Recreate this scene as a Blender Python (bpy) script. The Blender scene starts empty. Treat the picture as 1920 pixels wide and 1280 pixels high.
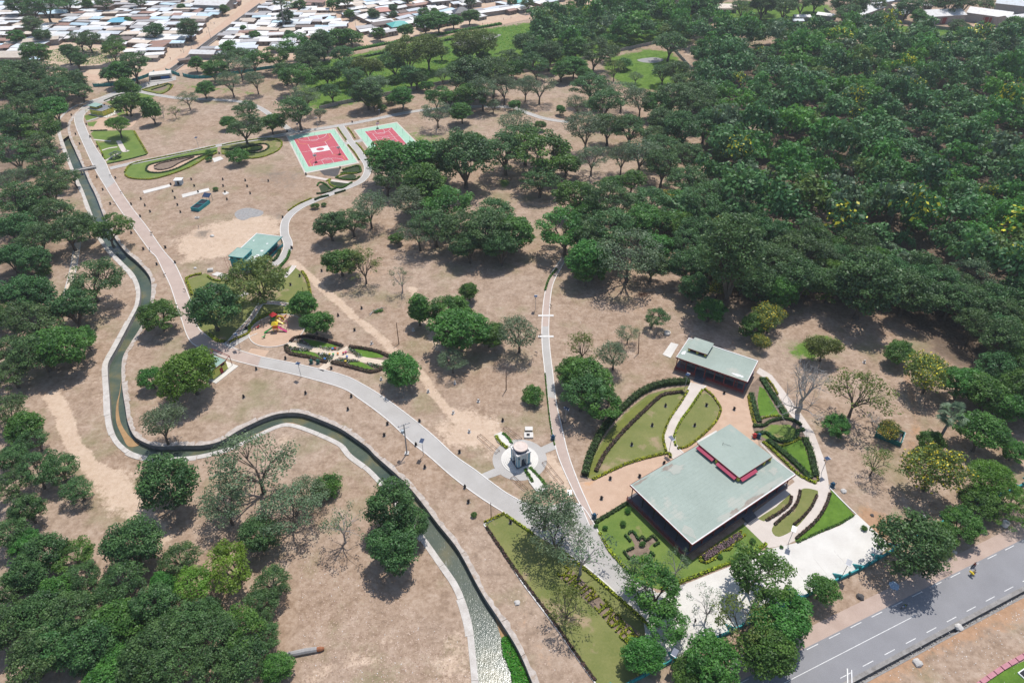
import bpy, math, random
import numpy as np
from mathutils import Vector, Matrix
from mathutils.geometry import tessellate_polygon

sc = bpy.context.scene
COL = sc.collection
R = math.radians
rng = np.random.default_rng(7)
random.seed(7)

# ------------------------------------------------------------------ camera, sky, sun, exposure
CAM_H, FPX, PITCH, ROLL = 141.0, 1280.0, R(38.26), R(0.16)      # focal length in pixels of the 1920 px wide photograph
cam_data = bpy.data.cameras.new('camera')
cam_data.sensor_width = 36.0
cam_data.lens = 36.0 * FPX / 1920.0
cam_data.clip_start = 1.0
cam_data.clip_end = 20000.0
cam = bpy.data.objects.new('camera', cam_data)
COL.objects.link(cam)
cam.matrix_world = Matrix.Translation((0, 0, CAM_H)) @ Matrix.Rotation(math.pi / 2 - PITCH, 4, 'X') @ Matrix.Rotation(-ROLL, 4, 'Z')
sc.camera = cam

SUN = Vector((0.17, 0.42, 1.0)).normalized()
SUN_EL = math.asin(SUN.z)
SUN_AZ = math.atan2(SUN.x, SUN.y)
world = bpy.data.worlds.new('World')
sc.world = world
world.use_nodes = True
wn = world.node_tree
wn.nodes.clear()
sky = wn.nodes.new('ShaderNodeTexSky')
sky.sky_type = 'NISHITA'
sky.sun_disc = False
sky.sun_elevation = SUN_EL
sky.sun_rotation = SUN_AZ
sky.altitude = 400
sky.air_density = 1.0
sky.dust_density = 1.2
bg = wn.nodes.new('ShaderNodeBackground')
bg.inputs['Strength'].default_value = 0.14
wo = wn.nodes.new('ShaderNodeOutputWorld')
wn.links.new(sky.outputs[0], bg.inputs[0])
wn.links.new(bg.outputs[0], wo.inputs[0])

sun_data = bpy.data.lights.new('sun', 'SUN')
sun_data.energy = 4.3
sun_data.angle = R(0.53)
sun_data.color = (1.0, 0.967, 0.92)
sun = bpy.data.objects.new('sun', sun_data)
COL.objects.link(sun)
sun.rotation_euler = SUN.to_track_quat('Z', 'Y').to_euler()
sun.location = (60, 60, 300)

sc.view_settings.view_transform = 'Standard'
sc.view_settings.look = 'None'
sc.view_settings.exposure = 0.0
sc.view_settings.gamma = 1.0
sc.view_settings.use_curve_mapping = False
sc.render.engine = 'CYCLES'
sc.cycles.max_bounces = 6
sc.cycles.transparent_max_bounces = 8

# ------------------------------------------------------------------ picture point -> point on the ground (or at height z)
SP, CP, SR, CR = math.sin(PITCH), math.cos(PITCH), math.sin(ROLL), math.cos(ROLL)
def at(px, py, z=0.0):
    x, y = px - 960.0, py - 640.0
    x, y = CR * x - SR * y, SR * x + CR * y
    dz = FPX * SP + y * CP
    t = (CAM_H - z) / dz
    return (x * t, (FPX * CP - y * SP) * t)
def pts(lst, z=0.0):
    return [at(p[0], p[1], z) for p in lst]
def zoomed(lst, ox, oy, k):
    return [(ox + p[0] / k, oy + p[1] / k) for p in lst]
def ppm(px, py):                                   # photo pixels per metre at that ground point
    a = at(px, py)
    b = at(px + 10, py)
    return 10.0 / max(1e-6, math.hypot(b[0] - a[0], b[1] - a[1]))

# ------------------------------------------------------------------ objects
def tag(o, label=None, cat=None, group=None, kind=None):
    if label: o['label'] = label
    if cat: o['category'] = cat
    if group: o['group'] = group
    if kind: o['kind'] = kind
    return o
def empty(name, loc=(0, 0, 0), rz=0.0):
    o = bpy.data.objects.new(name, None)
    o.empty_display_size = 0.5
    COL.objects.link(o)
    o.location = loc
    o.rotation_euler = (0, 0, rz)
    return o
def link(name, me, parent=None, loc=None, rz=0.0, sc_=None):
    o = bpy.data.objects.new(name, me)
    COL.objects.link(o)
    if parent is not None: o.parent = parent
    if loc is not None: o.location = loc
    if rz: o.rotation_euler = (0, 0, rz)
    if sc_ is not None: o.scale = sc_ if hasattr(sc_, '__len__') else (sc_, sc_, sc_)
    return o

class MB:
    """collects shapes and builds ONE mesh"""
    def __init__(s):
        s.v, s.f, s.m = [], [], []
    def add(s, vs, fs, mi=0):
        n = len(s.v)
        s.v += [tuple(v) for v in vs]
        for f in fs:
            s.f.append(tuple(i + n for i in f))
            s.m.append(mi)
        return s
    def box(s, c, d, rz=0.0, mi=0, bottom=True):
        cx, cy, cz = c
        x, y, z = d[0] / 2, d[1] / 2, d[2] / 2
        ca, sa = math.cos(rz), math.sin(rz)
        vs = []
        for dz in (-z, z):
            for dx, dy in ((-x, -y), (x, -y), (x, y), (-x, y)):
                vs.append((cx + dx * ca - dy * sa, cy + dx * sa + dy * ca, cz + dz))
        fs = [(4, 5, 6, 7), (0, 1, 5, 4), (1, 2, 6, 5), (2, 3, 7, 6), (3, 0, 4, 7)]
        if bottom: fs.append((3, 2, 1, 0))
        return s.add(vs, fs, mi)
    def prism(s, poly, z0, z1, mi=0, bottom=False):
        n = len(poly)
        vs = [(p[0], p[1], z0) for p in poly] + [(p[0], p[1], z1) for p in poly]
        tris = tessellate_polygon([[Vector((p[0], p[1], 0)) for p in poly]])
        fs = []
        a = sum(poly[i][0] * poly[(i + 1) % n][1] - poly[(i + 1) % n][0] * poly[i][1] for i in range(n))
        for t in tris:
            p0, p1, p2 = (poly[i] for i in t)
            cr = (p1[0] - p0[0]) * (p2[1] - p0[1]) - (p1[1] - p0[1]) * (p2[0] - p0[0])
            t = t if cr > 0 else (t[0], t[2], t[1])
            fs.append(tuple(i + n for i in t))
            if bottom: fs.append((t[2], t[1], t[0]))
        for i in range(n):
            j = (i + 1) % n
            fs.append((i, j, j + n, i + n) if a > 0 else (j, i, i + n, j + n))
        return s.add(vs, fs, mi)
    def flat(s, poly, z, mi=0):
        n = len(poly)
        vs = [(p[0], p[1], z) for p in poly]
        fs = []
        for t in tessellate_polygon([[Vector((p[0], p[1], 0)) for p in poly]]):
            p0, p1, p2 = (poly[i] for i in t)
            cr = (p1[0] - p0[0]) * (p2[1] - p0[1]) - (p1[1] - p0[1]) * (p2[0] - p0[0])
            fs.append(t if cr > 0 else (t[0], t[2], t[1]))
        return s.add(vs, fs, mi)
    def tube(s, path, radii, n=6, mi=0, cap=True):
        path = [Vector(p) for p in path]
        if not hasattr(radii, '__len__'): radii = [radii] * len(path)
        vs, fs = [], []
        u = None
        for i, p in enumerate(path):
            d = (path[min(i + 1, len(path) - 1)] - path[max(i - 1, 0)])
            if d.length < 1e-9: d = Vector((0, 0, 1))
            d.normalize()
            if u is None:
                u = d.orthogonal().normalized()
            else:
                u = (u - d * u.dot(d))
                u = u.normalized() if u.length > 1e-6 else d.orthogonal().normalized()
            w = d.cross(u)
            for k in range(n):
                a = 2 * math.pi * k / n
                vs.append(p + (u * math.cos(a) + w * math.sin(a)) * radii[i])
        for i in range(len(path) - 1):
            for k in range(n):
                a, b = i * n + k, i * n + (k + 1) % n
                fs.append((a, b, b + n, a + n))
        if cap:
            fs.append(tuple(range(n))[::-1])
            fs.append(tuple((len(path) - 1) * n + k for k in range(n)))
        return s.add(vs, fs, mi)
    def lathe(s, prof, c=(0, 0, 0), n=16, mi=0, a0=0.0):
        vs, fs = [], []
        for r, z in prof:
            for k in range(n):
                a = a0 + 2 * math.pi * k / n
                vs.append((c[0] + r * math.cos(a), c[1] + r * math.sin(a), c[2] + z))
        for i in range(len(prof) - 1):
            for k in range(n):
                a, b = i * n + k, i * n + (k + 1) % n
                fs.append((a, b, b + n, a + n))
        fs.append(tuple((len(prof) - 1) * n + k for k in range(n)))
        return s.add(vs, fs, mi)
    def line(s, path, w, z0, z1, mi=0, closed=False):
        """a bar of width w and height z0..z1 along a ground line"""
        P = [Vector((p[0], p[1])) for p in path]
        n = len(P)
        L, Rr = [], []
        for i in range(n):
            a = P[(i - 1) % n] if (closed or i > 0) else P[i]
            b = P[(i + 1) % n] if (closed or i < n - 1) else P[i]
            d = b - a
            d = d.normalized() if d.length > 1e-9 else Vector((1, 0))
            nn = Vector((-d.y, d.x)) * (w / 2)
            L.append(P[i] + nn)
            Rr.append(P[i] - nn)
        vs = []
        for i in range(n):
            vs += [(Rr[i].x, Rr[i].y, z0), (Rr[i].x, Rr[i].y, z1), (L[i].x, L[i].y, z1), (L[i].x, L[i].y, z0)]
        fs = []
        for i in range(n if closed else n - 1):
            a, b = 4 * i, 4 * ((i + 1) % n)
            fs += [(a, b, b + 1, a + 1), (a + 1, b + 1, b + 2, a + 2), (a + 2, b + 2, b + 3, a + 3)]
        if not closed:
            fs += [(0, 1, 2, 3), (4 * n - 1, 4 * n - 2, 4 * n - 3, 4 * n - 4)]
        return s.add(vs, fs, mi)
    def mesh(s, name, mats, smooth=False):
        me = bpy.data.meshes.new(name)
        me.from_pydata(s.v, [], s.f)
        for m in (mats if isinstance(mats, (list, tuple)) else [mats]): me.materials.append(m)
        if any(s.m): me.polygons.foreach_set('material_index', s.m)
        if smooth: me.polygons.foreach_set('use_smooth', [True] * len(s.f))
        me.update()
        return me
    def build(s, name, mats, parent=None, smooth=False, loc=None, rz=0.0):
        return link(name, s.mesh(name, mats, smooth), parent, loc, rz)

def np_mesh(name, V, Q, mats, mi=None, tint=None):
    me = bpy.data.meshes.new(name)
    nv, nf = len(V), len(Q)
    k = Q.shape[1]
    me.vertices.add(nv)
    me.vertices.foreach_set('co', np.ascontiguousarray(V, dtype=np.float32).ravel())
    me.loops.add(nf * k)
    me.loops.foreach_set('vertex_index', np.ascontiguousarray(Q, dtype=np.int32).ravel())
    me.polygons.add(nf)
    me.polygons.foreach_set('loop_start', np.arange(0, nf * k, k, dtype=np.int32))
    me.polygons.foreach_set('loop_total', np.full(nf, k, dtype=np.int32))
    for m in (mats if isinstance(mats, (list, tuple)) else [mats]): me.materials.append(m)
    if mi is not None: me.polygons.foreach_set('material_index', np.ascontiguousarray(mi, dtype=np.int32))
    me.update(calc_edges=True)
    if tint is not None:
        a = me.attributes.new('tint', 'FLOAT', 'FACE')
        a.data.foreach_set('value', np.ascontiguousarray(tint, dtype=np.float32))
    return me

def resample(P, step, closed=False):
    """Catmull-Rom through the points, then even steps"""
    P = [np.array(p[:2], float) for p in P]
    n = len(P)
    out = []
    for i in range(n if closed else n - 1):
        p1, p2 = P[i], P[(i + 1) % n]
        p0 = P[(i - 1) % n] if (closed or i > 0) else 2 * p1 - p2
        p3 = P[(i + 2) % n] if (closed or i + 2 < n) else 2 * p2 - p1
        m = max(2, int(np.linalg.norm(p2 - p1) / step) + 1)
        for k in range(m):
            t = k / m
            out.append(0.5 * ((2 * p1) + (p2 - p0) * t + (2 * p0 - 5 * p1 + 4 * p2 - p3) * t * t + (3 * p1 - p0 - 3 * p2 + p3) * t ** 3))
    if not closed: out.append(P[-1])
    return [(float(p[0]), float(p[1])) for p in out]
def offset(P, d):
    out = []
    for i in range(len(P)):
        a, b = P[max(i - 1, 0)], P[min(i + 1, len(P) - 1)]
        dx, dy = b[0] - a[0], b[1] - a[1]
        l = math.hypot(dx, dy) or 1
        out.append((P[i][0] - dy / l * d, P[i][1] + dx / l * d))
    return out

# ------------------------------------------------------------------ materials
def new_mat(name):
    m = bpy.data.materials.new(name)
    m.use_nodes = True
    nt = m.node_tree
    b = nt.nodes['Principled BSDF']
    b.inputs['Specular IOR Level'].default_value = 0.25
    return m, nt, b
def ramp(nt, stops):
    r = nt.nodes.new('ShaderNodeValToRGB')
    e = r.color_ramp.elements
    while len(e) < len(stops): e.new(0.5)
    for i, (p, c) in enumerate(stops):
        e[i].position = p
        e[i].color = (c[0], c[1], c[2], 1) if hasattr(c, '__len__') else (c, c, c, 1)
    return r
def noise(nt, vec, scale, detail=4.0, rough=0.6):
    n = nt.nodes.new('ShaderNodeTexNoise')
    n.inputs['Scale'].default_value = scale
    n.inputs['Detail'].default_value = detail
    n.inputs['Roughness'].default_value = rough
    if vec is not None: nt.links.new(vec, n.inputs['Vector'])
    return n
def coords(nt):
    t = nt.nodes.new('ShaderNodeTexCoord')
    return t.outputs['Object']
def mix(nt, fac, a, b, mode='MIX'):
    m = nt.nodes.new('ShaderNodeMix')
    m.data_type = 'RGBA'
    m.blend_type = mode
    for sock, val in ((m.inputs['Factor'], fac), (m.inputs['A'], a), (m.inputs['B'], b)):
        if hasattr(val, 'is_linked'): nt.links.new(val, sock)
        elif hasattr(val, '__len__'): sock.default_value = (*val[:3], 1)
        else: sock.default_value = val
    return m.outputs['Result']
def math_n(nt, op, a, b=0.0, clamp=False):
    m = nt.nodes.new('ShaderNodeMath')
    m.operation = op
    m.use_clamp = clamp
    for i, v in enumerate((a, b)):
        if hasattr(v, 'is_linked'): nt.links.new(v, m.inputs[i])
        else: m.inputs[i].default_value = v
    return m.outputs[0]
def bump(nt, b, h, strength=0.4, dist=0.1):
    bp = nt.nodes.new('ShaderNodeBump')
    bp.inputs['Strength'].default_value = strength
    bp.inputs['Distance'].default_value = dist
    nt.links.new(h, bp.inputs['Height'])
    nt.links.new(bp.outputs[0], b.inputs['Normal'])
def surf(name, c1, c2=None, scale=1.2, rough=0.85, fine=9.0, bumpd=0.03, patches=None, spec=0.25, metal=0.0, var=0.0):
    """base colour mottled between c1 and c2 at two scales; patches = (colour, scale, threshold)"""
    m, nt, b = new_mat(name)
    c2 = c2 or tuple(x * 0.8 for x in c1)
    v = coords(nt)
    n1 = noise(nt, v, scale, 5)
    n2 = noise(nt, v, fine, 3)
    f = math_n(nt, 'ADD', math_n(nt, 'MULTIPLY', n1.outputs[0], 0.65), math_n(nt, 'MULTIPLY', n2.outputs[0], 0.35))
    r = ramp(nt, [(0.36, c2), (0.62, c1)])
    nt.links.new(f, r.inputs[0])
    col = r.outputs[0]
    if patches:
        pc, ps, th = patches
        n3 = noise(nt, v, ps, 6, 0.65)
        r3 = ramp(nt, [(th, 0.0), (th + 0.07, 1.0)])
        nt.links.new(n3.outputs[0], r3.inputs[0])
        col = mix(nt, r3.outputs[0], col, pc)
    if var:
        oi = nt.nodes.new('ShaderNodeObjectInfo')
        k = math_n(nt, 'ADD', math_n(nt, 'MULTIPLY', oi.outputs['Random'], var), 1 - var / 2)
        hs = nt.nodes.new('ShaderNodeHueSaturation')
        nt.links.new(k, hs.inputs['Value'])
        nt.links.new(col, hs.inputs['Color'])
        col = hs.outputs[0]
    nt.links.new(col, b.inputs['Base Color'])
    b.inputs['Roughness'].default_value = rough
    b.inputs['Specular IOR Level'].default_value = spec
    b.inputs['Metallic'].default_value = metal
    if bumpd: bump(nt, b, f, 0.5, bumpd)
    return m
def leaf_mat(name, dark, light, trans=0.3, vary=0.35, flower=None):
    m = bpy.data.materials.new(name)
    m.use_nodes = True
    nt = m.node_tree
    nt.nodes.clear()
    out = nt.nodes.new('ShaderNodeOutputMaterial')
    at_ = nt.nodes.new('ShaderNodeAttribute')
    at_.attribute_name = 'tint'
    oi = nt.nodes.new('ShaderNodeObjectInfo')
    f = math_n(nt, 'ADD', at_.outputs['Fac'], math_n(nt, 'MULTIPLY', math_n(nt, 'SUBTRACT', oi.outputs['Random'], 0.5), vary), True)
    r = ramp(nt, [(0.05, dark), (0.95, light)])
    nt.links.new(f, r.inputs[0])
    hs = nt.nodes.new('ShaderNodeHueSaturation')
    nt.links.new(r.outputs[0], hs.inputs['Color'])
    nt.links.new(math_n(nt, 'ADD', math_n(nt, 'MULTIPLY', oi.outputs['Random'], 0.05), 0.475), hs.inputs['Hue'])
    d = nt.nodes.new('ShaderNodeBsdfPrincipled')
    d.inputs['Roughness'].default_value = 0.5
    d.inputs['Specular IOR Level'].default_value = 0.35
    nt.links.new(hs.outputs[0], d.inputs['Base Color'])
    t = nt.nodes.new('ShaderNodeBsdfTranslucent')
    nt.links.new(mix(nt, 0.5, hs.outputs[0], (light[0] * 1.3, light[1] * 1.25, light[2] * 0.6)), t.inputs[0])
    ms = nt.nodes.new('ShaderNodeMixShader')
    ms.inputs[0].default_value = trans
    nt.links.new(d.outputs[0], ms.inputs[1])
    nt.links.new(t.outputs[0], ms.inputs[2])
    nt.links.new(ms.outputs[0], out.inputs[0])
    return m

M = {}
M['bark'] = surf('bark', (0.15, 0.125, 0.10), (0.08, 0.065, 0.05), 2.0, 0.9, 14, 0.05)
M['bark_grey'] = surf('pale_bark', (0.42, 0.40, 0.38), (0.26, 0.24, 0.22), 1.5, 0.85, 9, 0.05)
M['bark_palm'] = surf('palm_bark', (0.27, 0.25, 0.23), (0.17, 0.15, 0.14), 1.5, 0.9, 9, 0.05)
M['leaf_dark'] = leaf_mat('leaf_dark', (0.039, 0.092, 0.029), (0.122, 0.230, 0.068), 0.25)
M['leaf_deep'] = leaf_mat('leaf_deep', (0.028, 0.080, 0.025), (0.093, 0.200, 0.054), 0.22)
M['leaf_mid'] = leaf_mat('leaf_mid', (0.038, 0.117, 0.021), (0.123, 0.276, 0.047), 0.3)
M['leaf_grey'] = leaf_mat('leaf_grey', (0.065, 0.108, 0.054), (0.168, 0.240, 0.123), 0.25)
M['leaf_lime'] = leaf_mat('leaf_lime', (0.100, 0.190, 0.020), (0.230, 0.380, 0.050), 0.38)
M['leaf_acacia'] = leaf_mat('leaf_acacia', (0.054, 0.138, 0.015), (0.158, 0.315, 0.043), 0.35)
M['leaf_olive'] = leaf_mat('leaf_olive', (0.076, 0.120, 0.024), (0.195, 0.258, 0.060), 0.3)
M['leaf_palm'] = leaf_mat('leaf_palm', (0.070, 0.120, 0.060), (0.190, 0.260, 0.150), 0.25)
M['flower_yellow'] = leaf_mat('flower_yellow', (0.55, 0.40, 0.02), (0.85, 0.66, 0.05), 0.2)
M['hedge_green'] = leaf_mat('hedge_green', (0.02, 0.06, 0.012), (0.07, 0.16, 0.03), 0.2)
M['hedge_yellow'] = leaf_mat('hedge_yellow', (0.24, 0.28, 0.01), (0.55, 0.58, 0.03), 0.25)
M['hedge_brown'] = leaf_mat('hedge_brown', (0.05, 0.025, 0.02), (0.14, 0.07, 0.055), 0.15)
M['hedge_bright'] = leaf_mat('hedge_bright', (0.04, 0.14, 0.012), (0.13, 0.34, 0.03), 0.3)
M['hedge_purple'] = leaf_mat('hedge_purple', (0.10, 0.055, 0.07), (0.30, 0.19, 0.22), 0.15)
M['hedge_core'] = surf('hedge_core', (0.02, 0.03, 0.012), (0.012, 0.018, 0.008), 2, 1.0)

M['lawn'] = surf('lawn_grass', (0.165, 0.225, 0.05), (0.10, 0.165, 0.03), 0.22, 0.95, 2.2, 0.05, ((0.27, 0.23, 0.10), 0.09, 0.60))
M['lawn_dry'] = surf('lawn_grass_dry', (0.215, 0.215, 0.075), (0.14, 0.165, 0.045), 0.16, 0.95, 2.2, 0.05, ((0.33, 0.25, 0.15), 0.07, 0.56))
M['lawn_olive'] = surf('lawn_grass_olive', (0.19, 0.20, 0.045), (0.12, 0.14, 0.03), 0.3, 0.95, 3, 0.05)
M['lawn_bright'] = surf('lawn_grass_bright', (0.125, 0.225, 0.03), (0.07, 0.14, 0.016), 0.4, 0.95, 3.5, 0.08)
M['lawn_dark'] = surf('bed_dark', (0.05, 0.075, 0.03), (0.03, 0.04, 0.02), 0.6, 0.95, 4, 0.05)
M['soil'] = surf('bed_soil', (0.27, 0.20, 0.15), (0.16, 0.115, 0.085), 0.8, 0.95, 5, 0.05)
M['soil_dark'] = surf('dark_soil', (0.115, 0.105, 0.10), (0.07, 0.065, 0.062), 0.8, 0.95, 5, 0.05)
M['sand_pink'] = surf('pink_sand', (0.56, 0.395, 0.285), (0.47, 0.32, 0.225), 0.35, 0.95, 5, 0.02, ((0.55, 0.33, 0.19), 0.12, 0.62))
M['sand_pale'] = surf('pale_sand', (0.66, 0.55, 0.43), (0.56, 0.45, 0.34), 0.5, 0.95, 5, 0.02)
M['paver_grey'] = surf('grey_pavers', (0.46, 0.435, 0.405), (0.385, 0.36, 0.33), 0.15, 0.8, 6, 0.015)
M['paver_pink'] = surf('brick_pavers', (0.49, 0.385, 0.325), (0.41, 0.315, 0.265), 0.2, 0.85, 6, 0.015)
M['paver_cream'] = surf('cream_pavers', (0.62, 0.55, 0.49), (0.54, 0.47, 0.41), 0.3, 0.85, 6, 0.015)
M['concrete_white'] = surf('white_concrete', (0.68, 0.65, 0.595), (0.58, 0.545, 0.495), 0.22, 0.8, 3.5, 0.01, ((0.55, 0.515, 0.465), 0.09, 0.63))
M['concrete'] = surf('concrete', (0.55, 0.525, 0.49), (0.42, 0.395, 0.365), 0.7, 0.85, 5, 0.02)
M['concrete_dark'] = surf('weathered_concrete', (0.33, 0.31, 0.29), (0.20, 0.185, 0.17), 0.7, 0.9, 4, 0.03)
M['coping'] = surf('canal_coping', (0.60, 0.56, 0.51), (0.44, 0.395, 0.35), 0.5, 0.9, 3.2, 0.05, ((0.38, 0.30, 0.23), 0.3, 0.62))
M['rubble'] = surf('rubble_edge', (0.54, 0.48, 0.425), (0.36, 0.30, 0.255), 0.8, 0.95, 3, 0.08, ((0.36, 0.27, 0.2), 0.25, 0.55))
M['kerb'] = surf('white_kerb', (0.74, 0.71, 0.67), (0.62, 0.585, 0.54), 0.8, 0.8, 5, 0.01)
M['asphalt'] = surf('asphalt', (0.275, 0.27, 0.278), (0.225, 0.22, 0.226), 0.11, 0.85, 5, 0.01, ((0.20, 0.195, 0.20), 0.05, 0.62))
M['paint'] = surf('road_paint', (0.78, 0.77, 0.74), (0.55, 0.54, 0.52), 1.5, 0.7, 7, 0.0)
M['sidewalk'] = surf('pink_sidewalk', (0.485, 0.37, 0.305), (0.40, 0.295, 0.24), 0.25, 0.9, 5, 0.02)
M['teal'] = surf('teal_paint', (0.035, 0.33, 0.34), (0.025, 0.25, 0.265), 1, 0.6, 5, 0.0)
M['teal_dark'] = surf('dark_teal_paint', (0.02, 0.17, 0.155), (0.015, 0.12, 0.11), 1, 0.6, 5, 0.0)
M['court_red'] = surf('court_red', (0.50, 0.105, 0.13), (0.44, 0.09, 0.11), 0.4, 0.8, 6, 0.0)
M['court_green'] = surf('court_green', (0.37, 0.56, 0.42), (0.32, 0.50, 0.37), 0.3, 0.8, 6, 0.0)
M['court_pink'] = surf('court_pink', (0.55, 0.20, 0.20), (0.48, 0.16, 0.16), 0.5, 0.8, 6, 0.0)
M['roof_green'] = surf('green_roof', (0.33, 0.385, 0.335), (0.275, 0.325, 0.28), 0.14, 0.65, 1.2, 0.0, ((0.39, 0.40, 0.345), 0.10, 0.60))
M['roof_teal'] = surf('teal_roof', (0.30, 0.42, 0.355), (0.24, 0.355, 0.295), 0.3, 0.6, 2.0, 0.0)
M['red_steel'] = surf('red_steel', (0.25, 0.045, 0.04), (0.18, 0.035, 0.03), 1, 0.6, 5, 0.0)
M['magenta'] = surf('magenta_panel', (0.42, 0.06, 0.11), (0.35, 0.05, 0.09), 1, 0.6, 5, 0.0)
M['yellow_paint'] = surf('yellow_paint', (0.62, 0.56, 0.10), (0.52, 0.47, 0.08), 1, 0.7, 5, 0.0)
M['lemon'] = surf('lemon_wall', (0.60, 0.63, 0.16), (0.52, 0.55, 0.13), 0.6, 0.8, 4, 0.0)
M['dark_glass'] = surf('dark_opening', (0.025, 0.025, 0.03), (0.015, 0.015, 0.018), 1, 0.3, 5, 0.0)
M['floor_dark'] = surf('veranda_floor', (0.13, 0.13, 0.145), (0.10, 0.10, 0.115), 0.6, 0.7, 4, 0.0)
M['black_steel'] = surf('black_steel', (0.03, 0.028, 0.028), (0.02, 0.018, 0.018), 1, 0.5, 5, 0.0)
M['white_paint'] = surf('white_paint', (0.78, 0.77, 0.75), (0.68, 0.665, 0.64), 0.8, 0.7, 5, 0.0)
M['cream_dome'] = surf('cream_bowl', (0.70, 0.60, 0.53), (0.58, 0.47, 0.41), 0.7, 0.8, 4, 0.0, ((0.40, 0.31, 0.26), 0.6, 0.66))
M['blue_grey'] = surf('blue_grey_paint', (0.50, 0.565, 0.60), (0.42, 0.48, 0.515), 0.8, 0.7, 5, 0.0)
M['cyan_trim'] = surf('cyan_trim', (0.14, 0.40, 0.52), (0.11, 0.33, 0.44), 1, 0.7, 5, 0.0)
M['roof_slate'] = surf('slate_roof', (0.23, 0.235, 0.26), (0.17, 0.175, 0.195), 0.8, 0.8, 5, 0.0)
M['solar'] = surf('solar_cells', (0.035, 0.06, 0.12), (0.025, 0.045, 0.095), 2, 0.25, 8, 0.0, spec=0.6)
M['steel'] = surf('galvanised_steel', (0.45, 0.45, 0.46), (0.36, 0.36, 0.37), 2, 0.45, 8, 0.0)
M['wood'] = surf('pole_wood', (0.19, 0.105, 0.07), (0.12, 0.065, 0.045), 2, 0.9, 9, 0.02)
M['wood_grey'] = surf('grey_wood', (0.40, 0.385, 0.37), (0.28, 0.265, 0.25), 1.5, 0.9, 7, 0.03)
M['wood_red'] = surf('heartwood', (0.36, 0.15, 0.075), (0.26, 0.10, 0.05), 1.5, 0.9, 7, 0.03)
M['bin'] = surf('bin_dark', (0.045, 0.038, 0.035), (0.025, 0.02, 0.02), 2, 0.7, 9, 0.0)
M['bin_green'] = surf('bin_green', (0.03, 0.13, 0.10), (0.02, 0.09, 0.07), 2, 0.6, 9, 0.0)
M['bin_blue'] = surf('bin_blue', (0.03, 0.10, 0.17), (0.02, 0.07, 0.12), 2, 0.6, 9, 0.0)
for nm, c in (('red', (0.55, 0.03, 0.03)), ('green', (0.03, 0.40, 0.09)), ('yellow', (0.75, 0.55, 0.03)), ('pink', (0.62, 0.05, 0.22)),
              ('blue', (0.04, 0.20, 0.55)), ('orange', (0.75, 0.24, 0.03))):
    M['toy_' + nm] = surf('plastic_' + nm, c, tuple(x * 0.85 for x in c), 1, 0.4, 5, 0.0, spec=0.45)
M['wall_grey'] = surf('grey_block_wall', (0.40, 0.385, 0.37), (0.29, 0.275, 0.26), 0.7, 0.9, 3, 0.03)
M['wall_mud'] = surf('earth_wall', (0.29, 0.23, 0.185), (0.20, 0.155, 0.125), 0.5, 0.95, 3, 0.03, var=0.4)
M['wall_cement'] = surf('cement_wall', (0.33, 0.31, 0.285), (0.235, 0.215, 0.195), 0.5, 0.95, 3, 0.03, var=0.35)
M['stone'] = surf('pale_stone', (0.62, 0.59, 0.55), (0.45, 0.42, 0.385), 1.5, 0.9, 5, 0.05)
M['gravel_grey'] = surf('grey_gravel', (0.36, 0.345, 0.33), (0.25, 0.24, 0.23), 0.8, 0.95, 7, 0.05)
M['skin'] = surf('skin', (0.10, 0.055, 0.035), (0.08, 0.045, 0.03), 4, 0.6, 9, 0.0)
M['pink_kerb'] = surf('pink_kerb', (0.52, 0.24, 0.27), (0.42, 0.19, 0.21), 1.5, 0.85, 6, 0.0)
def metal_roof(name, c, dirt):
    m, nt, b = new_mat(name)
    v = coords(nt)
    n1 = noise(nt, v, 0.5, 4)
    r1 = ramp(nt, [(0.45, 0.0), (0.72, 1.0)])
    nt.links.new(n1.outputs[0], r1.inputs[0])
    col = mix(nt, math_n(nt, 'MULTIPLY', r1.outputs[0], 0.6), c, dirt)
    oi = nt.nodes.new('ShaderNodeObjectInfo')
    hs = nt.nodes.new('ShaderNodeHueSaturation')
    nt.links.new(math_n(nt, 'ADD', math_n(nt, 'MULTIPLY', oi.outputs['Random'], 0.30), 0.82), hs.inputs['Value'])
    nt.links.new(col, hs.inputs['Color'])
    nt.links.new(hs.outputs[0], b.inputs['Base Color'])
    b.inputs['Roughness'].default_value = 0.5
    w = nt.nodes.new('ShaderNodeTexWave')
    w.inputs['Scale'].default_value = 1.6
    nt.links.new(v, w.inputs['Vector'])
    bump(nt, b, w.outputs[0], 0.35, 0.04)
    return m
ROOFC = {'white': ((0.80, 0.78, 0.75), (0.52, 0.44, 0.38)), 'silver': ((0.66, 0.70, 0.73), (0.46, 0.42, 0.38)), 'grey': ((0.44, 0.42, 0.41), (0.30, 0.25, 0.22)),
         'cream': ((0.68, 0.575, 0.47), (0.45, 0.35, 0.27)), 'rust': ((0.36, 0.215, 0.165), (0.24, 0.13, 0.095)), 'pale_blue': ((0.52, 0.66, 0.73), (0.42, 0.46, 0.47)),
         'brown': ((0.215, 0.165, 0.14), (0.15, 0.11, 0.09))}
for k_, (a_, b_) in ROOFC.items(): M['tin_' + k_] = metal_roof('tin_' + k_, a_, b_)
M['hip_blue'] = metal_roof('hip_blue', (0.20, 0.52, 0.66), (0.22, 0.42, 0.5))
M['hip_teal'] = metal_roof('hip_teal', (0.10, 0.40, 0.36), (0.12, 0.32, 0.29))
M['hip_pink'] = metal_roof('hip_pink', (0.56, 0.28, 0.225), (0.46, 0.22, 0.18))
M['hip_black'] = metal_roof('hip_black', (0.085, 0.085, 0.10), (0.12, 0.11, 0.11))
M['door_red'] = surf('red_door', (0.30, 0.04, 0.035), (0.22, 0.03, 0.028), 1, 0.7, 5, 0.0)

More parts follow.
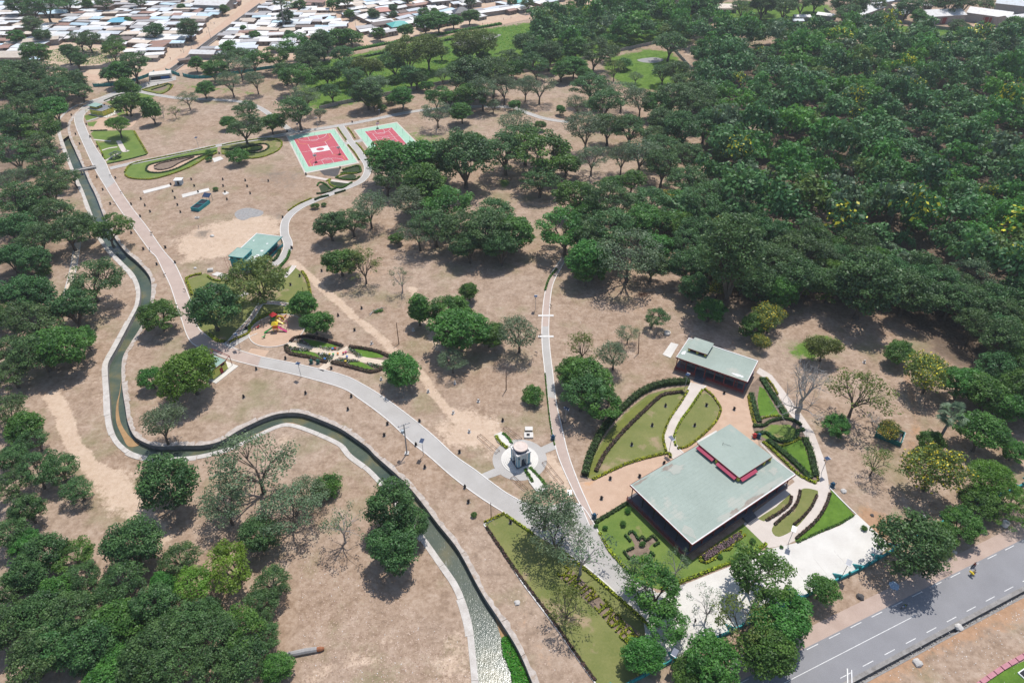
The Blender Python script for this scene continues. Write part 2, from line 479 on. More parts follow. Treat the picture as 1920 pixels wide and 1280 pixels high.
def water_mat():
    m, nt, b = new_mat('canal_water')
    v = coords(nt)
    n1 = noise(nt, v, 0.10, 5, 0.6)
    r = ramp(nt, [(0.36, (0.05, 0.075, 0.058)), (0.54, (0.09, 0.11, 0.075)), (0.68, (0.17, 0.15, 0.075))])
    nt.links.new(n1.outputs[0], r.inputs[0])
    # white ripples and sparkle of the lower reach, painted into the water colour
    g = nt.nodes.new('ShaderNodeTexCoord')
    mp = nt.nodes.new('ShaderNodeMapping')
    mp.inputs['Rotation'].default_value = (0, 0, R(28))
    mp.inputs['Scale'].default_value = (2.4, 0.75, 1)
    nt.links.new(g.outputs['Object'], mp.inputs[0])
    n2 = noise(nt, mp.outputs[0], 1.1, 5, 0.75)
    a = nt.nodes.new('ShaderNodeAttribute')
    a.attribute_name = 'ripple_sparkle'
    f = math_n(nt, 'MULTIPLY', a.outputs['Fac'], 1.0)
    r2 = ramp(nt, [(0.585, 0.0), (0.66, 1.0)])
    nt.links.new(n2.outputs[0], r2.inputs[0])
    fm = math_n(nt, 'MULTIPLY', f, r2.outputs[0])
    base = mix(nt, math_n(nt, 'MULTIPLY', f, 0.75), r.outputs[0], (0.105, 0.115, 0.095))
    base = mix(nt, fm, base, (0.50, 0.50, 0.47))
    nt.links.new(base, b.inputs['Base Color'])
    b.inputs['Roughness'].default_value = 0.16
    b.inputs['Specular IOR Level'].default_value = 0.32
    bump(nt, b, n2.outputs[0], 0.35, 0.12)
    return m
M['water'] = water_mat()

def ground_mat():
    m, nt, b = new_mat('dry_ground')
    v = coords(nt)
    big = noise(nt, v, 0.018, 5, 0.6)
    mid = noise(nt, v, 0.16, 6, 0.68)
    fin = noise(nt, v, 1.1, 5, 0.7)
    tiny = noise(nt, v, 4.0, 2, 0.6)
    def at_(n):
        a = nt.nodes.new('ShaderNodeAttribute')
        a.attribute_name = n
        return a.outputs['Fac']
    # dry grass: straw, tan and brown tufts
    mot = noise(nt, v, 0.42, 5, 0.72)
    f = math_n(nt, 'ADD', math_n(nt, 'MULTIPLY', mid.outputs[0], 0.28), math_n(nt, 'ADD', math_n(nt, 'MULTIPLY', mot.outputs[0], 0.40), math_n(nt, 'MULTIPLY', fin.outputs[0], 0.32)))
    r = ramp(nt, [(0.36, (0.15, 0.105, 0.075)), (0.45, (0.275, 0.195, 0.14)), (0.52, (0.395, 0.29, 0.217)), (0.62, (0.52, 0.41, 0.325))])
    nt.links.new(f, r.inputs[0])
    rb = ramp(nt, [(0.40, (0.33, 0.215, 0.13)), (0.62, (0.42, 0.325, 0.25))])
    nt.links.new(big.outputs[0], rb.inputs[0])
    col = mix(nt, 0.3, r.outputs[0], rb.outputs[0])
    # faint green regrowth in hollows
    gn = ramp(nt, [(0.52, 0.0), (0.68, 0.5)])
    nt.links.new(noise(nt, v, 0.055, 5, 0.65).outputs[0], gn.inputs[0])
    col = mix(nt, gn.outputs[0], col, (0.20, 0.20, 0.09))
    def masked(col, attr, other, amp=0.55, lo=0.42, hi=0.62, keep=1.0):
        k = math_n(nt, 'ADD', at_(attr), math_n(nt, 'MULTIPLY', math_n(nt, 'SUBTRACT', mid.outputs[0], 0.5), amp * 1.6))
        k = math_n(nt, 'ADD', k, math_n(nt, 'MULTIPLY', math_n(nt, 'SUBTRACT', fin.outputs[0], 0.5), amp))
        q = ramp(nt, [(lo, 0.0), (hi, keep)])
        nt.links.new(k, q.inputs[0])
        return mix(nt, q.outputs[0], col, other)
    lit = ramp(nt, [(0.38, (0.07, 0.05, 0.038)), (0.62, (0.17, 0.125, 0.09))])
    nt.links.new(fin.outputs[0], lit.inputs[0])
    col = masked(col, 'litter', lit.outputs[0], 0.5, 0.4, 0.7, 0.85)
    gr = ramp(nt, [(0.38, (0.04, 0.085, 0.014)), (0.50, (0.095, 0.185, 0.026)), (0.62, (0.165, 0.255, 0.05))])
    nt.links.new(f, gr.inputs[0])
    col = masked(col, 'green', gr.outputs[0], 0.7, 0.42, 0.6, 0.95)
    sd = ramp(nt, [(0.36, (0.47, 0.335, 0.235)), (0.62, (0.63, 0.49, 0.37))])
    nt.links.new(f, sd.inputs[0])
    col = masked(col, 'sand', sd.outputs[0], 0.6, 0.40, 0.60, 0.95)
    og = ramp(nt, [(0.36, (0.33, 0.19, 0.105)), (0.62, (0.47, 0.29, 0.18))])
    nt.links.new(f, og.inputs[0])
    col = masked(col, 'clay', og.outputs[0], 0.6, 0.40, 0.60, 0.9)
    dk = ramp(nt, [(0.36, (0.10, 0.088, 0.07)), (0.62, (0.22, 0.18, 0.145))])
    nt.links.new(fin.outputs[0], dk.inputs[0])
    col = masked(col, 'burnt', dk.outputs[0], 0.9, 0.45, 0.8, 0.8)
    sp = ramp(nt, [(0.73, 0.0), (0.77, 0.5)])
    nt.links.new(tiny.outputs[0], sp.inputs[0])
    col = mix(nt, sp.outputs[0], col, (0.58, 0.52, 0.46))
    nt.links.new(col, b.inputs['Base Color'])
    b.inputs['Roughness'].default_value = 1.0
    b.inputs['Specular IOR Level'].default_value = 0.05
    h = math_n(nt, 'ADD', fin.outputs[0], math_n(nt, 'MULTIPLY', tiny.outputs[0], 0.4))
    bump(nt, b, h, 0.7, 0.16)
    return m
M['ground'] = ground_mat()
# ================================================================== GROUND
CANAL_L = [(262,166),(225,176),(185,186),(160,193),(138,202),(121,215),(111,230),(115,253),(124,280),(135,310),(146,336),(157,360),(180,420),(197,457),(230,492),(251,514),(262,540),(260,570),(247,597),(233,624),(217,654),(203,680),(202,704),(205,744),(208,787),(217,817),(233,837),(257,851),(300,858),(360,855),(405,846),(440,835),(480,815),(520,797),(547,794),(593,809),(640,831),(660,853),(693,878),(720,906),(740,930),(770,972),(803,1016),(827,1050),(857,1093),(873,1130),(885,1173),(890,1213),(897,1290),(900,1400)]
CANAL_R = [(262,172),(228,182),(190,192),(166,199),(147,208),(134,221),(127,236),(130,257),(142,284),(157,317),(168,343),(180,367),(198,413),(212,440),(233,469),(257,490),(277,512),(284,530),(283,560),(275,594),(260,620),(243,647),(230,674),(229,717),(236,767),(240,790),(250,814),(267,827),(295,836),(337,835),(383,834),(417,825),(450,805),(500,782),(533,774),(567,775),(607,789),(640,804),(663,819),(690,839),(703,853),(737,883),(763,908),(790,940),(820,980),(860,1031),(903,1110),(940,1166),(973,1220),(1003,1290),(1045,1400)]
cl = resample(pts(CANAL_L), 1.5)
cr_ = resample(pts(CANAL_R), 1.5)
CANAL_POLY = cl + cr_[::-1]

# the drain along the asphalt road
RA, RB = np.array(at(1919, 1012)), np.array(at(1522, 1211))
RU = (RA - RB) / np.linalg.norm(RA - RB)          # along the road, to the right
RN = np.array((RU[1], -RU[0]))                    # across it, towards the camera
def road(s, t): return tuple(RB + RU * s + RN * t)
DRAIN_T = (9.35, 10.15)
DRAIN_POLY = [road(-70, DRAIN_T[0]), road(160, DRAIN_T[0]), road(160, DRAIN_T[1]), road(-70, DRAIN_T[1])]

def poly_sd(X, Y, poly):
    P = np.array(poly)
    Q = np.roll(P, -1, axis=0)
    d = np.full(X.shape, 1e9)
    ins = np.zeros(X.shape, bool)
    for (ax, ay), (bx, by) in zip(P, Q):
        ex, ey = bx - ax, by - ay
        t = np.clip(((X - ax) * ex + (Y - ay) * ey) / max(ex * ex + ey * ey, 1e-9), 0, 1)
        d = np.minimum(d, np.hypot(X - ax - t * ex, Y - ay - t * ey))
        c = ((ay > Y) != (by > Y))
        with np.errstate(divide='ignore', invalid='ignore'):
            xi = (bx - ax) * (Y - ay) / (by - ay if by != ay else 1e-9) + ax
        ins ^= c & (X < xi)
    return np.where(ins, d, -d)
def line_d(X, Y, P):
    d = np.full(X.shape, 1e9)
    for (ax, ay), (bx, by) in zip(P[:-1], P[1:]):
        ex, ey = bx - ax, by - ay
        t = np.clip(((X - ax) * ex + (Y - ay) * ey) / max(ex * ex + ey * ey, 1e-9), 0, 1)
        d = np.minimum(d, np.hypot(X - ax - t * ex, Y - ay - t * ey))
    return d

FOREST = [(1290,95),(1400,85),(1560,75),(1650,85),(1720,92),(1830,95),(1930,70),(2030,200),(2060,500),(2000,760),(1905,790),(1830,720),(1740,660),(1660,590),(1560,570),(1450,590),(1345,560),(1290,480),(1265,430),(1330,330),(1320,280),(1300,220),(1310,170)]
MASKS = {
 'green': [  # (polygon, softness, strength)
  ([(590,118),(640,108),(700,95),(800,75),(900,56),(1000,42),(1060,25),(1150,5),(1250,-5),(1290,40),(1295,85),(1225,82),(1130,105),(1060,122),(990,135),(860,150),(760,172),(690,188),(600,206),(562,196),(560,150)], 10, 1.0),
  ([(1140,108),(1215,92),(1262,98),(1288,125),(1295,160),(1240,170),(1180,168),(1150,150),(1128,125)], 8, 0.9),
  ([(1660,46),(1705,50),(1790,58),(1850,72),(1830,86),(1760,80),(1690,62)], 8, 1.0),
  ([(76,98),(120,90),(150,88),(215,96),(222,118),(150,124),(85,114)], 8, 1.0),
  ([(1478,665),(1500,640),(1545,628),(1572,636),(1560,660),(1520,672)], 6, 1.0),
  ([(300,150),(360,150),(480,160),(520,175),(470,186),(340,175)], 14, 0.52),
  ([(690,250),(790,235),(900,255),(880,290),(800,292),(740,285)], 18, 0.55),
  ([(340,178),(430,190),(420,205),(320,200)], 14, 0.5),
  ([(1320,8),(1420,0),(1560,10),(1560,45),(1450,52),(1330,42)], 10, 0.85),
  ([(1180,620),(1240,600),(1260,640),(1200,660)], 10, 0.42),
  ([(660,1050),(720,1040),(720,1170),(690,1180)], 14, 0.46),
  ([(930,340),(955,330),(960,348),(940,355)], 4, 0.8),
  ([(270,520),(300,510),(330,560),(310,600),(290,580)], 8, 0.47),
  ([(1290,620),(1325,620),(1325,650),(1290,650)], 6, 0.45),
 ],
 'sand': [
  ([(335,450),(370,428),(410,418),(445,405),(470,398),(500,405),(528,412),(525,440),(485,455),(430,478),(355,492),(335,475)], 8, 1.0),
  ([(815,800),(860,780),(890,760),(930,790),(945,820),(925,850),(880,835),(840,838)], 8, 0.95),
  ([(170,900),(215,880),(262,930),(300,975),(310,1010),(280,1000),(230,960),(185,930)], 8, 1.0),
  ([(590,1230),(640,1200),(700,1150),(760,1180),(800,1290),(600,1290)], 20, 0.55),
  ([(870,1170),(890,1290),(820,1290),(830,1200)], 8, 0.8),
  ([(205,700),(200,760),(190,780),(165,740),(180,700)], 8, 0.65),
  ([(440,845),(480,822),(540,802),(590,815),(560,835),(480,850)], 6, 0.6),
  ([(100,340),(150,400),(175,440),(130,470),(105,400)], 8, 0.65),
  ([(1790,120),(1850,60),(1890,60),(1850,52),(1800,44)], 3, 0.9),
  ([(-30,125),(60,132),(150,140),(180,158),(290,140),(310,130),(420,122),(560,108),(620,104),(700,86),(860,56),(1000,32),(1060,20),(1060,-40),(-60,-40)], 14, 0.9),
  ([(1280,88),(1300,78),(1305,110),(1290,105)], 3, 1),
  ([(1400,215),(1425,230),(1440,260),(1400,265),(1385,240)], 6, 0.8),
 ],
 'clay': [
  ([(1590,975),(1625,950),(1665,965),(1680,1000),(1650,1010)], 5, 1.0),
  ([(1500,1260),(1640,1215),(1960,1075),(1960,1130),(1800,1205),(1640,1290),(1560,1320)], 6, 1.0),
  ([(1120,540),(1200,560),(1290,590),(1260,610),(1180,590)], 14, 0.5),
  ([(900,1000),(960,1060),(1010,1160),(1080,1280),(1010,1280),(940,1160),(890,1050)], 12, 0.55),
  ([(1620,840),(1660,830),(1690,860),(1650,880)], 6, 0.6),
  ([(590,440),(700,420),(760,520),(690,560),(610,500)], 20, 0.5),
  ([(1440,1240),(1500,1230),(1540,1200),(1720,1115),(1700,1060),(1600,1105),(1490,1160),(1330,1225),(1340,1290)], 8, 0.45),
  ([(860,300),(1000,320),(1100,260),(1150,300),(1080,380),(980,390)], 20, 0.4),
 ],
 'burnt': [
  ([(440,320),(560,300),(590,330),(560,370),(470,350)], 14, 0.62),
  ([(490,395),(535,380),(550,400),(520,430)], 8, 0.7),
  ([(255,355),(290,345),(285,375),(262,380)], 8, 0.55),
  ([(360,435),(395,430),(390,446),(362,446)], 4, 0.9),
  ([(690,575),(760,570),(760,600),(700,600)], 8, 0.55),
  ([(1060,540),(1180,570),(1170,590),(1060,570)], 12, 0.42),
 ],
}
TRACKS = {'sand': [([(95,740),(118,775),(130,815),(145,845),(175,880),(215,905),(250,945),(285,985),(300,1010)], 4.5, 1.0),
                   ([(548,490),(575,512),(600,538),(635,566),(665,595),(700,622),(735,655),(760,672),(790,700),(815,740),(840,770),(880,790)], 3.0, 1.0),
                   ([(772,540),(790,580),(800,610),(818,645),(835,668)], 3.2, 0.8),
                   ([(1410,690),(1440,700)], 2, 0.8),
                   ([(1310,360),(1290,470),(1270,540)], 3.0, 0.5),
                   ([(1030,860),(1045,890),(1060,930)], 5.0, 0.75),
                   ([(560,1290),(640,1235),(700,1240)], 4, 0.5),([(1300,600),(1420,640),(1500,620)], 3, 0.4)],
          'clay': [([(1700,700),(1720,800),(1700,870)], 4.0, 0.5)]}
WM = {k: [(pts(p), s, st) for p, s, st in v] for k, v in MASKS.items()}
WT = {k: [(pts(p), w, st) for p, w, st in v] for k, v in TRACKS.items()}
WFOREST = pts(FOREST)
LEFTWOOD = [(-40,118),(90,128),(170,150),(150,178),(98,192),(105,225),(108,262),(95,330),(130,420),(150,480),(100,540),(60,640),(0,700),(-60,700)]
LOWWOOD = [(-40,1000),(60,1010),(200,1060),(300,1050),(420,1060),(500,1130),(560,1290),(-60,1300)]
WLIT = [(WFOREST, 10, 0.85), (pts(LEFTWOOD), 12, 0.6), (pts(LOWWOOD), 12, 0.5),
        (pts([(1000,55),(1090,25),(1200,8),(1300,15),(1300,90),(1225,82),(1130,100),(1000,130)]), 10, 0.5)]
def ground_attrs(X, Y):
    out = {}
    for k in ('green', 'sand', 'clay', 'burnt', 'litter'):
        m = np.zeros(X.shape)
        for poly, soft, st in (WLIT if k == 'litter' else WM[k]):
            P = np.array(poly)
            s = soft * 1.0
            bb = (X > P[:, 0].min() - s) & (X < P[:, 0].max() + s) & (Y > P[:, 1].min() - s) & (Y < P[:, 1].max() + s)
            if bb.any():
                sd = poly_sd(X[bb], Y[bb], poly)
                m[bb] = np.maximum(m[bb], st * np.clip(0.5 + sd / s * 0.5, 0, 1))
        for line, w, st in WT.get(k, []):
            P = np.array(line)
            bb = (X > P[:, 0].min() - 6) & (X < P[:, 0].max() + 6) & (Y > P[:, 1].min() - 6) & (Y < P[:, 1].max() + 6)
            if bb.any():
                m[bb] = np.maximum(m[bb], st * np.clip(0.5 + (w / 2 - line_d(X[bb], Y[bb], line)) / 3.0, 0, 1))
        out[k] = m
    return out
def set_attrs(me, V):
    for k, a in ground_attrs(V[:, 0], V[:, 1]).items():
        at_ = me.attributes.new(k, 'FLOAT', 'POINT')
        at_.data.foreach_set('value', a.astype(np.float32))
def grid(x0, x1, y0, y1, step, holes=()):
    nx, ny = int(round((x1 - x0) / step)), int(round((y1 - y0) / step))
    gx, gy = np.linspace(x0, x1, nx + 1), np.linspace(y0, y1, ny + 1)
    X, Y = np.meshgrid(gx, gy)
    V = np.stack([X.ravel(), Y.ravel(), np.zeros(X.size)], 1)
    i = np.arange(nx)[None, :] + (np.arange(ny) * (nx + 1))[:, None]
    Q = np.stack([i, i + 1, i + nx + 2, i + nx + 1], -1).reshape(-1, 4)
    if holes:
        bad = np.zeros(len(V), bool)
        cx, cy = X[:-1, :-1].ravel() + step / 2, Y[:-1, :-1].ravel() + step / 2
        badc = np.zeros(len(cx), bool)
        for h in holes:
            P = np.array(h)
            bb = (V[:, 0] > P[:, 0].min() - 3) & (V[:, 0] < P[:, 0].max() + 3) & (V[:, 1] > P[:, 1].min() - 3) & (V[:, 1] < P[:, 1].max() + 3)
            bad[bb] |= poly_sd(V[bb, 0], V[bb, 1], h) > -0.35
            bb = (cx > P[:, 0].min() - 3) & (cx < P[:, 0].max() + 3) & (cy > P[:, 1].min() - 3) & (cy < P[:, 1].max() + 3)
            badc[bb] |= poly_sd(cx[bb], cy[bb], h) > -0.35
        Q = Q[~(bad[Q].any(1) | badc)]
    return V, Q
GX0, GX1, GY0, GY1 = -240.0, 262.0, 30.0, 470.0
chunks = [grid(GX0, GX1, GY0, GY1, 1.5, (CANAL_POLY, DRAIN_POLY)), grid(-540, 540, GY1, 770, 5.0),
          grid(-540, GX0, GY0, GY1, 5.0), grid(GX1, 540, GY0, GY1, 5.0),
          grid(-2400, 2400, 770, 3400, 200.0), grid(-2400, 2400, -800, GY0, 200.0),
          grid(-2400, -540, GY0, 770, 200.0), grid(540, 2400, GY0, 770, 200.0)]
Vs, Qs, n0 = [], [], 0
for V, Q in chunks:
    Vs.append(V); Qs.append(Q + n0); n0 += len(V)
GV, GQ = np.concatenate(Vs), np.concatenate(Qs)
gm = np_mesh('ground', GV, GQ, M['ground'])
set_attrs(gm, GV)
tag(link('ground', gm), 'dry tan grassland of the park', kind='structure')

def sheet(name, poly, z, mat, label=None, smooth=0, thick=0.0):
    """a level sheet from a ground outline in metres"""
    P = resample(poly, smooth, True) if smooth else poly
    b = MB()
    if thick: b.prism(P, z - thick, z)
    else: b.flat(P, z)
    return tag(b.build(name, mat), label, kind='structure')
def ribbon_mesh(name, A, B, z, mat, attrs=False):
    n = len(A)
    V = np.array([(p[0], p[1], z) for p in A] + [(p[0], p[1], z) for p in B])
    Q = np.array([(i, i + 1, n + i + 1, n + i) for i in range(n - 1)])
    a = V[Q[:, 1]] - V[Q[:, 0]]
    c = V[Q[:, 3]] - V[Q[:, 0]]
    if (a[:, 0] * c[:, 1] - a[:, 1] * c[:, 0]).mean() < 0: Q = Q[:, ::-1]
    me = np_mesh(name, V, Q, mat)
    if attrs: set_attrs(me, V)
    return me

# banks of the canal: ground up to the edge, walls, coping blocks, water
for side, P, s in (('left', cl, 1), ('right', cr_, -1)):
    P2 = offset(P, -3.0 * s)
    tag(link('canal_bank', ribbon_mesh('canal_bank', P, P2, 0.012, M['ground'], True)), 'strip of dry ground along the canal edge', kind='structure')
    w = MB()
    n = len(P)
    vs = [(p[0], p[1], 0.1) for p in P] + [(p[0], p[1], -3.0) for p in P]
    w.add(vs, [(i, i + 1, n + i + 1, n + i) if s > 0 else (i + 1, i, n + i, n + i + 1) for i in range(n - 1)])
    wall = tag(w.build('canal_wall', M['concrete_dark']), 'concrete retaining wall of the canal', kind='structure')
    wid = 1.5 if s > 0 else 1.25
    seg, i = 7, 0
    nb = 0
    while i < n - 2 and nb < 290:
        j = min(i + seg, n - 1)
        A = P[i:j + 1]
        # joint: each block ends 6 cm short of the next
        ww = wid + random.uniform(-0.25, 0.3)
        B = offset(A, -ww * s)
        if s < 0:
            k = len(B)
            B = [(b[0] + random.uniform(-0.35, 0.35), b[1] + random.uniform(-0.3, 0.3)) for b in B]
        A2 = [(a[0] + (b[0] - a[0]) * -0.05, a[1] + (b[1] - a[1]) * -0.05) for a, b in zip(A, B)]
        e = 0.02
        lerp = lambda p, q, t: (p[0] + (q[0] - p[0]) * t, p[1] + (q[1] - p[1]) * t)
        if len(A2) > 1:
            A2[-1] = lerp(A2[-1], A2[-2], 0.06); B[-1] = lerp(B[-1], B[-2], 0.06)
        poly = A2 + B[::-1]
        link('coping_block', MB().prism(poly, -0.05, random.uniform(0.10, 0.16)).mesh('coping_block', M['coping'] if s > 0 else M['rubble']), wall)
        i = j
        nb += 1
WZ = -1.55
nl = 400
def even(P, n):
    P = np.array(P)
    d = np.concatenate([[0], np.cumsum(np.hypot(*np.diff(P, axis=0).T))])
    t = np.linspace(0, d[-1], n)
    return np.stack([np.interp(t, d, P[:, 0]), np.interp(t, d, P[:, 1])], 1)
A_, B_ = even(cl, nl), even(cr_, nl)
rows = 5
V = np.concatenate([np.concatenate([A_ * (1 - k / rows) + B_ * k / rows, np.full((nl, 1), WZ)], 1) for k in range(rows + 1)])
Q = np.array([(k * nl + i, (k + 1) * nl + i, (k + 1) * nl + i + 1, k * nl + i + 1) for k in range(rows) for i in range(nl - 1)])
wm = np_mesh('canal_water', V, Q, M['water'])
fa = np.clip((118 - V[:, 1]) / 16, 0, 1) * 0.45
a = wm.attributes.new('ripple_sparkle', 'FLOAT', 'POINT')
a.data.foreach_set('value', fa.astype(np.float32))
tag(link('canal_water', wm, None), 'dark green water of the winding canal', kind='structure')
# flip check: water faces up
if wm.polygons[0].normal.z < 0: wm.flip_normals()
tag(MB().add([(p[0], p[1], -2.9) for p in A_] + [(p[0], p[1], -2.9) for p in B_], [(i, nl + i, nl + i + 1, i + 1) for i in range(nl - 1)]).build('canal_bed', M['soil_dark']), 'bed of the canal', kind='structure')
# sandy spits inside the canal
for k_, (pp, lab) in enumerate((([(229,700),(226,730),(222,760),(226,790),(238,812),(252,826),(262,832),(256,836),(240,836),(228,815),(218,790),(218,760),(224,735)], 'orange sand spit inside the canal bend'),
                   ([(548,792),(520,796),(480,813),(445,832),(455,834),(490,816),(524,801),(550,798),(575,803)], 'sand bar inside the canal below the S bend'),
                   ([(915,1120),(925,1145),(938,1190),(955,1240),(965,1290),(1000,1290),(972,1225),(940,1172),(915,1130)], 'sandy bar at the foot of the canal wall'))):
    sheet('sand_bar', pts(pp, WZ + 0.06), WZ + 0.06, surf('wet_sand', (0.40, 0.25, 0.12), (0.28, 0.17, 0.085), 0.5, 0.8, 4, 0.03) if k_ == 0 else bpy.data.materials['wet_sand'], lab, 1.0)

# ================================================================== PAVING
def kerb_pair(A, B, parent, w=0.28, h=0.14):
    for P in (A, B):
        b = MB().line(P, w, 0.0, h)
        b.build('kerb', M['kerb'], parent)
def path(name, L, Rr, z, mat, label, kerb=True, step=1.5):
    n = max(len(L), len(Rr)) * 8
    A, B = even(resample(pts(L), step), n), even(resample(pts(Rr), step), n)
    o = tag(link(name, ribbon_mesh(name, A.tolist(), B.tolist(), z, mat)), label, kind='structure')
    if kerb: kerb_pair(A.tolist(), B.tolist(), o)
    return o
def centre_path(name, Cp, w, z, mat, label, kerb=True, kw=0.28):
    P = resample(pts(Cp), 1.5)
    A, B = offset(P, w / 2), offset(P, -w / 2)
    o = tag(link(name, ribbon_mesh(name, A, B, z, mat)), label, kind='structure')
    if kerb:
        kerb_pair(A, B, o, kw)
    return o
MAIN_L = [(330,143),(288,152),(250,163),(215,173),(188,183),(165,194),(148,207),(140,221),(143,239),(158,274),(173,307),(184,328),(200,354),(221,387),(251,429),(281,470),(293,482),(307,510),(320,537),(333,577),(341,600),(350,627),(360,643),(375,652),(390,658),(433,674),(483,687),(560,704),(640,727),(673,747),(723,784),(773,830),(803,854),(850,895),(900,932),(947,962),(1000,998),(1057,1032),(1123,1082),(1200,1155),(1232,1185)]
MAIN_R = [(330,150),(292,160),(256,170),(222,181),(198,191),(176,202),(160,213),(156,225),(160,237),(169,258),(181,280),(197,303),(208,328),(216,341),(228,361),(250,393),(275,425),(305,468),(327,494),(340,520),(347,537),(360,572),(366,600),(376,620),(397,635),(423,645),(450,657),(490,669),(560,683),(640,702),(683,722),(723,747),(773,784),(813,817),(853,854),(890,880),(923,905),(960,930),(1010,950),(1080,943),(1113,980),(1133,1020),(1173,1066),(1220,1103),(1245,1125)]
iA = [i for i, p in enumerate(MAIN_L)]
def cut(lst, a, b): return lst[a:b + 1]
# three stretches: grey, pink, grey (the joints are at the footbridge and below the playground)
seam1, seam2 = 12, 26
path('paved_path', cut(MAIN_L, 0, 12), cut(MAIN_R, 0, 13), 0.05, M['paver_grey'], 'grey paved path curving past the corner pavilion')
path('paved_path', cut(MAIN_L, 12, 26), cut(MAIN_R, 13, 27), 0.05, M['paver_pink'], 'pink brick stretch of the wide park path')
path('paved_path', cut(MAIN_L, 26, 40), cut(MAIN_R, 27, 44), 0.05, M['paver_grey'], 'grey paved path running down to the gate')
path('brick_path', [(1053,484),(1030,520),(1020,560),(1016,614),(1017,654),(1022,700),(1027,744),(1033,794),(1046,853),(1073,916),(1090,950),(1105,985)],
     [(1060,488),(1039,527),(1032,560),(1029,614),(1031,654),(1037,704),(1043,754),(1053,800),(1066,853),(1084,903),(1100,940),(1118,980)], 0.055, M['paver_pink'], 'narrow pinkish brick path running north to the trees')
path('paved_path', [(1016,612),(1017,654),(1022,700),(1027,744)], [(1029,612),(1031,654),(1037,704),(1043,748)], 0.062, M['paver_grey'], 'grey stretch of the narrow brick path', False)
for yy in (592, 631):
    a, b = at(1009, yy), at(1038, yy)
    tag(MB().line([a, b], 0.9, 0, 0.16).build('path_sill', M['kerb']), 'white concrete sill across the brick path', kind='structure')
centre_path('garden_path', [(206,316),(250,306),(300,296),(350,285),(400,275),(440,268),(480,262),(520,255),(550,249),(590,243),(629,237),(676,229),(715,221),(754,213),(800,206),(850,202),(905,200),(960,202),(985,211),(1015,221),(1040,226),(1066,229)], 3.1, 0.06, M['paver_grey'], 'narrow grey path past the sports courts')
centre_path('garden_path', [(248,168),(275,175),(310,181),(342,185),(397,187),(450,191),(483,201),(510,218),(530,234),(549,248)], 3.0, 0.058, M['paver_grey'], 'narrow grey path looping round the dry meadow')
centre_path('garden_path', [(638,236),(648,250),(657,265),(668,279),(678,293),(688,308),(689,322),(682,335),(667,345),(629,360),(590,376),(562,389),(542,405),(534,420),(534,440),(540,455),(538,470),(528,485),(512,497)], 3.3, 0.064, M['paver_grey'], 'grey path winding from the courts to the teal building')
centre_path('garden_path', [(641,270),(662,267),(684,262)], 3.4, 0.07, M['paver_grey'], 'short link path between the two courts', False)
centre_path('garden_path', [(575,330),(620,338),(666,344)], 2.0, 0.06, M['paver_cream'], 'cream path through the beds below the court', False)
centre_path('garden_path', [(425,650),(440,640),(462,627),(478,620)], 4.0, 0.058, M['paver_grey'], 'link path to the playground')
centre_path('garden_path', [(427,645),(445,625),(470,598),(482,580),(490,568)], 1.7, 0.075, M['paver_pink'], 'thin brick path under the big tree')
centre_path('garden_path', [(490,568),(515,568),(545,572)], 1.6, 0.075, M['paver_pink'], 'thin brick path beside the playground lawn')
centre_path('garden_path', [(434,562),(450,554),(462,548)], 3.2, 0.075, M['paver_grey'], 'grey path stub under the big tree', False)
centre_path('garden_path', [(533,520),(545,508),(552,498)], 1.6, 0.075, M['paver_cream'], 'cream path stub beside the teal building')
centre_path('sand_path', [(488,655),(478,668),(470,680)], 6.5, 0.04, M['sand_pink'], 'sandy apron below the playground', False)
for Cp, lab in (([(176,262),(195,264),(208,265)], 'upper thin lawn path'), ([(186,284),(205,278),(220,276)], 'middle thin lawn path'), ([(198,302),(214,292),(226,284)], 'lower thin lawn path')):
    centre_path('garden_path', Cp, 1.3, 0.075, M['paver_cream'], lab + ' of the corner garden', False)
centre_path('garden_path', [(222,264),(228,275),(234,284),(240,282)], 2.4, 0.08, M['paver_cream'], 'cream path crossing the corner lawn', False)
centre_path('garden_path', [(162,228),(178,223),(190,219)], 1.8, 0.075, M['paver_grey'], 'short path to the corner pavilion', False)
# old concrete track under the trees on the far bank
for dx in (-1.1, 1.1):
    P = offset(resample(pts([(146,455),(138,500),(131,530),(122,562)]), 2), dx)
    tag(MB().line(P, 0.35, 0, 0.1).build('track_edge', M['concrete']), 'concrete edge of the old track under the trees', kind='structure')
tag(link('old_track', ribbon_mesh('old_track', offset(resample(pts([(146,455),(138,500),(131,530),(122,562)]), 2), 1.0), offset(resample(pts([(146,455),(138,500),(131,530),(122,562)]), 2), -1.0), 0.03, M['sand_pale'])), 'old sandy track under the trees', kind='structure')

# plazas
PINK = [(1256,696),(1300,712),(1395,745),(1403,738),(1410,770),(1418,800),(1424,850),(1400,870),(1300,900),(1185,938),(1177,942),(1114,980),(1102,976),(1090,945),(1078,905),(1090,903),(1110,901),(1180,869),(1250,852),(1290,838),(1320,814),(1341,792),(1352,768),(1345,750),(1320,729),(1290,722)]
sheet('plaza', pts(PINK), 0.035, M['sand_pink'], 'pinkish plaza between the two pavilions')
path('garden_path', [(1296,717),(1277,755),(1258,785),(1246,815),(1250,845),(1258,856),(1276,868)], [(1324,723),(1297,760),(1277,790),(1266,815),(1269,835),(1280,848),(1292,858)], 0.06, M['paver_cream'], 'cream path curving between the two lawns by the pavilions')
CREAM = [(1394,982),(1412,962),(1448,935),(1490,903),(1470,880),(1440,847),(1425,832),(1430,824),(1446,826),(1480,876),(1518,905),(1532,908),(1534,898),(1520,838),(1500,800),(1478,772),(1457,738),(1440,714),(1418,698),(1424,689),(1447,703),(1472,735),(1498,770),(1526,810),(1545,860),(1552,895),(1556,920),(1548,948),(1528,978),(1492,1013),(1472,1022),(1440,1027)]
